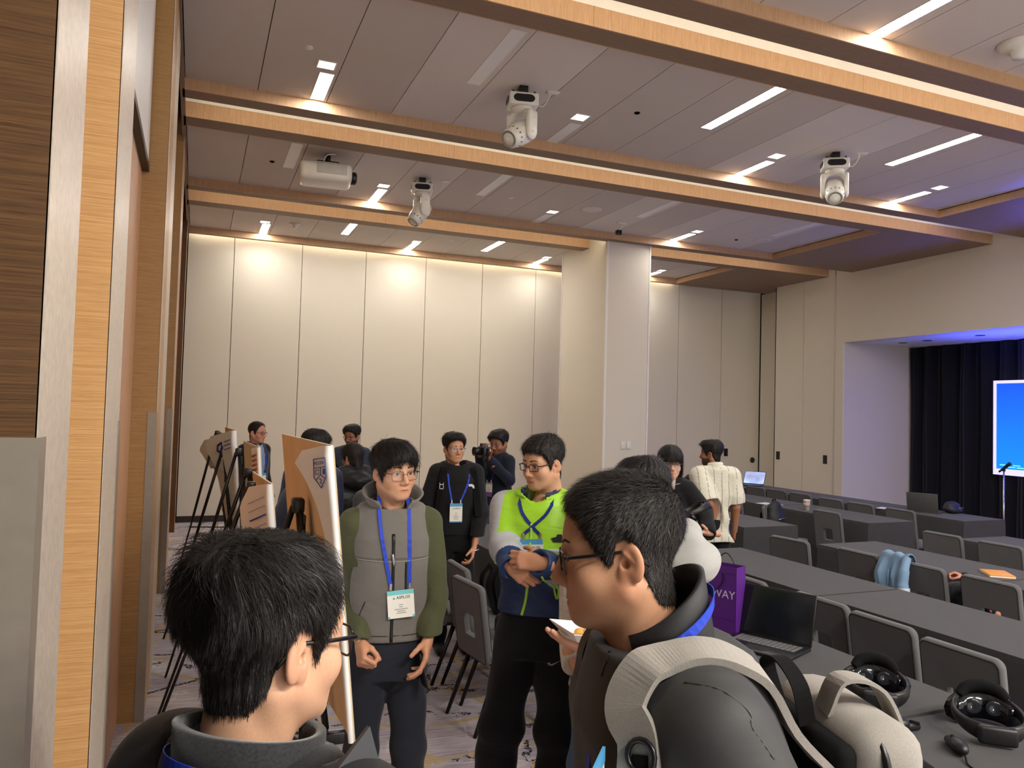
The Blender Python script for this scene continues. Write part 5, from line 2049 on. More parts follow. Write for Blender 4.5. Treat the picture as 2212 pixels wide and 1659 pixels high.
        for s in 'RL':
            a = J['an'+s]
            F2 = Field(a-0.25, a+0.25, 0.012)
            b = np.array([a[0], a[1], 0])
            F2.cap(b-self.f*0.05+UP*0.042, b+self.f*0.14+UP*0.036, 0.044, 0.040, 0.01).cap(b+UP*0.04, b+UP*0.10, 0.045, 0.042, 0.02)
            F2.cut(lambda X, Y, Z: (0.002-Z)+0*X+0*Y, 0.002)
            P, Q = F2.mesh()
            link('shoe', npmesh('shoe', P, Q), M['shoe'], self.root, False)
        return o, F

    def collar(self, name, mat, r0=0.066, r1=0.070, z0=1.445, z1=1.515, gap=30, th=0.006, yb=-0.02, tilt=0.25, flare=0.0, col=None, top_y=0.0, n=40, drop=0.35, parent=None):
        """stand-up collar: open at the front by gap degrees; drop lowers the front"""
        k = self.k
        vs, fs = [], []
        aa = np.linspace(gap, 360-gap, n)
        lv = 5
        for i, a in enumerate(aa):
            t = math.radians(a)
            fx, fy = math.sin(t), math.cos(t)      # a=0 is the front
            fr = (1+fy)/2
            for side in (0, 1):
                for j in range(lv):
                    u = j/(lv-1)
                    r = (r0+(r1-r0)*u+flare*u*u*fr)*k
                    rr = r+(th if side else 0)
                    z = (z0+(z1-z0)*u)-drop*fr*(z1-z0)*0.6*(0.4+u)
                    p = self.W(fx*rr*1.06, fy*rr*1.0+yb*k+top_y*u*k, z*k)
                    vs.append(p)
        m = 2*lv
        for i in range(n-1):
            a0, b0 = i*m, (i+1)*m
            for j in range(lv-1):
                fs.append((a0+j, b0+j, b0+j+1, a0+j+1))
                fs.append((a0+lv+j, a0+lv+j+1, b0+lv+j+1, b0+lv+j))
            fs.append((a0+lv-1, b0+lv-1, b0+2*lv-1, a0+2*lv-1))
            fs.append((a0, a0+lv, b0+lv, b0))
        for i in (0, n-1):
            a0 = i*m
            fs.append(tuple(a0+j for j in range(lv))+tuple(a0+lv+j for j in range(lv-1, -1, -1)))
        me = MB().add(vs, fs, True).mesh(name)
        if col is not None:
            set_col(me, np.tile(np.asarray(col), (len(vs), 1)))
        return link(name, me, mat, parent or self.root, False)

    def on(self, F, x, z, off=0.004):
        o = self.W(x*self.k, 0.42, z*self.k)
        h = F.hit(o, -self.f, 0.8)
        return None if h is None else h+self.f*off

    def line(self, name, F, pts, rad, mat, n=6, off=0.002, flat=0.5):
        off = off+0.0025
        P = []
        for x, z in [(q[0], q[1]) for q in bez([np.array([a, b, 0.0]) for a, b in pts], n)]:
            h = self.on(F, x, z, off)
            if h is not None:
                P.append(h)
        if len(P) > 1:
            MB().tube(P, rad, 6, True, None, (self.r, flat)).build(name, mat, self.root, False)

    def glasses(self, mat, w=0.050, h=0.034, thick=0.0016, rim=True, full=True, z=-0.006, gapx=0.0095, ytop=0.0955, arm=None, arm_t=0.002, round_=0.010):
        hm = self.hm()
        mb = MB()
        for s in (-1, 1):
            cx = s*(gapx+w/2)
            lp = rrect(w, h, round_, 4)
            pts = [(cx+a, ytop-0.20*max(0, abs(cx+a)-0.02)*0.9, z+b) for a, b in lp]
            mb.tube(pts+pts[:1], thick, 6, False, hm)
            xe = s*(gapx+w)
            ye = ytop-0.20*0.9*(abs(xe)-0.02)
            zt = z+h*0.28
            mb.tube([(xe-s*0.002, ye, zt), (s*0.0755, ye-0.006, zt+0.001), (s*0.0775, 0.03, zt+0.002), (s*0.0765, -0.006, zt+0.004), (s*0.0785, -0.030, zt-0.006), (s*0.0765, -0.044, zt-0.022)], arm_t, 6, True, hm, ((0, 0, 1), 0.6))
        mb.tube([(-gapx, ytop-0.001, z+h*0.12), (0, ytop+0.003, z+h*0.20), (gapx, ytop-0.001, z+h*0.12)], thick, 6, True, hm)
        g = mb.build('glasses', mat, self.root, False)
        for s in (-1, 1):
            cx = s*(gapx+w/2)
            lp = rrect(w-0.001, h-0.001, round_, 4)
            vs = [(cx+a, ytop-0.0005-0.20*max(0, abs(cx+a)-0.02)*0.9, z+b) for a, b in lp]
            vs2 = [(a, b-0.0012, c) for a, b, c in vs]
            n = len(vs)
            MB().add(vs+vs2, [tuple(range(n)), tuple(range(2*n-1, n-1, -1))]+[(i, n+i, n+(i+1) % n, (i+1) % n) for i in range(n)], False, hm).build('spectacle_lens', M['lensg'], g, False)
        return g

    def lanyard(self, F, xl=0.05, xr=-0.05, z0=1.44, z1=1.20, w=0.014, bx=0.0, bz=None, mat='lany', badge=(0.095, 0.135), band='band_b', words=None, cross=False, tilt=0.0, pouch=True, zt=None, back=True, off=0.004, spread=0.075):
        k = self.k
        bw, bh = badge
        lan = None
        mb = []
        for s in (-1, 1):
            xt = bx+s*bw*0.36
            x_up = (s if not cross else -s)*spread
            pts = bez([np.array([x_up, z0, 0.0]), np.array([(x_up*0.8+xt*0.2), z0-(z0-z1)*0.33, 0]), np.array([(x_up*0.35+xt*0.65), z0-(z0-z1)*0.72, 0]), np.array([xt, z1, 0])], 8)
            P = []
            for q in pts:
                h = self.on(F, q[0], q[1], off+(0.003 if s > 0 else 0))
                if h is not None:
                    P.append(h)
            if len(P) > 3:                       # a strap hangs straight between the points where it touches
                n = len(P)
                S_ = P[0]
                E_ = P[-1]
                P = [np.array(p) for p in P]
                fy = np.array([(p-self.pos) @ self.f for p in P])
                for i in range(n):
                    t = i/(n-1)
                    lin = fy[0]*(1-t)+fy[-1]*t
                    if lin > fy[i]:
                        P[i] = P[i]+self.f*(lin-fy[i])
            if not P:
                continue
            if back:
                nb = [P[0]*0.5+0.5*self.W(x_up*k*0.95, 0.03, (z0+0.05)*k)+self.f*0.012, self.W(x_up*k*0.95, 0.02, (z0+0.06)*k), self.W(x_up*0.7*k, -0.08*k, (z0+0.075)*k)]
                P = nb[::-1]+P
            o = MB().ribbon(P, self.r, w).build('lanyard', M[mat], self.root, False)
            e = P[-1]
            MB().box(-0.0045, 0.0045, -0.002, 0.004, -0.018, 0.008, frame(e, self.r, self.f, UP)).build('crimp', M['chrome'], o, False)
            mb.append((e, o))
        if len(mb) < 2:
            return
        c = (mb[0][0]+mb[1][0])/2-UP*0.018+self.f*0.004
        a = math.radians(tilt)
        rx = self.r*math.cos(a)+UP*math.sin(a)
        rz = -self.r*math.sin(a)+UP*math.cos(a)
        T = frame(c, -rx, np.cross(rz, -rx), rz)
        bd = MB().box(-bw/2, bw/2, -0.0012, 0.0012, -bh, 0, T).build('badge', M['card'], self.root, False)
        sgn = 1.0 if np.cross(rz, -rx) @ self.f > 0 else -1.0
        y0, y1 = (0.0012, 0.0020) if sgn > 0 else (-0.0020, -0.0012)
        MB().box(-bw/2, bw/2, y0, y1, -bh*0.16, 0, T).build('badge_band', M[band], bd, False)
        if bh > bw*1.15:
            MB().box(-bw/2, bw/2, y0, y1, -bh, -bh*0.94, T).build('badge_band', M[band], bd, False)
        else:
            for q in (-1, 1):
                MB().box(*(sorted((q*bw*0.5, q*bw*0.42))), y0, y1, -bh, -bh*0.92, T).build('badge_corner', M[band], bd, False)
        MB().add([(-bw*0.30, y1 if sgn > 0 else y0, -bh*0.31), (-bw*0.20, y1 if sgn > 0 else y0, -bh*0.31), (-bw*0.25, y1 if sgn > 0 else y0, -bh*0.22)], [(0, 1, 2)], False, T).build('badge_logo', M['band_b'], bd, False)
        if words:
            text('badge_print', words[0], bw*0.15, M['ink'], bd, T @ RT((bw*0.10, -0.0013, -bh*0.265), math.radians(90)), 0.0003, bold=0.0002)
            if len(words) > 1:
                text('badge_print', words[1], bw*0.17, M['ink'], bd, T @ RT((0, -0.0013, -bh*0.52), math.radians(90)), 0.0003, bold=0.0002)
        for i, (z, ww) in enumerate(((0.52, 0.16), (0.60, 0.14), (0.68, 0.5), (0.75, 0.3), (0.82, 0.36))):
            if words and len(words) > 1 and i < 2:
                continue
            MB().box(-bw*ww/2, bw*ww/2, *(sorted((sgn*0.0012, sgn*0.0017))), -bh*z-bh*0.012, -bh*z+bh*0.012, T).build('badge_print', M['inkg'], bd, False)
        return bd


# ================================================================ bags and a jacket left on chairs
def soft_bag(name, c, size, rz, label, cat, col, mat_rough=0.6, straps=True):
    e = empty(name, (c[0], c[1], c[2]), rz, label, cat)
    a, b, h = size
    m = max(a, b)+0.04
    F = Field((-m, -m, -0.02), (m, m, h+0.05), 0.012)
    F.ell((0, 0, h*0.40), (a, b, h*0.46), k=0.02).ell((0, 0, h*0.68), (a*0.82, b*0.8, h*0.34), k=0.03).ell((0, -b*0.55, h*0.30), (a*0.75, b*0.6, h*0.26), k=0.02)
    F.wrinkle(0.005, 40, 8)
    F.cut(lambda X, Y, Z: -Z+0*X+0*Y, 0.003)
    P, Q = F.mesh()
    link('bag_body', npmesh('bag_body', P, Q), plain(name+'_cloth', col, mat_rough), e)
    MB().tube(bez([(-0.03, 0, h*0.93), (-0.03, 0.01, h*1.06), (0.03, 0.01, h*1.06), (0.03, 0, h*0.93)], 5), 0.008, 6).build('handle', M['foamblk'], e)
    MB().tube([(-a*0.6, -b*1.02, h*0.52), (0, -b*1.16, h*0.55), (a*0.6, -b*1.02, h*0.52)], 0.004, 6).build('zip', M['frame_s'] if 'frame_s' in M else M['chrome'], e)
    if straps:
        for s in (-1, 1):
            MB().ribbon(bez([(s*a*0.4, b*0.7, h*0.85), (s*a*0.55, b*1.25, h*0.6), (s*a*0.6, b*0.9, h*0.15)], 6), (1, 0, 0), 0.045, 0.008).build('strap', M['foamblk'], e)
    return e


soft_bag('backpack', (2.02, 4.98, 0.476), (0.15, 0.10, 0.40), math.radians(100), 'black backpack propped up behind the front empty chair', 'backpack', srgb(30, 30, 33))
soft_bag('shoulder_bag', (1.84, 4.44, 0.476), (0.10, 0.07, 0.16), math.radians(20), 'small black bag lying on the front empty chair seat', 'bag', srgb(20, 20, 22), straps=False)
soft_bag('backpack', (6.42, 7.30, 0.50), (0.15, 0.10, 0.40), math.radians(20), 'black backpack hung on the sideways chair left of the paper cup', 'backpack', srgb(26, 26, 30))
soft_bag('shoulder_bag', (8.92, 6.92, TZ), (0.16, 0.10, 0.14), 0.4, 'dark soft bag beside the dark laptop on the blue lit table', 'bag', srgb(40, 40, 52), straps=False)
soft_bag('shoulder_bag', (6.55, 8.15, 0.476), (0.12, 0.10, 0.34), 0.4, 'dark bag on the chair beside the white shirt', 'bag', srgb(26, 26, 30))

# denim jacket over the third-row chair
jd = empty('denim_jacket', (4.91, 4.14, 0.5), 0, 'pale blue denim jacket draped over a chair back', 'jacket')
M['denim'] = fabric('washed_denim', srgb(122, 152, 182), 700, 0.9, 0.22, 0.4, 0.1)
nu, nv = 44, 40
vs_, fs_ = [], []
for side in (0, 1):
    for j in range(nv+1):
        for i in range(nu+1):
            u = i/nu
            vmax = 0.27+0.045*math.sin(u*9.0+0.6)+0.05*(1-abs(2*u-1))-0.06*u
            v = -0.16+(vmax+0.16)*j/nv
            w = 0.22+0.16*max(0, v)/0.3
            y = 4.245+(u-0.5)*w+0.02*math.sin(v*14)
            fold = 0.5+0.5*math.sin(u*15+2.2*math.sin(v*9)+0.8)
            fold2 = 0.5+0.5*math.sin(u*33+v*16)
            if abs(v) < 0.035:
                a_ = v/0.035*math.pi/2
                x = 4.905-0.036*math.sin(a_)
                z = 0.872+0.030*math.cos(a_)+0.014*fold
            else:
                d_ = abs(v)-0.035
                s_ = 1 if v > 0 else -1
                x = 4.905-s_*(0.036+(0.050*fold+0.014*fold2)*min(1, d_/0.12)+0.10*d_*(1 if s_ > 0 else 0.3))
                z = 0.868-d_+0.01*math.sin(u*11)
            th_ = 0.004 if side else 0.0
            vs_.append((x+(th_ if v > 0 else -th_), y, z-(th_ if abs(v) < 0.035 else 0)))
n1 = nu+1
off = (nv+1)*n1
for j in range(nv):
    for i in range(nu):
        a_ = j*n1+i
        fs_.append((a_, a_+n1, a_+n1+1, a_+1))
        fs_.append((off+a_, off+a_+1, off+a_+n1+1, off+a_+n1))
for j in range(nv):
    for i in (0, nu):
        a_ = j*n1+i
        fs_.append((a_, a_+n1, off+a_+n1, off+a_))
for i in range(nu):
    for j in (0, nv):
        a_ = j*n1+i
        fs_.append((a_, a_+1, off+a_+1, off+a_))
MB().add(vs_, fs_, True).build('denim_shell', M['denim'], jd, False)
MB().tube(bez([(4.87, 4.14, 0.885), (4.815, 4.115, 0.80), (4.79, 4.105, 0.70), (4.785, 4.095, 0.665)], 6), [0.030]*6+[0.036]*6+[0.040]*7, 12, False).build('sleeve', M['denim'], jd, False)
MB().tube([(4.786, 4.097, 0.685), (4.784, 4.094, 0.655)], 0.043, 14, False).build('cuff', plain('pale_cuff', srgb(196, 208, 220), 0.9), jd, False)
MB().tube([(4.752, 4.20, 0.80), (4.748, 4.20, 0.70), (4.748, 4.21, 0.58)], 0.004, 6).build('seam', plain('denim_stitch', srgb(92, 118, 150), 0.9), jd, False)


def simple(col):
    return np.asarray(col)


# ---------------------------------------------------------------- man in the grey vest
def vest_man():
    p = Person('man in grey softshell vest over olive shirt, phone in his left hand', tuple(at(852, 948, 3.18)[:2]), 1.74, 6, 30, 3, -2, fat=0.004, hres=0.003, hc=at(852, 1017, 3.15))
    J = p.J
    J['elR'] = at(765, 1285, 3.16)
    J['wrR'] = at(776, 1385, 3.0)
    J['elL'] = at(940, 1275, 3.18)
    J['wrL'] = at(925, 1378, 3.08)
    p.head()
    p.hair(ST_FRINGE, 5, 0.0035, 5000, 0.0013, (0.011, 0.009, 0.0085))
    olive = np.array(srgb(78, 80, 54))
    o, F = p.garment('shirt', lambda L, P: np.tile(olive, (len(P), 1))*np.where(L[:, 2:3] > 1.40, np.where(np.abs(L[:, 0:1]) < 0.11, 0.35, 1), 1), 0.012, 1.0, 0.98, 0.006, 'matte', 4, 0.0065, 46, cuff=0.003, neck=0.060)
    grey = np.array(srgb(116, 112, 107))

    def vcol(L, P):
        c = np.tile(grey, (len(P), 1))
        seam = (np.abs(L[:, 2]-1.285) < 0.003)
        c[seam] *= 0.55
        return c
    o, V = p.garment('vest', vcol, 0.028, 0.0, 0.955, 0.006, 'wool', 9, 0.0035, 24, neck=0.072, nz=1.470,
                     sl=[(0.80, 0.142, 0.108, 0.0), (0.93, 0.140, 0.106, 0.0), (1.08, 0.130, 0.098, 0.002), (1.26, 0.134, 0.100, 0.008), (1.36, 0.132, 0.096, 0.004), (1.42, 0.116, 0.084, -0.004), (1.48, 0.086, 0.070, -0.014)])
    p.line('zip', V, [(0.0, 0.96), (0.0, 1.10), (0.002, 1.25), (0.003, 1.385)], 0.006, M['zip'], 10, 0.001, 0.4)
    p.line('hem_seam', V, [(-0.17, 0.985), (0.0, 0.985), (0.17, 0.985)], 0.0022, M['zip'], 14, 0.0, 0.6)
    p.line('yoke_seam', V, [(-0.17, 1.285), (-0.02, 1.278), (0.02, 1.278), (0.17, 1.285)], 0.0022, plain('grey_seam', srgb(150, 146, 140), 0.9), 12, 0.0005, 0.6)
    p.line('pocket_zip', V, [(-0.050, 1.275), (-0.050, 1.22), (-0.052, 1.15)], 0.0042, M['zip'], 8, 0.001, 0.4)
    p.line('zip_pull', V, [(0.006, 1.31), (-0.002, 1.262)], 0.005, M['chrome'], 4, 0.005, 0.5)
    p.line('pocket_seam', V, [(0.105, 1.12), (0.125, 1.06), (0.13, 1.00)], 0.002, M['zip'], 8, 0.0, 0.6)
    gm = fabric('grey_vest_cloth', srgb(116, 112, 107), 520, 0.9, 0.15, 0.4)
    p.collar('vest_collar', gm, 0.076, 0.086, 1.455, 1.590, 28, 0.010, -0.012, flare=0.045, drop=0.72)
    p.lanyard(V, z0=1.470, z1=1.185, bx=-0.028, badge=(0.105, 0.108), band='band_t', words=('ASPLOS',), tilt=-5, spread=0.060)
    p.trousers(simple(srgb(40, 43, 52)), 'matte', 0.010, 5)
    p.hand('R', J['wrR']+np.array([0.005, 0, -0.01]), nrm(J['wrR']-J['elR'])+0.35*p.f+np.array([0, 0, -0.2]), p.r+0.5*p.f, (1.15, 1.45, 1.5, 1.5), (0.9, 1.0), 0.0035)
    p.hand('L', J['wrL'], nrm(J['wrL']-J['elL'])+np.array([0, 0, -0.3]), -p.r+0.25*p.f, (0.35, 0.4, 0.45, 0.5), (0.4, 0.5), 0.0035)
    p.glasses(M['frame_g'], 0.052, 0.040, 0.0011, z=-0.010, round_=0.014, arm_t=0.0022)
    p.finish()
    ph = empty('smartphone', J['wrL']-UP*0.10, 0, 'dark smartphone held low in the vest man\'s left hand', 'phone')
    T = frame(J['wrL']-UP*0.115+p.r*0.028+p.f*0.02, nrm(p.f-0.2*p.r), nrm(np.cross(UP*0.95+p.r*0.25, nrm(p.f-0.2*p.r))), nrm(UP*0.95+p.r*0.25))
    MB().rbox(-0.036, 0.036, -0.004, 0.004, -0.073, 0.073, 0.0038, 2, T).build('case', M['black'], ph, False)
    MB().box(-0.033, 0.033, 0.004, 0.0046, -0.069, 0.069, T).build('glass_face', plain('phone_glass', srgb(120, 118, 112), 0.1), ph, False)


# ---------------------------------------------------------------- man in the green and navy windbreaker
def green_man():
    p = Person('man in neon green and navy windbreaker with hands clasped at his badge', tuple(at(1172, 932, 3.42)[:2]), 1.79, -14, -46, 9, 0, fat=0.006, hres=0.003, hc=at(1172, 1000, 3.40))
    J = p.J
    J['elR'] = at(1094, 1180, 3.34)
    J['wrR'] = at(1104, 1222, 3.18)
    J['elL'] = at(1222, 1235, 3.30)
    J['wrL'] = at(1168, 1216, 3.12)
    J['knR'] = p.W(0.14, 0.04, 0.50)
    J['anR'] = p.W(0.20, 0.02, 0.09)
    J['knL'] = p.W(-0.10, 0.0, 0.50)
    J['anL'] = p.W(-0.10, -0.03, 0.09)
    p.head()
    st = dict(ST_SHORT, top=0.024, side=0.007, len_top=0.022, lift=0.45, messy=0.25, gray=0.04, line=[(0, 0.060), (28, 0.060), (45, 0.050)]+LINE_SHORT[3:])
    p.hair(st, 8, 0.0035, 6000, 0.0012, (0.020, 0.017, 0.015))
    G, N, W_ = np.array(srgb(168, 226, 52)), np.array(srgb(34, 56, 98)), np.array(srgb(196, 200, 206))
    dirs = {s: (J['el'+s], J['wr'+s], J['sh'+s]) for s in 'RL'}

    def jc(L, P):
        c = np.tile(N, (len(P), 1))
        zb = 1.235+0.9*np.maximum(np.abs(L[:, 0])-0.06, 0)**1.2
        c[(L[:, 2] > zb)] = G
        c[(L[:, 2] < zb) & (L[:, 2] > zb-0.006)] = G*0.8
        for s, sg in (('R', 1), ('L', -1)):
            e, w, sh = dirs[s]
            def dist(a, b):
                t = np.clip(((P-a) @ (b-a))/((b-a) @ (b-a)), 0, 1)
                return np.linalg.norm(P-a-t[:, None]*(b-a), axis=1), t
            d1, t1 = dist(sh, e)
            d2, t2 = dist(e, w)
            m = ((d1 < 0.088) & (sg*L[:, 0] > 0.150)) | (d2 < 0.080) & ((P-p.pos) @ p.f > 0.10) | (d2 < 0.062)
            c[m] = W_
            d = np.linalg.norm(w-e)
            cu = (d2 < 0.066) & (t2*d > d-0.055)
            c[cu] = N*1.15
        return c
    o, F = p.garment('windbreaker', jc, 0.026, 1.0, 0.985, 0.0055, 'nylon', 12, 0.0055, 40, sr=(0.052, 0.047, 0.030), neck=0.075, nz=1.44)
    gz = plain('neon_zip', srgb(176, 232, 70), 0.5)
    p.line('zip', F, [(0.035, 0.99), (0.02, 1.06), (0.010, 1.14), (0.006, 1.25), (0.004, 1.37)], 0.0065, gz, 10, 0.001, 0.5)
    p.line('pocket_zip', F, [(-0.085, 1.19), (-0.094, 1.13), (-0.108, 1.065), (-0.118, 1.13), (-0.115, 1.19)], 0.0048, gz, 10, 0.001, 0.5)
    p.line('pocket_zip', F, [(0.155, 1.20), (0.165, 1.12)], 0.0048, gz, 10, 0.001, 0.5)
    p.collar('collar', fabric('navy_lining', srgb(30, 40, 66), 400, 0.5, 0.1, 0.1), 0.084, 0.078, 1.455, 1.52, 26, 0.004, -0.012, drop=0.5)
    p.collar('collar_shell', fabric('green_shell', srgb(168, 226, 52), 400, 0.5, 0.1, 0.1), 0.090, 0.090, 1.445, 1.505, 24, 0.005, -0.010, drop=0.55, flare=0.02)
    # chest emblem: shoe-box mark with a swoosh below
    sw = [(-0.5, 0.05), (-0.36, -0.16), (-0.12, -0.20), (0.5, 0.18), (-0.10, -0.06), (-0.27, -0.06), (-0.32, 0.0), (-0.30, 0.16)]

    def emblem(F_, x, z, size, mat, par, shape, nm):
        c = p.on(F_, x, z, 0.003)
        if c is None: return
        n = F_.grad(c[None, :])[0]
        rx = nrm(-p.r-n*(-p.r @ n))
        uz = np.cross(n, rx)*1.0
        if uz @ UP < 0: uz = -uz
        vs = [c+rx*a*size+uz*b*size for a, b in shape]
        vs2 = [v+n*0.0015 for v in vs]
        m_ = len(vs)
        MB().add(vs+vs2, [tuple(range(m_-1, -1, -1)), tuple(range(m_, 2*m_))]+[(i, (i+1) % m_, m_+(i+1) % m_, m_+i) for i in range(m_)]).build(nm, mat, par, False)
    emblem(F, -0.105, 1.315, 0.055, M['zip'], o, [(-0.5, 0.0), (-0.30, -0.30), (0.45, -0.30), (0.5, 0.02), (0.30, 0.32), (-0.02, 0.30), (-0.1, 0.1)], 'chest_emblem')
    emblem(F, -0.105, 1.3115, 0.042, gz, o, sw, 'chest_swoosh')
    p.lanyard(F, z0=1.445, z1=1.325, bx=0.0, badge=(0.098, 0.14), band='band_b', words=('ASPLOS', 'Wanhang'), cross=True, spread=0.07, mat='lany_d', tilt=-5)
    o2, F2 = p.trousers(simple(srgb(24, 25, 28)), 'matte', 0.010, 6, 0.007, wide=0.03, off=0.02)
    emblem(F2, -0.10, 0.80, 0.055, plain('grey_print_mark', srgb(170, 170, 172), 0.5), o2, sw, 'leg_swoosh')
    p.hand('R', J['wrR'], nrm(J['wrR']-J['elR'])*0.2-p.r*0.8+p.f*0.25-UP*0.35, p.f+0.2*UP, (0.75, 0.85, 0.9, 0.95), (0.6, 0.5), 0.0035, wl=0.03)
    p.hand('L', J['wrL']+p.f*0.012, p.r*0.95+p.f*0.12+UP*0.10, p.f+0.35*UP, (0.65, 0.75, 0.8, 0.85), (0.35, 0.6), 0.0035, wl=0.03)
    p.glasses(M['frame_b'], 0.051, 0.031, 0.0019, z=-0.006, arm_t=0.0026, round_=0.008)
    p.finish()


# ---------------------------------------------------------------- man in the black quarter-zip
def hood_man():
    p = Person('man in black quarter zip pullover with backpack straps, left hand near his pocket', (1.93, 5.80), 1.72, 10, 24, 2, fat=0.0, hres=0.004, hs=0.92, hc=at(981, 968, 6.08), tone=srgb(206, 154, 120))
    J = p.J
    J['elL'] = at(1038, 1112, 6.02)
    J['wrL'] = at(1024, 1182, 5.90)
    J['elR'] = at(912, 1112, 6.02)
    J['wrR'] = at(930, 1185, 5.92)
    p.head()
    p.hair(dict(ST_MID, top=0.034, side=0.006, len_side=0.012), 3, 0.0045, 1800, 0.0018)
    K = np.array(srgb(28, 28, 30))
    o, F = p.garment('pullover', K, 0.024, 1.0, 0.93, 0.009, 'matte', 21, 0.007, 30, neck=0.070)
    p.collar('collar', fabric('black_knit', srgb(26, 26, 28), 300, 0.9), 0.078, 0.088, 1.42, 1.50, 34, 0.008, -0.015, flare=0.03, drop=0.6)
    wm = plain('white_print', srgb(226, 226, 226), 0.6)
    c = p.on(F, -0.095, 1.315, 0.003)
    if c is not None:
        vs = [c+(-p.r)*a+UP*b for a, b in ((-0.030, 0.006), (-0.012, 0.016), (0.008, 0.018), (0.026, 0.008), (0.030, -0.016), (0.018, -0.016), (0.012, -0.004), (-0.002, 0.0), (-0.010, -0.004))]
        MB().add(vs+[v+p.f*0.0015 for v in vs], [tuple(range(8, -1, -1)), tuple(range(9, 18))]).build('chest_logo', wm, o, False)
    for s in (-1, 1):
        pts = [p.W(s*0.11, -0.06, 1.475*p.k)]
        for x, z in ((0.115, 1.45), (0.128, 1.38), (0.140, 1.28), (0.150, 1.18), (0.155, 1.08)):
            h = p.on(F, s*x, z, 0.006)
            if h is not None: pts.append(h)
        MB().ribbon(bez(pts, 4), p.r, 0.05, 0.008).build('backpack_strap', M['foamblk'], p.root, False)
    c = p.on(F, 0.135, 1.315, 0.013)
    T = frame(c, -p.r, p.f, UP)
    b = MB()
    b.box(-0.016, -0.012, 0, 0.004, -0.024, 0.024, T).box(0.012, 0.016, 0, 0.004, -0.024, 0.024, T).box(-0.016, 0.016, 0, 0.004, 0.008, 0.013, T).box(-0.016, 0.016, 0, 0.004, -0.024, -0.019, T)
    b.build('strap_buckle', M['chrome'], p.root, False)
    p.lanyard(F, z0=1.40, z1=1.20, badge=(0.098, 0.145), band='band_b', words=('ASPLOS',), spread=0.085, bx=0.02)
    p.trousers(simple(srgb(20, 20, 22)), 'matte', 0.012, 6)
    p.hand('L', J['wrL'], nrm(J['wrL']-J['elL'])-0.2*UP, -p.r+0.2*p.f, h=0.005)
    p.hand('R', J['wrR'], nrm(J['wrR']-J['elR'])-0.2*UP, p.r+0.2*p.f, h=0.005)
    MB().tube([J['wrL']+0.033*(math.cos(q)*p.r+math.sin(q)*p.f)-UP*0.02 for q in np.linspace(0, 2*math.pi, 16)], 0.008, 6, False).build('wristwatch', M['chrome'], p.root, False)
    p.glasses(M['frame_s'], 0.050, 0.034, 0.0014, z=-0.008)
    p.finish()


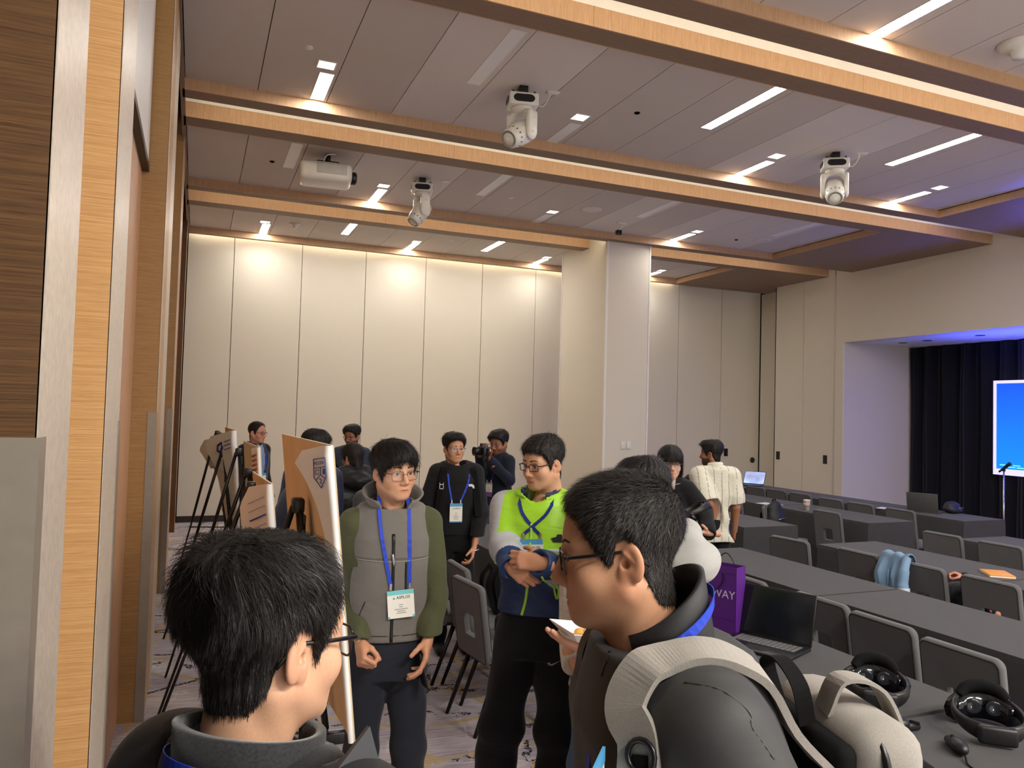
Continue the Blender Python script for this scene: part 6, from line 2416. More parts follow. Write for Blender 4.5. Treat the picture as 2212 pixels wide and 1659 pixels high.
# ---------------------------------------------------------------- photographer
def photo_man():
    p = Person('man in navy polo and jeans raising a black camera', (2.95, 7.52), 1.70, -40, -36, 12, hres=0.0045, hs=1.0, hc=at(1077, 957, 8.05), tone=SK_D)
    J = p.J
    J['elL'] = at(1100, 1038, 7.86)
    J['wrL'] = at(1056, 992, 7.66)
    J['elR'] = at(1042, 1030, 8.02)
    J['wrR'] = at(1036, 985, 7.79)
    p.head(beard=0.55)
    p.hair(dict(ST_MID, top=0.036, side=0.012, fringe=0.008), 4, 0.005, 1500, 0.002)
    o, F = p.garment('polo', np.array(srgb(28, 32, 48)), 0.018, 1.0, 0.90, 0.010, 'matte', 31, 0.006, 30, neck=0.068)
    p.collar('collar', fabric('navy_collar', srgb(26, 30, 46), 300, 0.9), 0.072, 0.080, 1.43, 1.49, 30, 0.005, -0.015, flare=0.03, drop=0.6)
    c = p.on(F, -0.09, 1.32, 0.003)
    if c is not None:
        MB().tube([c+0.012*(math.cos(q)*-p.r*1.3+math.sin(q)*UP) for q in np.linspace(0, 2*math.pi, 14)], 0.003, 6, False).build('chest_emblem', plain('pale_stitch', srgb(200, 205, 215), 0.7), o, False)
    p.lanyard(F, z0=1.40, z1=1.20, badge=(0.085, 0.105), band='inkg', spread=0.07, mat='lany_d', w=0.012)
    c = p.on(F, 0.0, 1.055, 0.012)
    if c is not None:
        MB().box(-0.045, 0.045, -0.002, 0.002, -0.022, 0.022, frame(c, -p.r, p.f, UP)).build('badge_ribbon', plain('purple_ribbon', srgb(120, 80, 150), 0.5), p.root, False)
    p.trousers(simple(srgb(66, 84, 108)), 'matte', 0.014, 6, 0.006)
    cam_c = at(1045, 974, 7.64)
    toL = nrm(cam_c-J['wrL'])
    p.hand('L', J['wrL'], toL, -UP+0.3*p.f, (0.4, 0.5, 0.5, 0.5), (0.3, 0.3), 0.006)
    p.hand('R', J['wrR'], nrm(cam_c-J['wrR'])+0.3*UP, p.r*0.7-0.3*UP, (0.6, 0.7, 0.7, 0.7), (0.4, 0.4), 0.006)
    MB().tube([J['wrL']+0.032*(math.cos(q)*p.r+math.sin(q)*UP) for q in np.linspace(0, 2*math.pi, 16)], 0.007, 6, False).build('wristwatch', M['frame_s'], p.root, False)
    p.glasses(M['frame_s'], 0.048, 0.033, 0.0014, z=-0.008)
    p.finish()
    d = nrm(p.f*0.9-p.r*-0.35)
    d = facing(p.pos, -62)
    s_ = np.cross(d, UP)
    c = empty('camera', cam_c-UP*0.05, 0, 'black camera held up before the photographer\'s face', 'camera')
    T = frame(cam_c, s_, d, UP)
    MB().rbox(-0.072, 0.072, -0.035, 0.035, -0.05, 0.045, 0.012, 3, T).build('body', M['bodyblk'], c, False)
    MB().prism([(-0.035, 0.04), (0.035, 0.04), (0.024, 0.075), (-0.024, 0.075)], -0.03, 0.03, 1, T).build('viewfinder', M['bodyblk'], c, False)
    MB().lathe([(0, 0.03), (0.040, 0.03), (0.042, 0.09), (0.045, 0.11), (0.038, 0.112), (0.034, 0.105), (0, 0.10)], 24, T @ RT((0, 0, -0.004), math.radians(-90))).build('lens', M['black'], c, False)
    MB().ribbon(bez([cam_c-s_*0.075+UP*0.03, cam_c-s_*0.09-UP*0.10, cam_c-s_*0.07-UP*0.20], 6), d, 0.02).build('strap', M['foamblk'], c, False)


# ---------------------------------------------------------------- background people
def cardigan_man():
    p = Person('man in black cardigan and blue shirt standing at the far left posters', (0.605, 8.70), 1.73, 48, 56, 4, hres=0.005, hc=at(556, 934, 8.3), tone=srgb(206, 150, 124), wide=1.04)
    p.head(beard=0.12)
    p.hair(dict(ST_SHORT, top=0.012, side=0.008, line=[(0, 0.088), (28, 0.082), (45, 0.058)]+LINE_SHORT[3:]), 4, 0.005, 800, 0.002)
    blue, K = np.array(srgb(132, 150, 180)), np.array(srgb(22, 22, 26))
    o, F = p.garment('cardigan', lambda L, P: np.where((np.abs(L[:, 0:1]) < 0.010+0.035*np.clip((L[:, 2:3]-1.1)/0.35, 0, 1)) & (L[:, 1:2] > 0), blue, K), 0.02, 1.0, 0.88, 0.010, 'wool', 41, 0.005, 28)
    p.collar('shirt_collar', fabric('blue_shirt', srgb(132, 150, 180), 400, 0.8), 0.070, 0.078, 1.43, 1.495, 30, 0.005, -0.015, flare=0.03, drop=0.6)
    p.lanyard(F, z0=1.40, z1=1.19, badge=(0.092, 0.15), band='band_b', spread=0.055)
    p.trousers(simple(srgb(30, 30, 36)), 'matte', 0.016, 6)
    for s in 'RL':
        p.hand(s, p.J['wr'+s], nrm(p.J['wr'+s]-p.J['el'+s]), (1 if s == 'R' else -1)*p.r, h=0.007)
    p.glasses(M['frame_r'], 0.050, 0.034, 0.002, z=-0.008)
    p.finish()


def hidden_man():
    p = Person('person in navy jacket whose dark hair shows above the big poster', (0.80, 5.65), 1.71, 150, 118, 6, hres=0.005)
    p.head()
    p.hair(ST_FRINGE, 6, 0.005, 1500, 0.0018, (0.013, 0.011, 0.010))
    p.garment('jacket', np.array(srgb(34, 40, 62)), 0.03, 1.0, 0.86, 0.012, 'nylon', 51, 0.007, 28)
    p.trousers(simple(srgb(24, 26, 34)), 'matte', 0.016, 6)
    for s in 'RL':
        p.hand(s, p.J['wr'+s], nrm(p.J['wr'+s]-p.J['el'+s]), (1 if s == 'R' else -1)*p.r, h=0.007)
    p.finish()
    b = p.W(0.06, -0.26, 1.12)
    e = empty('backpack', b-UP*0.25, 0, 'navy backpack on the person behind the big poster', 'backpack')
    F = Field(b-0.33, b+0.33, 0.012)
    F.ell(b, (0.17, 0.17, 0.25), k=0.02).ell(b-UP*0.12, (0.16, 0.16, 0.15), k=0.03)
    F.wrinkle(0.006, 30, 5)
    P, Q = F.mesh()
    link('pack_body', npmesh('pack_body', P, Q, np.tile(srgb(36, 42, 62), (len(P), 1))), CLOTHV['nylon'], e, False)
    for s in (-1, 1):
        MB().ribbon(bez([b+p.r*s*0.09+UP*0.20+p.f*0.08, p.W(s*0.12, -0.02, 1.50), p.W(s*0.14, 0.13, 1.36), p.W(s*0.16, 0.08, 1.10)], 6), p.r, 0.05, 0.008).build('shoulder_strap', M['foamblk'], e, False)


def beard_man():
    p = Person('bearded man with glasses in slate blue jacket behind the woman in the black puffer', (1.665, 8.82), 1.685, -12, -34, 10, hres=0.005, hc=at(760, 942, 8.8), tone=SK_D, wide=1.05)
    p.head(beard=0.8)
    p.hair(dict(ST_MID, top=0.040, side=0.008), 9, 0.005, 1000, 0.002)
    p.garment('jacket', np.array(srgb(58, 66, 84)), 0.024, 1.0, 0.88, 0.012, 'matte', 61, 0.005, 28)
    p.collar('collar', fabric('navy_neck', srgb(30, 34, 46), 300, 0.9), 0.070, 0.076, 1.43, 1.48, 30, 0.006, -0.015, drop=0.6)
    p.trousers(simple(srgb(34, 36, 44)), 'matte', 0.016, 6)
    for s in 'RL':
        p.hand(s, p.J['wr'+s], nrm(p.J['wr'+s]-p.J['el'+s]), (1 if s == 'R' else -1)*p.r, h=0.007)
    p.glasses(M['frame_b'], 0.050, 0.034, 0.0022, z=-0.008)
    p.finish()


def puffer_woman():
    p = Person('woman in black puffer jacket seen from behind, dark hair over the hood', (1.29, 6.72), 1.57, -158, -140, 4, hres=0.005, fem=True)
    p.head(brows=False, eyes=False)

    def ext(F):
        F.cap((0, -0.075, 0.03), (0.0, -0.10, -0.13), 0.060, 0.040, 0.03, sq=((0, 1, 0), 0.55))
    st = dict(ST_FRINGE, top=0.020, side=0.016, len_side=0.06, ext=ext, zlo=-0.22, droop=0.3)
    p.hair(st, 12, 0.005, 2000, 0.0018, (0.020, 0.014, 0.012))

    def ex(F, q):
        F.ell(q.W(0, -0.11, 1.40*q.k), (0.13, 0.13, 0.075), k=0.04)
        F.cap(q.W(0.10, -0.03, 1.47*q.k), q.W(-0.10, -0.03, 1.47*q.k), 0.055, 0.055, 0.04)
    p.garment('puffer_jacket', np.array(srgb(24, 24, 26)), 0.045, 1.0, 0.80, 0.012, 'nylon', 71, 0.010, 30, extra=ex)
    p.trousers(simple(srgb(22, 22, 26)), 'matte', 0.016, 6)
    c = p.W(0.23, -0.06, 1.22*p.k)
    MB().lathe([(0, 0.004), (0.03, 0.004), (0.03, 0)], 16, frame(c+0.02*p.r, UP, p.f, p.r)).build('sleeve_patch', M['white'], p.root, False)
    MB().tube([p.HW(np.array([[0.055, -0.075, 0.055]]))[0], p.HW(np.array([[0.066, -0.060, 0.03]]))[0]], 0.004, 6).build('hair_clip', M['chrome'], p.root, False)
    for s in 'RL':
        p.hand(s, p.J['wr'+s], nrm(p.J['wr'+s]-p.J['el'+s]), (1 if s == 'R' else -1)*p.r, h=0.007)
    p.finish()


def grey_person():
    p = Person('person in dark grey fleece half hidden behind the vest man\'s head', (1.17, 5.05), 1.58, -150, -110, 6, hres=0.006, hc=at(840, 1022, 5.2))
    p.head()
    p.hair(ST_FRINGE, 16, 0.005, 600, 0.0018)
    p.garment('fleece', np.array(srgb(70, 70, 74)), 0.025, 1.0, 0.86, 0.012, 'wool', 81, 0.005, 28)
    p.trousers(simple(srgb(24, 26, 34)), 'matte', 0.016, 6)
    for s in 'RL':
        p.hand(s, p.J['wr'+s], nrm(p.J['wr'+s]-p.J['el'+s]), (1 if s == 'R' else -1)*p.r, h=0.007)
    p.finish()


def bangs_woman():
    p = Person('woman with black bangs in black jacket over cream, holding a headset', (3.30, 4.90), 1.66, -14, 10, 4, hres=0.004, hs=0.98, hc=at(1448, 999, 5.72), fem=True, tone=srgb(222, 176, 150), wide=0.94)
    J = p.J
    J['elL'] = at(1520, 1105, 5.66)
    J['wrL'] = at(1530, 1152, 5.46)
    J['elR'] = at(1400, 1115, 5.66)
    J['wrR'] = at(1440, 1165, 5.5)
    p.head()

    def ext(F):
        for s in (-1, 1):
            F.cap((s*0.070, -0.03, 0.03), (s*0.080, -0.01, -0.19), 0.026, 0.016, 0.03)
        F.cap((0, -0.09, 0.03), (0, -0.10, -0.20), 0.065, 0.05, 0.03, sq=((0, 1, 0), 0.5))
    st = dict(ST_FRINGE, top=0.022, side=0.016, fringe=0.010, len_side=0.07, ext=ext, zlo=-0.24, droop=0.35,
              line=[(0, 0.018), (20, 0.018), (40, 0.010), (54, -0.01), (66, -0.06), (74, -0.10), (180, -0.10)])
    p.hair(st, 14, 0.0045, 2500, 0.0016, (0.012, 0.010, 0.010))
    cream, K = np.array(srgb(218, 208, 192)), np.array(srgb(26, 26, 28))

    def jc(L, P):
        w = 0.055+0.02*np.clip((L[:, 2:3]-1.1)/0.3, 0, 1)
        inn = (np.abs(L[:, 0:1]+0.0) < w) & (L[:, 1:2] > 0)
        dark = (np.abs(L[:, 0:1]) < 0.030) & (L[:, 1:2] > 0)
        return np.where(dark, np.array(srgb(28, 30, 44)), np.where(inn, cream, K))
    o, F = p.garment('jacket', jc, 0.026, 1.0, 0.84, 0.008, 'matte', 91, 0.006, 30, neck=0.062)
    p.collar('collar', fabric('cream_lining', srgb(218, 208, 192), 300, 0.9), 0.074, 0.088, 1.43, 1.49, 38, 0.006, -0.015, flare=0.05, drop=0.7)
    p.lanyard(F, z0=1.40, z1=1.13, badge=(0.085, 0.12), band='band_t', spread=0.05)
    p.trousers(simple(srgb(22, 22, 26)), 'matte', 0.014, 6)
    p.hand('L', J['wrL'], p.r*0.55+p.f*0.5+UP*0.05, p.f*0.4-UP*0.8, (0.5, 0.6, 0.6, 0.6), (0.5, 0.4), 0.005)
    p.hand('R', J['wrR'], p.f*0.7-p.r*0.4, p.r, h=0.006)
    p.glasses(M['frame_s'], 0.046, 0.036, 0.0009, z=-0.010, round_=0.016)
    p.finish()
    h = headset((0, 0, 0), 0, 'black headset with shiny visor in the hands of the woman with bangs')
    c = at(1505, 1120, 5.38)
    x = nrm(_r*0.80+UP*0.62)
    z = nrm(np.cross(x, _f)*1.0)
    h.matrix_world = frame(c, nrm(np.cross(-_r*0.75-UP*0.5+_f*-0.3, z)), nrm(-_r*0.75-UP*0.5-_f*0.3), nrm(np.cross(nrm(np.cross(-_r*0.75-UP*0.5+_f*-0.3, z)), nrm(-_r*0.75-UP*0.5-_f*0.3))))


def white_man():
    p = Person('bearded man in striped white short sleeved shirt with his back to the camera', tuple(at(1545, 1000, 7.10)[:2]), 1.66, -160, -104, 4, hres=0.0045, hc=at(1535, 979, 7.2), tone=SK_D, wide=1.02)
    J = p.J
    J['elL'] = at(1531, 1090, 6.95)
    J['wrL'] = p.W(-0.20, 0.28, 1.02)
    p.head(beard=0.9)
    p.hair(dict(ST_MID, top=0.036, side=0.015, line=LINE_SHORT), 19, 0.0045, 1500, 0.002, (0.010, 0.009, 0.009))
    Wt = np.array(srgb(226, 222, 204))

    def sc2(L, P):
        c = np.tile(Wt, (len(P), 1))
        m = np.abs(((L[:, 0]+0.012)/0.075) % 1.0-0.5) < 0.04
        c[m] = np.array(srgb(150, 148, 140))
        return c
    p.garment('shirt', sc2, 0.030, 0.55, 0.78, 0.008, 'matte', 95, 0.007, 30, neck=0.056, nz=1.50, sr=(0.070, 0.066, 0.05))
    p.collar('collar', fabric('white_collar', srgb(226, 222, 204), 300, 0.9), 0.064, 0.062, 1.46, 1.555, 30, 0.006, -0.004, drop=0.4)
    p.trousers(simple(srgb(24, 26, 34)), 'matte', 0.014, 6)
    for s in 'RL':
        p.limb_skin([J['sh'+s], J['el'+s], J['wr'+s]], [0.046, 0.042, 0.030], 0.009)
        p.hand(s, J['wr'+s], nrm(J['wr'+s]-J['el'+s]), (1 if s == 'R' else -1)*p.r, h=0.007)
    p.finish()


def seated_person():
    p = Person('person with a dark ponytail seated far behind the man in the white shirt', (4.95, 6.90), 1.66, 150, 112, 8, hres=0.006)
    dz = 1.66-1.27
    for n in p.J:
        p.J[n] = p.J[n]-UP*dz
    p.hc = p.hc-UP*dz
    p.J['knR'], p.J['knL'] = p.W(0.1, 0.42, 0.50), p.W(-0.1, 0.42, 0.50)
    p.J['anR'], p.J['anL'] = p.W(0.1, 0.40, 0.09), p.W(-0.1, 0.40, 0.09)
    p.J['wrR'], p.J['wrL'] = p.W(0.12, 0.34, 0.80), p.W(-0.12, 0.34, 0.80)
    p.pos = p.pos-UP*dz
    p.head()
    p.hair(dict(ST_MID, top=0.016, side=0.010, ext=lambda F: F.ell((0, -0.13, 0.02), (0.03, 0.035, 0.05), k=0.02)), 20, 0.006, 500, 0.002)
    p.garment('sweater', np.array(srgb(40, 40, 46)), 0.02, 1.0, 0.86, 0.014, 'matte', 97, 0.005, 28)
    p.pos = p.pos+UP*dz
    p.trousers(simple(srgb(30, 32, 40)), 'matte', 0.018, 6)
    for s in 'RL':
        p.hand(s, p.J['wr'+s], p.f, UP, h=0.008)
    p.pos = p.pos-UP*dz
    p.finish()



# ---------------------------------------------------------------- foreground men
def anchor(p, local, target):
    """move the head so that a head-local point lands on target"""
    l = np.asarray(local)*p.hs
    p.hc = np.asarray(target)-(l[0]*p.hx+l[1]*p.hy+l[2]*p.hz)


def front_left():
    pos = at(555, 1350, 0.98)
    p = Person('man in the left foreground seen from behind, charcoal fleece collar and blue lanyard', (pos[0]+0.01, pos[1]-0.02), 1.70, 135, 124, 4, 0, hres=0.0022, tone=srgb(216, 168, 136), hs=0.97)
    anchor(p, (0.079, -0.016, -0.012), at(641, 1424, 0.945))
    p.head()
    whorl = (0.012, -0.055, 0.125)
    line = [(0, 0.060), (28, 0.058), (45, 0.045), (58, 0.022), (66, -0.004), (72, -0.024), (79, -0.012), (86, 0.026), (100, 0.026), (114, 0.0), (124, -0.052), (140, -0.078), (180, -0.088)]
    st = dict(top=0.028, side=0.009, back=0.012, front=0.75, front_len=0.70, line=line, len_top=0.055, len_side=0.014, lift=0.06, messy=0.15, fwd=0.06, grav=0.8, whorl=whorl, ridge=0.0032, droop=0.14, cling=0.9)
    p.hair(st, 31, 0.0028, 26000, 0.00075, (0.017, 0.0145, 0.0135))
    # loose locks flicking out at the crown
    K = np.array(srgb(36, 36, 38))
    o, F = p.garment('sweater', np.array(srgb(34, 34, 36)), 0.022, 1.0, 0.86, 0.007, 'wool', 101, 0.005, 28, neck=0.066)
    cm = fabric('charcoal_fleece', srgb(40, 41, 43), 260, 0.95, 0.45, 0.9, 0.3)
    p.collar('fleece_collar', cm, 0.076, 0.078, 1.42, 1.540, 6, 0.012, -0.020, drop=0.35)
    pts, wd = [], []
    for a in np.linspace(-165, 165, 50):
        t = math.radians(180+a)
        fr = (1+math.cos(t))/2
        rr = 0.099*p.k
        pts.append(p.W(math.sin(t)*rr*1.06, math.cos(t)*rr-0.020*p.k, (1.500-0.055*fr)*p.k))
        wd.append(UP+0.15*p.f)
    MB().ribbon(pts, wd, 0.019, 0.0016).build('lanyard', M['lany'], p.root, False)
    for s in (-1, 1):
        q = [pts[0] if s > 0 else pts[-1]]
        q += [p.W(s*-0.02, 0.16, 1.36), p.W(s*-0.012, 0.165, 1.24)]
        MB().ribbon(bez(q, 6), p.r, 0.018).build('lanyard', M['lany'], p.root, False)
    p.trousers(simple(srgb(34, 36, 42)), 'matte', 0.016, 6)
    for s in 'RL':
        p.hand(s, p.J['wr'+s], nrm(p.J['wr'+s]-p.J['el'+s]), (1 if s == 'R' else -1)*p.r, h=0.006)
    p.glasses(M['frame_b'], 0.050, 0.040, 0.0017, z=-0.010, arm_t=0.0030, round_=0.012)
    p.finish()
    # black jacket over the shoulders
    o, F = p.garment('jacket', np.array(srgb(30, 30, 32)), 0.040, 1.0, 0.84, 0.009, 'soft', 103, 0.006, 26, neck=0.120, nz=1.44, top=1.46)
    # dark folder he holds, its corner rising at the bottom edge
    e = empty('folder', at(740, 1700, 0.93), 0, 'dark folder corner rising beside the poster at the bottom edge', 'folder')
    A, B, C, D = at(792, 1568, 0.92), at(700, 1690, 0.86), at(760, 1900, 0.86), at(850, 1790, 0.92)
    n = nrm(np.cross(B-A, D-A))*0.006
    MB().add([A, B, C, D, A+n, B+n, C+n, D+n], [(0, 1, 2, 3), (7, 6, 5, 4), (0, 4, 5, 1), (1, 5, 6, 2), (2, 6, 7, 3), (3, 7, 4, 0)]).build('cover', plain('dark_slate_cover', srgb(56, 58, 62), 0.5), e, False)


def front_right():
    pos = at(1580, 1400, 1.27)
    p = Person('man in the right foreground in profile, dark jacket, glasses and grey backpack', (pos[0], pos[1]), 1.77, -66, -78, 7, -3, lean=0.20, hres=0.0022, tone=srgb(198, 148, 114), hs=0.99, fat=0.007, girth=0.030, wide=1.12)
    anchor(p, (-0.079, -0.016, -0.012), at(1364, 1216, 1.19))
    p.head()
    line = [(0, 0.076), (28, 0.070), (42, 0.058), (52, 0.034), (60, 0.014), (68, -0.006), (75, -0.018), (81, -0.012), (87, 0.024), (100, 0.024), (112, -0.010), (122, -0.055), (140, -0.088), (180, -0.098)]
    st = dict(top=0.017, side=0.0045, line=line, len_top=0.020, len_side=0.009, lift=0.26, messy=0.20, fwd=0.09, grav=0.55, whorl=(0.0, -0.075, 0.10), gray=0.006, ridge=0.0012, droop=0.04, cling=0.2)
    p.hair(st, 33, 0.0028, 30000, 0.00070, (0.022, 0.0185, 0.0165))
    J = p.J
    J['elL'] = p.W(-0.27, -0.06, 1.18)
    J['wrL'] = p.W(-0.24, 0.10, 0.98)
    K = np.array(srgb(58, 58, 58))
    Kb = np.array(srgb(40, 40, 41))

    def jc(L, P):
        c = np.tile(K, (len(P), 1))
        fr = np.clip((L[:, 1:2]-0.02)/0.05, 0, 1)*(np.abs(L[:, 0:1]) < 0.16)
        return c*(1-fr)+Kb*fr
    o, F = p.garment('jacket', jc, 0.022, 1.0, 0.86, 0.006, 'soft', 111, 0.006, 20, neck=0.074, sr=(0.062, 0.056, 0.040))
    p.JF = F
    cm = vcol_mat('softshell_collar', 0.6, 0.35, 0, 0.2, 700)
    cm = plain('softshell_collar', srgb(46, 46, 47), 0.6, 0, 0.35, 0.1, 300, 0.05)
    p.collar('jacket_collar', cm, 0.072, 0.074, 1.46, 1.610, 10, 0.008, -0.006, drop=0.85, top_y=0.0)
    EYE = np.array([0, 0, CAM_H])

    def drape(pix, off, n=6, far=(1.2,)):
        P_, N_ = [], []
        for v in bez([np.array([a_, b_, 0.0]) for a_, b_ in pix], n):
            d_ = nrm(at(v[0], v[1], 1.0)-EYE)
            h_ = F.hit(EYE, d_, 3.0)
            if h_ is None: continue
            P_.append(h_)
            N_.append(F.grad(h_[None, :])[0])
        P_, N_ = np.array(P_), np.array(N_)
        for _ in range(6):
            P_[1:-1] = 0.5*P_[1:-1]+0.25*(P_[:-2]+P_[2:])
            N_[1:-1] = 0.5*N_[1:-1]+0.25*(N_[:-2]+N_[2:])
        N_ = N_/np.linalg.norm(N_, axis=1, keepdims=True)
        P_ = P_+N_*off
        T_ = np.gradient(P_, axis=0)
        W_ = [nrm(np.cross(t_, n_)) for t_, n_ in zip(T_, N_)]
        return list(P_), W_
    q = []
    for t_ in np.linspace(120, 292, 22):
        a_ = math.radians(t_)
        fr_ = (1+math.cos(a_))/2
        q.append(p.W(math.sin(a_)*0.092*p.k, (math.cos(a_)*0.092-0.006)*p.k, (1.572-0.115*fr_)*p.k))
    for x_, z_ in ((-0.066, 1.435), (-0.060, 1.40), (-0.054, 1.36), (-0.048, 1.31), (-0.042, 1.26), (-0.038, 1.21), (-0.036, 1.16)):
        h_ = p.on(F, x_, z_, 0.005)
        if h_ is not None: q.append(h_)
    q = np.array(q)
    for _ in range(3):
        q[1:-1] = 0.5*q[1:-1]+0.25*(q[:-2]+q[2:])
    q = [v for v in q]
    wq = [UP]*21+[nrm(UP*(1-i/8)+p.r*(i/8)) for i in range(len(q)-21)]
    MB().ribbon(q, wq, 0.017, 0.0016).build('lanyard', M['lany'], p.root, False)
    MB().box(-0.006, 0.006, -0.003, 0.003, -0.03, 0.01, frame(q[-1], _r, _f, UP)).build('crimp', M['chrome'], p.root, False)
    c = at(1288, 1668, 1.03)
    T = frame(c, nrm(_f*0.9+_r*0.3), nrm(np.cross(UP, nrm(_f*0.9+_r*0.3))), UP)
    bd = MB().box(-0.05, 0.05, -0.0012, 0.0012, -0.12, 0.012, T).build('badge', M['card'], p.root, False)
    MB().box(-0.05, 0.05, -0.002, 0.002, -0.008, 0.0125, T).build('badge_band', M['band_b'], bd, False)
    # raised seams on the shoulder
    seam = plain('welded_seam', srgb(58, 58, 58), 0.6)
    for ptl in ([(1480, 1475, 1.02), (1520, 1480, 0.99), (1560, 1492, 0.98), (1600, 1520, 0.98), (1622, 1545, 1.0), (1624, 1570, 1.0), (1645, 1600, 1.02), (1672, 1640, 1.06)],
                [(1448, 1352, 1.10), (1462, 1375, 1.07), (1468, 1395, 1.05)]):
        q = []
        for v in bez([at(*a) for a in ptl], 5):
            h = F.hit(np.array([0, 0, CAM_H]), nrm(v-np.array([0, 0, CAM_H])), 3.0)
            if h is not None: q.append(h)
        if len(q) > 2:
            MB().tube(q, 0.0020, 6).build('seam', seam, o, False)
    q = []
    for a in ((1318, 1408), (1312, 1425), (1306, 1440), (1300, 1460)):
        v = at(*a, 1.1)
        h = F.hit(np.array([0, 0, CAM_H]), nrm(v-np.array([0, 0, CAM_H])), 3.0)
        if h is not None: q.append(h)
    if len(q) > 1:
        MB().tube(q, 0.003, 6).build('zip_pull', M['zip'], o, False)
    p.trousers(simple(srgb(34, 36, 42)), 'matte', 0.016, 6)
    for s in 'RL':
        p.hand(s, J['wr'+s], nrm(J['wr'+s]-J['el'+s]), (1 if s == 'R' else -1)*p.r, h=0.006)
    p.glasses(M['frame_b'], 0.054, 0.034, 0.0015, z=-0.008, arm_t=0.0026, round_=0.008)
    p.finish()
    # ---- heather grey backpack
    gm = fabric('heather_canvas', srgb(152, 147, 139), 800, 0.9, 0.25, 0.5, 0.1)
    bp = empty('backpack', p.W(0, -0.28, 0.95), 0, 'heather grey backpack on the man in the right foreground', 'backpack')
    X, Y, Z = p.r, p.f, UP

    def block(name, c, size, mat, r=0.03, n=4, par=None):
        T = frame(p.W(*c), X, Y, Z)
        a, b, d = size
        return MB().rbox(-a, a, -b, b, -d, d, r, n, T).build(name, mat, par or bp, False)
    block('back_panel', (0, -0.185, 1.165), (0.130, 0.020, 0.215), M['foamblk'], 0.018)
    mainb = block('main_pocket', (0, -0.255, 1.175), (0.150, 0.062, 0.235), gm, 0.05)
    block('front_pocket', (0, -0.355, 1.115), (0.140, 0.045, 0.180), gm, 0.04)
    block('gusset', (0, -0.315, 1.145), (0.144, 0.020, 0.200), M['foamblk'], 0.015)
    for y in (-0.233, -0.330):
        T = frame(p.W(0, y, 1.17), X, Y, Z)
        lp = [(a*1.0, 0, b) for a, b in rrect(0.312, 0.46 if y > -0.3 else 0.40, 0.06, 6)]
        if y < -0.3:
            lp = [(a*0.98, 0, b-0.03) for a, _, b in lp]
        MB().tube(lp+lp[:1], 0.0055, 6, False, T).build('zip', M['zip'], bp, False)
    for k_, (c, sz) in enumerate((((-0.145, -0.335, 1.30), 0.02), ((-0.152, -0.335, 1.24), 0.02))):
        MB().tube([p.W(*c), p.W(c[0]-0.02, c[1], c[2]-0.05)], 0.005, 6).build('zip_pull', M['zip'], bp, False)

    def shoulder(sx):
        P_ = []
        for y in np.linspace(-0.13, 0.05, 10):
            h_ = F.hit(p.W(sx*0.120, y, 1.85), -UP, 0.6)
            if h_ is not None: P_.append(h_)
        for z in np.linspace(1.46, 1.14, 12):
            h_ = F.hit(p.W(sx*(0.165+0.10*(1.46-z)), 0.45, z)+0*UP, -p.f, 0.7)
            if h_ is not None: P_.append(h_)
        P_ = [p.W(sx*0.09, -0.20, 1.34), p.W(sx*0.10, -0.19, 1.41)]+P_
        P_ = np.array(P_)
        for _ in range(4):
            P_[1:-1] = 0.5*P_[1:-1]+0.25*(P_[:-2]+P_[2:])
        N_ = F.grad(P_)
        N_[:2] = nrm(UP-p.f*0.6)
        for _ in range(4):
            N_[1:-1] = 0.5*N_[1:-1]+0.25*(N_[:-2]+N_[2:])
        N_ = N_/np.linalg.norm(N_, axis=1, keepdims=True)
        d_ = F.val(P_)
        P_ = P_+N_*(np.clip(0.009-d_, 0, 0.05))[:, None]
        Q_ = np.array(bez(list(P_), 4))
        M_ = np.array(bez(list(N_), 4))
        T_ = np.gradient(Q_, axis=0)
        return list(Q_), [nrm(np.cross(t_, n_)) for t_, n_ in zip(T_, M_)]
    q1, w1 = shoulder(-1)
    s1 = MB().ribbon(q1, w1, 0.062, 0.012).build('shoulder_strap', gm, bp, False)
    q2, w2 = shoulder(1)
    MB().ribbon(q2, w2, 0.062, 0.012).build('shoulder_strap', gm, bp, False)
    i0 = int(len(q1)*0.60)
    MB().ribbon([v+np.cross(w_, nrm(q1[min(i0+k_+1, len(q1)-1)]-q1[i0+k_-1]))*0.0 - _f*0.009 for k_, (v, w_) in enumerate(zip(q1[i0:], w1[i0:]))], w1[i0:], 0.022, 0.004).build('webbing', M['foamblk'], s1, False)
    c = q1[i0]-_f*0.014
    t_ = nrm(q1[i0+1]-q1[i0-1])
    MB().tube([c+0.021*(math.cos(a_)*w1[i0]+math.sin(a_)*t_) for a_ in np.linspace(0, 2*math.pi, 17)], 0.0045, 8, False).build('ring', M['black'], s1, False)
    MB().ribbon(bez([p.W(-0.05, -0.205, 1.385), p.W(-0.055, -0.20, 1.45), p.W(0.0, -0.20, 1.475), p.W(0.055, -0.20, 1.45), p.W(0.05, -0.205, 1.385)], 6), Y, 0.028, 0.003).build('grab_loop', M['foamblk'], bp, False)
    MB().ribbon(bez([p.W(-0.02, -0.25, 1.395), p.W(-0.03, -0.285, 1.45), p.W(-0.035, -0.345, 1.435), p.W(-0.03, -0.372, 1.35), p.W(-0.03, -0.365, 1.29)], 6), X, 0.045, 0.006).build('top_handle', gm, bp, False)


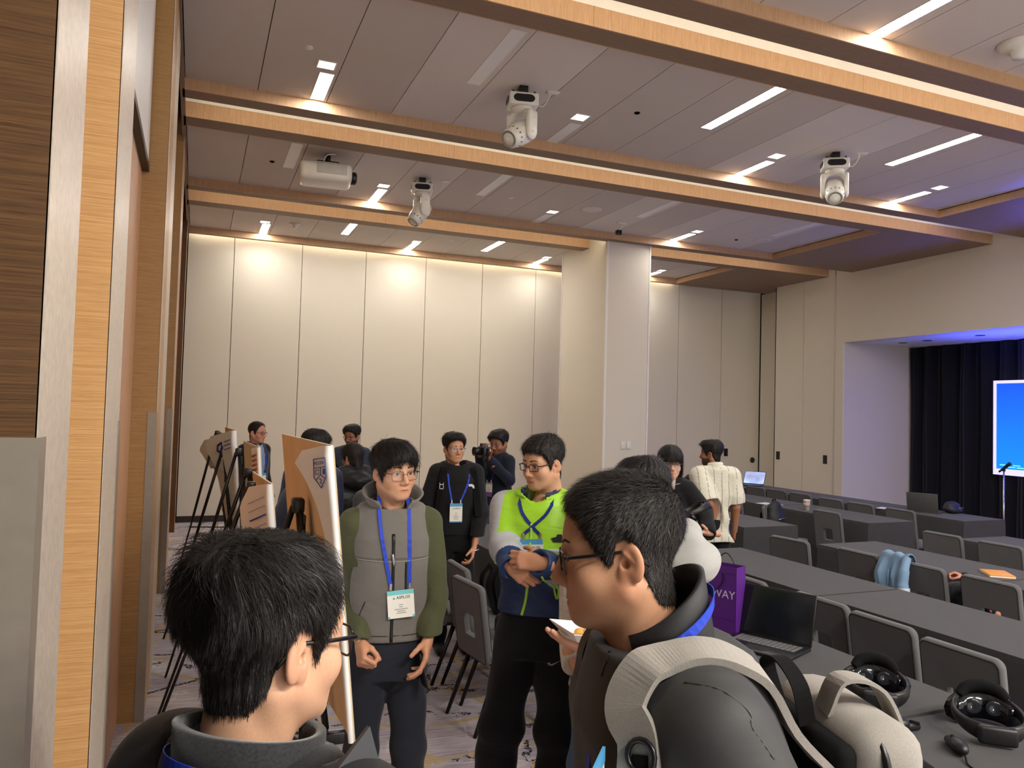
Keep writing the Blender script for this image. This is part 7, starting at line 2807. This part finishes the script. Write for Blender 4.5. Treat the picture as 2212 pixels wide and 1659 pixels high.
# ---------------------------------------------------------------- people behind him
def hoodie_man():
    pos = at(1420, 1120, 2.62)
    p = Person('man in light grey hoodie seen from behind, holding a paper plate', (pos[0], pos[1]), 1.73, -128, -140, 8, 4, hres=0.004, tone=srgb(222, 176, 150), hc=at(1384, 1066, 2.66))
    J = p.J
    J['elL'] = at(1395, 1450, 2.42)
    J['wrL'] = at(1303, 1408, 2.26)
    J['elR'] = p.W(0.22, 0.10, 1.12)
    J['wrR'] = p.W(0.12, 0.30, 1.05)
    p.head()
    st = dict(ST_MID, top=0.026, side=0.010, back=0.006, len_top=0.04, len_side=0.025, whorl=(0.01, -0.06, 0.125), ridge=0.003, grav=0.7, lift=0.04, droop=0.15, line=[(a, z-(0.02 if a > 115 else 0)) for a, z in LINE_SHORT])
    p.hair(st, 41, 0.0035, 7000, 0.0011, (0.015, 0.0135, 0.014))

    def ex(F, q):
        F.ell(q.W(0, -0.13, 1.40), (0.11, 0.11, 0.075), k=0.03)
        F.cap(q.W(0.10, -0.05, 1.475), q.W(0.07, 0.06, 1.43), 0.035, 0.03, 0.03)
        F.cap(q.W(-0.10, -0.05, 1.475), q.W(-0.07, 0.06, 1.43), 0.035, 0.03, 0.03)
        F.cap(q.W(-0.10, -0.05, 1.475), q.W(0, -0.12, 1.465), 0.045, 0.04, 0.03)
        F.cap(q.W(0.10, -0.05, 1.475), q.W(0, -0.12, 1.465), 0.045, 0.04, 0.03)
    o, F = p.garment('hoodie', np.array(srgb(172, 172, 168)), 0.026, 1.0, 0.86, 0.007, 'wool', 121, 0.011, 44, extra=ex, neck=0.062)
    MB().ribbon([p.W(math.sin(t)*0.066, math.cos(t)*0.066-0.03, 1.535-0.02*math.cos(t)) for t in np.linspace(math.radians(70), math.radians(290), 24)], UP, 0.017, 0.0015).build('lanyard', M['lany'], p.root, False)
    p.trousers(simple(srgb(60, 62, 70)), 'matte', 0.016, 6)
    d = nrm(J['wrL']-J['elL'])
    p.hand('L', J['wrL'], nrm(-_r*0.95+UP*0.18-_f*0.1), -UP*0.9-_f*0.35, (0.18, 0.2, 0.22, 0.28), (0.35, 0.25), 0.004, wl=0.05)
    p.hand('R', J['wrR'], p.f, p.r, h=0.006)
    p.finish()
    pl = empty('paper_plate', at(1262, 1372, 2.26), 0, 'white square paper plate with a leftover yellow snack', 'plate')
    c = at(1266, 1377, 2.24)
    ux = nrm(_r*0.93+_f*0.36)
    uy = np.cross(UP, ux)
    ux = nrm(ux-UP*0.16)
    uz = nrm(np.cross(ux, uy))
    T = frame(c, ux, uy, uz)
    vs = [(-0.055, -0.055, 0), (0.055, -0.055, 0), (0.055, 0.055, 0), (-0.055, 0.055, 0), (-0.085, -0.085, 0.026), (0.085, -0.085, 0.026), (0.085, 0.085, 0.026), (-0.085, 0.085, 0.026)]
    vs += [(a, b, z-0.002) for a, b, z in vs]
    MB().add(vs, [(0, 1, 2, 3), (0, 4, 5, 1), (1, 5, 6, 2), (2, 6, 7, 3), (3, 7, 4, 0), (11, 10, 9, 8), (9, 13, 12, 8), (10, 14, 13, 9), (11, 15, 14, 10), (8, 12, 15, 11), (4, 12, 13, 5), (5, 13, 14, 6), (6, 14, 15, 7), (7, 15, 12, 4)], False, T).build('tray', M['white'], pl, False)
    F2 = Field(c-0.09, c+0.09, 0.004)
    for a, b, r in ((0.0, 0.0, 0.02), (0.022, 0.012, 0.018), (-0.018, 0.01, 0.017), (0.01, -0.018, 0.016)):
        F2.ell(c+ux*a+uy*b+uz*0.010, (r, r, 0.013), k=0.01)
    P, Q = F2.mesh()
    link('snack', npmesh('snack', P, Q), plain('yellow_snack', srgb(226, 170, 88), 0.6), pl, False)


def coat_person():
    pos = at(1322, 1100, 3.15)
    p = Person('person in cream checked coat and jeans holding a small bottle, mostly hidden', (pos[0], pos[1]), 1.60, 8, 20, 6, hres=0.005)
    J = p.J
    J['elR'] = at(1243, 1375, 2.92)
    J['wrR'] = at(1243, 1432, 2.78)
    J['elL'] = at(1330, 1420, 2.88)
    J['wrL'] = at(1300, 1478, 2.72)
    p.head()
    p.hair(ST_FRINGE, 55, 0.005, 1200, 0.0015)

    def cc(L, P):
        c = np.tile(np.array(srgb(204, 194, 178)), (len(P), 1))
        m = (np.abs((L[:, 0]/0.05) % 1-0.5) < 0.06) | (np.abs((L[:, 2]/0.05) % 1-0.5) < 0.06)
        c[m] *= 0.86
        return c
    p.garment('coat', cc, 0.024, 1.0, 0.84, 0.008, 'wool', 131, 0.004, 28)
    p.trousers(simple(srgb(84, 108, 140)), 'matte', 0.014, 6, 0.004)
    b0, b1 = at(1252, 1449, 2.72), at(1285, 1478, 2.70)
    p.hand('R', J['wrR'], nrm(-UP*0.75+_r*0.45), -_r*0.7-_f*0.6, (0.55, 0.75, 0.8, 0.8), (0.2, 0.5), 0.004, wl=0.05)
    p.hand('L', J['wrL'], nrm(-_r*0.8-UP*0.35), -_f*0.9+UP*0.4, (0.9, 1.05, 1.1, 1.1), (0.5, 0.6), 0.004, wl=0.05)
    p.finish()
    e = empty('small_bottle', b1, 0, 'small bottle of yellow drink with black cap in two hands', 'bottle')
    d = nrm(b0-b1)
    x = nrm(np.cross(d, _f))
    T = frame(b1, x, np.cross(d, x), d)
    MB().lathe([(0, -0.05), (0.017, -0.05), (0.020, -0.045), (0.020, 0.015), (0.012, 0.028), (0, 0.028)], 18, T).build('glass', plain('yellow_glass', srgb(190, 170, 90), 0.15), e, False)
    MB().lathe([(0, 0.026), (0.0135, 0.026), (0.0135, 0.052), (0, 0.053)], 18, T).build('cap', M['black'], e, False)


def crouching_person():
    p = Person('person bending low on the denim jacket chair, hand gripping its corner', (5.12, 4.0), 1.62, -100, -120, 60, hres=0.006, tone=srgb(214, 150, 124))
    h = np.array([4.95, 3.835, 0.845])
    p.J['wrR'] = h+np.array([0.055, -0.05, -0.03])
    p.J['elR'] = np.array([5.14, 3.66, 0.58])
    p.J['shR'] = np.array([5.24, 3.74, 0.70])
    p.J['shL'] = np.array([5.06, 3.86, 0.66])
    p.J['elL'] = np.array([5.12, 3.74, 0.45])
    p.J['wrL'] = np.array([5.16, 3.70, 0.25])
    p.hc = np.array([5.16, 3.70, 0.60])
    p.J['hipR'], p.J['hipL'] = np.array([5.18, 4.0, 0.56]), np.array([5.04, 4.06, 0.56])
    p.J['knR'], p.J['knL'] = np.array([5.24, 3.84, 0.50]), np.array([5.20, 3.96, 0.50])
    p.J['anR'], p.J['anL'] = np.array([5.26, 3.80, 0.10]), np.array([5.24, 3.90, 0.10])
    p.head(eyes=False)
    p.hair(ST_MID, 61, 0.006, 500, 0.002, (0.05, 0.014, 0.012))
    F = Field(np.array([4.85, 3.4, 0.2]), np.array([5.5, 4.3, 0.95]), 0.014)
    K = np.array(srgb(34, 34, 40))
    F.cap((5.10, 4.04, 0.58), (5.15, 3.82, 0.66), 0.12, 0.11, 0.03)
    for s in 'RL':
        F.cap(p.J['sh'+s], p.J['el'+s], 0.055, 0.048, 0.03).cap(p.J['el'+s], p.J['wr'+s], 0.048, 0.036, 0.02)
    F.wrinkle(0.006, 30, 4)
    P, Q = F.mesh()
    link('jacket', npmesh('jacket', P, Q, np.tile(K, (len(P), 1))), CLOTHV['matte'], p.root, False)
    F = Field(np.array([4.8, 3.4, 0.0]), np.array([5.6, 4.3, 0.7]), 0.016)
    F.ell((5.10, 4.04, 0.56), (0.15, 0.14, 0.085), k=0.03)
    for s in 'RL':
        F.cap(p.J['hip'+s], p.J['kn'+s], 0.08, 0.065, 0.03).cap(p.J['kn'+s], p.J['an'+s], 0.065, 0.05, 0.03)
    P, Q = F.mesh()
    link('trousers', npmesh('trousers', P, Q, np.tile(srgb(30, 30, 36), (len(P), 1))), CLOTHV['matte'], p.root, False)
    p.hand('R', p.J['wrR'], nrm(h+np.array([0, 0.02, 0.0])-p.J['wrR']), UP*0.7+np.array([0.6, -0.4, 0]), (0.9, 1.0, 1.0, 1.0), (0.5, 0.7), 0.005, wl=0.03, s=0.85)
    p.hand('L', p.J['wrL'], -UP, -p.r, h=0.008)
    p.limb_skin([p.hc-p.hz*0.12, (p.J['shR']+p.J['shL'])/2, np.array([5.10, 4.04, 0.58])], [0.045, 0.06, 0.07], 0.02)
    for s_ in 'RL':
        p.limb_skin([p.J['sh'+s_], p.J['el'+s_], p.J['wr'+s_]], [0.03, 0.028, 0.022], 0.014)
    p.finish(False)

for fn in (front_left, front_right, vest_man, green_man, hoodie_man, coat_person, hood_man, photo_man, cardigan_man, hidden_man, beard_man, puffer_woman, grey_person, bangs_woman, white_man, seated_person, crouching_person):
    fn()
